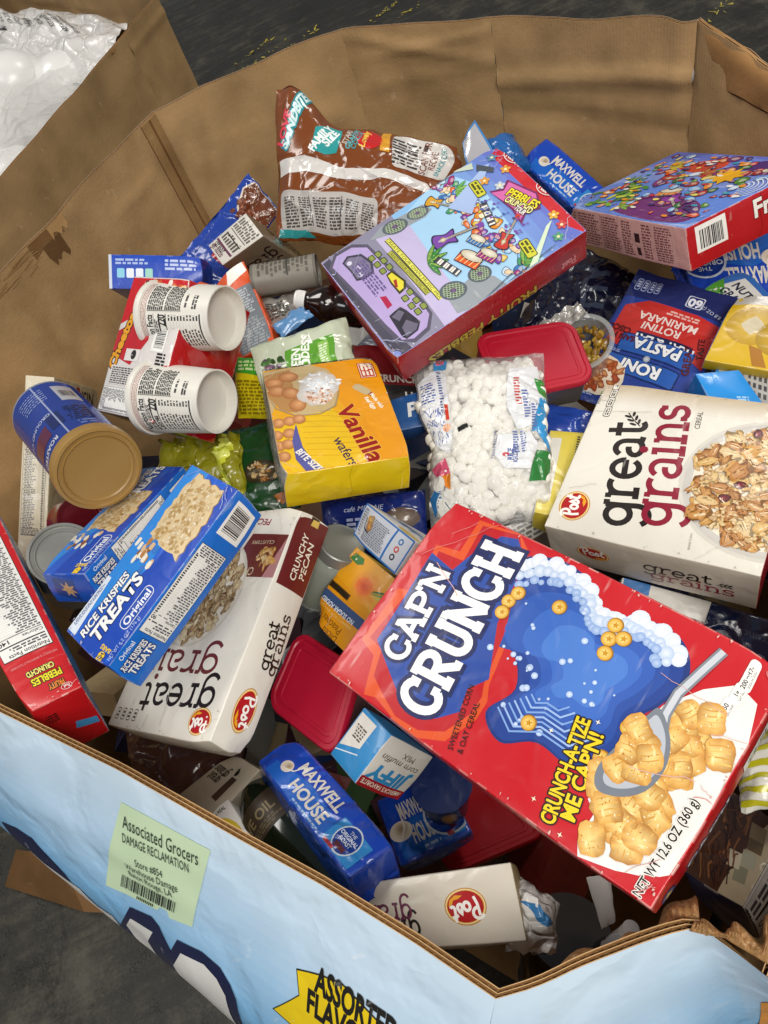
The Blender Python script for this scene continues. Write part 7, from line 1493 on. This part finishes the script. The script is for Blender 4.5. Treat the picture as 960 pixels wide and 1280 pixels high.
c = Round('brown_jar', p0, p1, [(0, 0), (.040, .002), (.044, .01), (.044, L*.9), (.040, L), (0, L)], ['2a2016']*5, 'dark brown jar in the shade of the near corner, next to the crumpled inner bag', 'jar', GL, 40)
A = c.art(60); A.text('TO BE', .0, L*.62, .016, '5a4c38', rot=35); A.text('5678', .006, L*.40, .012, '5a4c38', rot=35); A.build('date_print')
p0, p1 = Vector((-.0130,.0122,.6946)), Vector((.0385,.0475,.8366)); L = (p1-p0).length
c = Round('sauce_bottle', p0, p1, [(0, 0), (.022, .002), (.024, .01), (.024, L*.55), (.016, L*.72), (.009, L*.92), (.007, L*1.0), (.0, L*1.01)], ['20241a']*4+['d9d6d0', 'e4e2de', 'e4e2de'], 'slim dark bottle with a red and yellow neck label near the torn white tag', 'bottle', GL, 32)
A = c.art(90); A.rect(-.020, L*.56, .020, L*.80, 'a8161c'); A.up(); A.rect(-.020, L*.80, .020, L*.82, 'e0b422'); A.text('bl', 0, L*.62, .018, 'e9e4da', bold=.03); A.build('neck_label', CARD())
p0, p1 = Vector((.8028,.9084,.7205)), Vector((.7650,.9164,.7753)); L = (p1-p0).length
c = Round('soda_can', p0, p1, can_prof(.030, .09), ['b01a24']*15, 'red and blue drink can standing behind the flat red cereal box', 'drink can', mat('lacquered_tin', .24), 36)
A = c.art(90); A.poly([(-.03, .02), (.0, .01), (.012, .05), (-.01, .075), (-.04, .07)], '2a4fa0'); A.up(); A.star(-.012, .045, .012, 'e6e6e8'); A.build('label_print')
p0, p1 = Vector((-.0848,.2526,.6575)), Vector((-.0755,.2642,.7088)); L = (p1-p0).length
c = Round('paper_tub', p0, p1, [(0, 0), (.026, 0), (.034, L*.98), (.036, L), (0, L)], ['0f2250', '0f2250', '0f2250', '12295e'], 'blue tub with a yellow disc on its side, in shade under the big red box', 'tub', CARD(), 32)
A = c.art(120); A.ell(0, L*.5, .012, .015, 'c9962c', '8a641c'); A.build('label_print')

def rounded_tub(name, key, label, cat, lidc, bodyc, r=.022, mt=None, drop=True):
    loc, q, dims, quad = POSES[key]; a, b_, c = [d/2 for d in dims]; SEED[0] += 3
    ob = bpy.data.objects.new(name, None); COL.objects.link(ob); ob.location = loc; ob.rotation_mode = 'QUATERNION'; ob.rotation_quaternion = q; tag(ob, label, cat)
    def flat(x, y):
        u, v = x/a, y/b_; TL, TR, BR_, BL2 = quad; k = ((1-u)*(1-v)/4, (1+u)*(1-v)/4, (1+u)*(1+v)/4, (1-u)*(1+v)/4)
        return [k[0]*BL2[i]+k[1]*BR_[i]+k[2]*TR[i]+k[3]*TL[i] for i in range(2)]
    def ring(ins, z):
        A_, B2 = a-ins, b_-ins; rr = max(.002, r-ins); P = []
        for cx, cy, t in ((A_-rr, B2-rr, 0), (-A_+rr, B2-rr, 90), (-A_+rr, -B2+rr, 180), (A_-rr, -B2+rr, 270)): P += arc(cx, cy, rr, rr, t, t+90, 8)
        return [(*flat(x, y), z) for x, y in P]
    def skin(steps, col):
        m = MB(); n = 36
        for (i0, z0), (i1, z1) in zip(steps, steps[1:]):
            P, Q = ring(i0, z0), ring(i1, z1)
            for k in range(n): m.face([P[k], P[(k+1) % n], Q[(k+1) % n], Q[k]], col)
        m.face(ring(*steps[-1]), col); return m
    m = skin([(.003, c-.010), (0, c-.009), (0, c-.002), (.0015, c), (.006, c), (.0075, c-.0015), (.0125, c-.0013), (.0132, c-.0004), (.0165, c-.0004), (.0172, c-.0013), (.024, c-.0012)], lidc); m.build('lid', mt or mat('soft_red_plastic', .38, .05, bump=.08, scale=120, dirt=.06), ob)
    m = skin([(.004, c-.010), (.010, -c*1.6), (.014, -c*1.7), (.03, -c*1.7)], bodyc); m.build('tub_body', mat('cloudy_plastic', .3, 0, bump=.05, dirt=.05), ob)
    return ob
rounded_tub('food_container', 'redlid1', 'food container with a red rounded lid, at the far end of the marshmallow bag', 'food container', 'b0142c', '6a625c')
rounded_tub('food_container', 'redlid2', 'food container with a crimson rounded lid, left of the big red box corner', 'food container', 'ab1230', '6a4a4a')
rounded_tub('food_container', 'redlid3', 'food container with a deep red lid, in the shade underneath the big red box', 'food container', 'a8101c', '4a3a3a')
p0, p1 = Vector((.3465,.6773,.7827)), Vector((.3350,.6699,.8389)); L = (p1-p0).length
c = Round('fruit_cup', p0, p1, [(0, 0), (.028, 0), (.038, L), (.043, L), (.043, L+.002), (.0365, L+.002), (.034, L*.7)], ['9a9488']*6, 'clear cup of yellow corn with a bright rim, behind the red container lid', 'plastic cup', mat('cup_plastic', .12, 0, bump=.02, dirt=0, alpha=.3, colour='c9ccc8'), 48)
m = MB(); rn = random.Random(81)
for k in range(70):
    t, q = rn.uniform(0, 6.28), .031*math.sqrt(rn.random()); M_ = Matrix.LocRotScale(Vector((q*math.cos(t), q*math.sin(t), L*.72+rn.uniform(-.003, .003))), Quaternion((rn.random(), rn.random(), rn.random(), rn.random())).normalized(), Vector((.0062, .0055, .003)))
    m.lathe([(0, -1), (.7, -.7), (1, 0), (.7, .7), (0, 1)], 8, M_, col=rn.choice(('a8862a', 'b8943a', '8f6f1c', '8a6218')))
k_ = m.build('corn_kernels', mat('wet_food', .25, .3, bump=.1), c.ob); k_['kind'] = 'stuff'
p0 = Vector((.3258,.7116,.8441)); m = MB(); rn = random.Random(82)
m.grid(lambda u, v: p0+Vector(((u-.5)*.07, (v-.5)*.03, .006*noise.noise(Vector((u*6, v*5, 1)))+.01*u)), 30, 14, 'a9a6a0')
tag(m.build('crumpled_foil', FOIL()), 'peeled silver foil lid crumpled by the cup of corn', 'foil')

# ------------------------------------------------------------------ what lies deeper: one dark jumble of goods
m = MB(); rn = random.Random(91); tones = ('7a2a24', '1f3a7a', 'c9b48a', '3a5a34', '8a8a84', '6a4426', 'b08a2a', '2a2a34', 'd0ccc2', '50303c', '1c2c50', '4a1418')
def block(cx, cy, cz, sx, sy, sz):
    M_ = Matrix.LocRotScale(Vector((cx, cy, cz)), Quaternion((1, rn.gauss(0, .35), rn.gauss(0, .35), rn.gauss(0, 1.4))).normalized(), Vector((sx, sy, sz))); col = rn.choice(tones)
    P = [M_ @ Vector((x, y, z)) for x in (-1, 1) for y in (-1, 1) for z in (-1, 1)]
    for f in ((0,1,3,2), (4,6,7,5), (0,4,5,1), (2,3,7,6), (0,2,6,4), (1,5,7,3)): m.face([P[i] for i in f], col)
def inside(x, y, mg):
    poly = [(-.62, .72), (-.40, .44), (-.07, .10), (.10, .06), (.64, .52), (.66, .74), (.62, .95), (.28, 1.34), (-.05, 1.36), (-.56, .94)]
    return all((poly[(i+1) % 10][0]-poly[i][0])*(y-poly[i][1])-(poly[(i+1) % 10][1]-poly[i][1])*(x-poly[i][0]) > mg for i in range(10))
k = 0
while k < 330:
    x, y = rn.uniform(-.6, .65), rn.uniform(.05, 1.35)
    if not inside(x, y, .02): continue
    z = rn.uniform(.36, .60)+.05*max(0, (.9-abs(y-.8)))-.02*abs(x); k += 1
    block(x, y, z, rn.uniform(.04, .09), rn.uniform(.03, .07), rn.uniform(.015, .04))
tag(m.build('packed_goods', CARD(), smooth=False), 'dark jumble of cartons and packs filling the lower part of the box', kind='stuff')

# ------------------------------------------------------------------ print on the near panel
A = nart(); rn = random.Random(95)
c0, c1, c2, c3 = [Vector(p) for p in [(.5582,-.0252),(.6651,-.0193),(.6446,-.0968),(.5228,-.1283)]]
def st(u, v): a = c3.lerp(c2, u); b = c0.lerp(c1, u); return a.lerp(b, v)
A.poly([st(0, 0), st(.62, -.0), st(.64, .06), st(.72, .06), st(.76, -.03), st(1, .0), st(1, 1), st(0, 1)], 'c3d8b4'); A.up(2)
INK2 = '2c3a30'; A.up(9)
def row(t, u0, u1, v, h): fittext(A, t, st(u0, v), st(u1, v), h, INK2)
row('Associated Grocers', .09, .93, .80, .0105); row('DAMAGE RECLAMATION', .13, .86, .68, .0075); row('Store #854', .32, .62, .50, .0062); row('Warehouse Damage', .22, .80, .41, .0062); row('Baton Rouge, LA', .27, .76, .32, .0062)
u = .18
while u < .80:
    d = rn.choice((.006, .006, .012, .018)); A.poly([st(u, .10), st(min(u+d, .80), .10), st(min(u+d, .80), .27), st(u, .27)], '2a3230'); u += d+rn.choice((.006, .006, .012))
for k in range(10): A.poly([st(.38+.02*k, .03), st(.392+.02*k, .03), st(.392+.02*k, .07), st(.38+.02*k, .07)], INK2)
A.build('reclamation_sticker', mat('paper_sticker', .5, bump=.08, dirt=.06), p_near)
A = nart(); pts = [(.7618,-.0658),(.7796,-.0605),(.8055,-.0556),(.8257,-.0622),(.8372,-.0727)]
top = [Vector(p) for p in [(.7603,-.0673),(.7827,-.0594),(.8038,-.0542),(.8204,-.0580)]]; bot = [Vector(p) for p in [(.7395,-.1142),(.7626,-.0815)]]
dn = (Vector((.7630,-.0862))-Vector((.7711,-.0628)))
fw = top[3]-top[2]
rib = [top[0], top[1], top[2], top[3], top[3]+fw*2.2, top[3]+fw*2.2+dn*3.2, top[2]+dn*3.0, bot[0]+dn*.2, Vector((.7648,-.0873))]
A.poly(rib, '2a2a20'); A.up(); cc = sum(rib, Vector((0, 0)))/len(rib); A.poly([cc+(p-cc)*.965 for p in rib], 'e8c81a'); A.up()
a0 = Vector((.7790,-.0738)); d0 = (Vector((.8161,-.0732))-a0)
fittext(A, 'ASSORTED', a0, a0+d0*2.1, .020, '201f1c', bold=.04); a1 = Vector((.7737,-.0954)); fittext(A, 'FLAVORS', a1, a1+d0*1.9, .020, '201f1c', bold=.04)
A.build('flavour_ribbon', PRINTBOARD(), p_near)
A = nart(); NV = '1a2146'
def hang(top, col, drop=.16): A.poly([Vector(p) for p in top]+[Vector(p)+Vector((0, -drop)) for p in reversed(top)], col); A.up(2)
hang([(.3382,-.1620),(.3753,-.1431),(.4052,-.1383),(.4152,-.1478),(.4355,-.1623),(.4437,-.1717),(.4455,-.1885)], NV)
hang([(.3726,-.1878),(.3921,-.1911),(.4185,-.1893),(.4375,-.1878),(.4608,-.1833),(.4729,-.2116),(.5046,-.1975)], 'e9e6e2')
hang([(.5091,-.2142),(.5544,-.1362),(.5878,-.1235),(.5976,-.1293),(.6070,-.1553),(.6217,-.1271),(.6550,-.1166),(.6776,-.1182),(.6892,-.1298),(.6944,-.1449)], NV)
hang([(.5331,-.1845),(.5493,-.1570),(.5847,-.1466),(.5664,-.1804)], 'e9e6e2', .10)
hang([(.6012,-.1870),(.6243,-.1418),(.6565,-.1297),(.6719,-.1352),(.6807,-.1501)], 'e9e6e2')
A.build('big_lettering', PRINTBOARD(), p_near)

# loose brown bottom flap on the floor, outside the near wall
m = MB(); f0 = [Vector(p) for p in ((-1.0207,.7004,.1000), (-.9230,.6444,.1000), (-.9256,.5392,.0300), (-1.1071,.6696,.0200))]
m.grid(lambda u, v: f0[0].lerp(f0[1], u).lerp(f0[3].lerp(f0[2], u), v), 8, 8, '6f4f2e'); m.grid(lambda u, v: (f0[1]+(f0[2]-f0[1])*v).lerp(Vector((-.9426,.4849,.0000)) if v > .5 else f0[1]+(f0[2]-f0[1])*v, u*.0)+Vector((.05*u, -.02*u, -.03*u)), 8, 8, '805c36')
child_fix(m.build('bottom_flap', KRAFT()))

# ------------------------------------------------------------------ the neighbouring box with wrapped bottles
nb = bpy.data.objects.new('pallet_box', None); COL.objects.link(nb); nb.location = (-.7, 2.0, 0)
tag(nb, 'plain brown pallet box behind to the left, holding wrapped white jugs', 'pallet box')
BX = nb; KB = 'a08158'
C_ = [(-.92, .80), (-.356, 1.44), (-.06, 1.771), (.035, 1.885), (.02, 2.02), (-.14, 2.24), (-.34, 2.56), (-.75, 2.95), (-1.4, 2.6), (-1.7, 1.7), (-.92, .80)]
cen = Vector((-.75, 1.9))
for i in range(len(C_)-1):
    a, c = C_[i], C_[i+1]; mid = (Vector(a)+Vector(c))/2; d = (Vector(c)-Vector(a)).normalized(); n_ = Vector((d.y, -d.x)); 
    if n_.dot(mid-cen) < 0: n_ = -n_
    o = (n_.x, n_.y); zr = .985 if i >= 3 else 1.0
    if i in (2, 3): zr = 1.0
    p, sf = board_panel('side_panel', None, [(*a, zr, o, 0), (*((Vector(a)+Vector(c))/2), zr, o, 0), (*c, zr, o, 0)], KB, KB, seed=40.+i*3, nu=14, ripple=.0016); child_fix(p)
MILK = mat('milky_plastic', .28, .1, bump=.05, dirt=.03, colour='e6e4e0')
WRAP = mat('shrink_wrap', .38, 0, bump=.25, scale=40, crease=.55, cscale=13, alpha=.42, colour='f0efec', dirt=.02, spec=.35)
def jug(p0, p1, r, label):
    p0, p1 = Vector(p0), Vector(p1); L = (p1-p0).length
    c = Round('white_jug', p0, p1, [(0, 0), (r*.9, .002), (r, .012), (r, L*.5), (r*.97, L*.68), (r*.82, L*.84), (r*.5, L*.95), (0, L)], ['d9d6d2']*7, label, 'plastic jug', MILK, 40, group='white plastic jugs in shrink wrap'); return c
jug((-.3923,2.1399,.7800), (-.3329,2.1494,.9450), .080, 'white jug with its rounded shoulder nearest the brown rim')
jug((-.5484,2.0609,.7400), (-.4204,1.9973,.9000), .085, 'white jug half outside the picture below the rounded one')
c = jug((-.2699,2.1548,.7600), (-.2319,2.0777,.9000), .075, 'white jug under the wrap behind the rounded one')
jug((-.4490,1.8541,.7200), (-.3826,1.8441,.8600), .085, 'white jug lowest in the wrap along the brown rim')
m = MB(); q = [Vector(p) for p in ((-.4802,2.3637,.9300), (-.0682,2.1303,.9000), (-.4104,1.5878,.9000), (-.5880,1.7750,.8600))]
def wrap(u, v):
    p = q[0].lerp(q[1], u).lerp(q[3].lerp(q[2], u), v); k = noise.noise(Vector((u*4, v*4, 3)))*.022+noise.noise(Vector((u*11, v*9, 5)))*.013+abs(noise.noise(Vector((u*8+v*5, v*3, 9))))*.02
    return p+Vector((0, 0, k-.012))
m.grid(wrap, 60, 60, 'ffffff'); tag(m.build('shrink_wrap', WRAP), 'crumpled clear shrink wrap over the white jugs', 'plastic wrap')
m = MB(); q2 = [Vector(p) for p in ((-.4040,2.5680,.9300), (-.0441,2.1146,.9100), (-.1788,1.9724,.8600), (-.4513,2.3568,.8800))]
def sack(u, v):
    p = q2[0].lerp(q2[1], u).lerp(q2[3].lerp(q2[2], u), v); return p+Vector((0, 0, .03*math.sin(u*3.1)*math.sin(v*3.1)+noise.noise(Vector((u*6, v*5, 13)))*.02+noise.noise(Vector((u*15, v*13, 13)))*.006))
m.grid(sack, 50, 36, 'd6d3cf'); so = m.build('white_sack', mat('sack_film', .3, .3, bump=.3, scale=40, crease=.7, cscale=16)); tag(so, 'white plastic sack printed with black figures at the back of the brown box', 'plastic sack')
class SackFace: ob = so; material = so.data.materials[0]
A = Art(SackFace, lambda x, y, h: sack(x, y)+Vector((0, 0, h)), 1e-4, .05, 2e-3)
A.text('16', .30, .52, .17, '1c1c1e', rot=75, bold=.04, sx=.5)
for k in range(6): A.text('FL OZ 473 mL', .10+.07*k, .25+.02*k, .05, '2a2a2c', rot=70, sx=.6)
for k in range(5): A.text('PROTEIN WATER', .45+.07*k, .30, .05, '2a2a2c', rot=65-4*k, sx=.6)
A.build('sack_print')
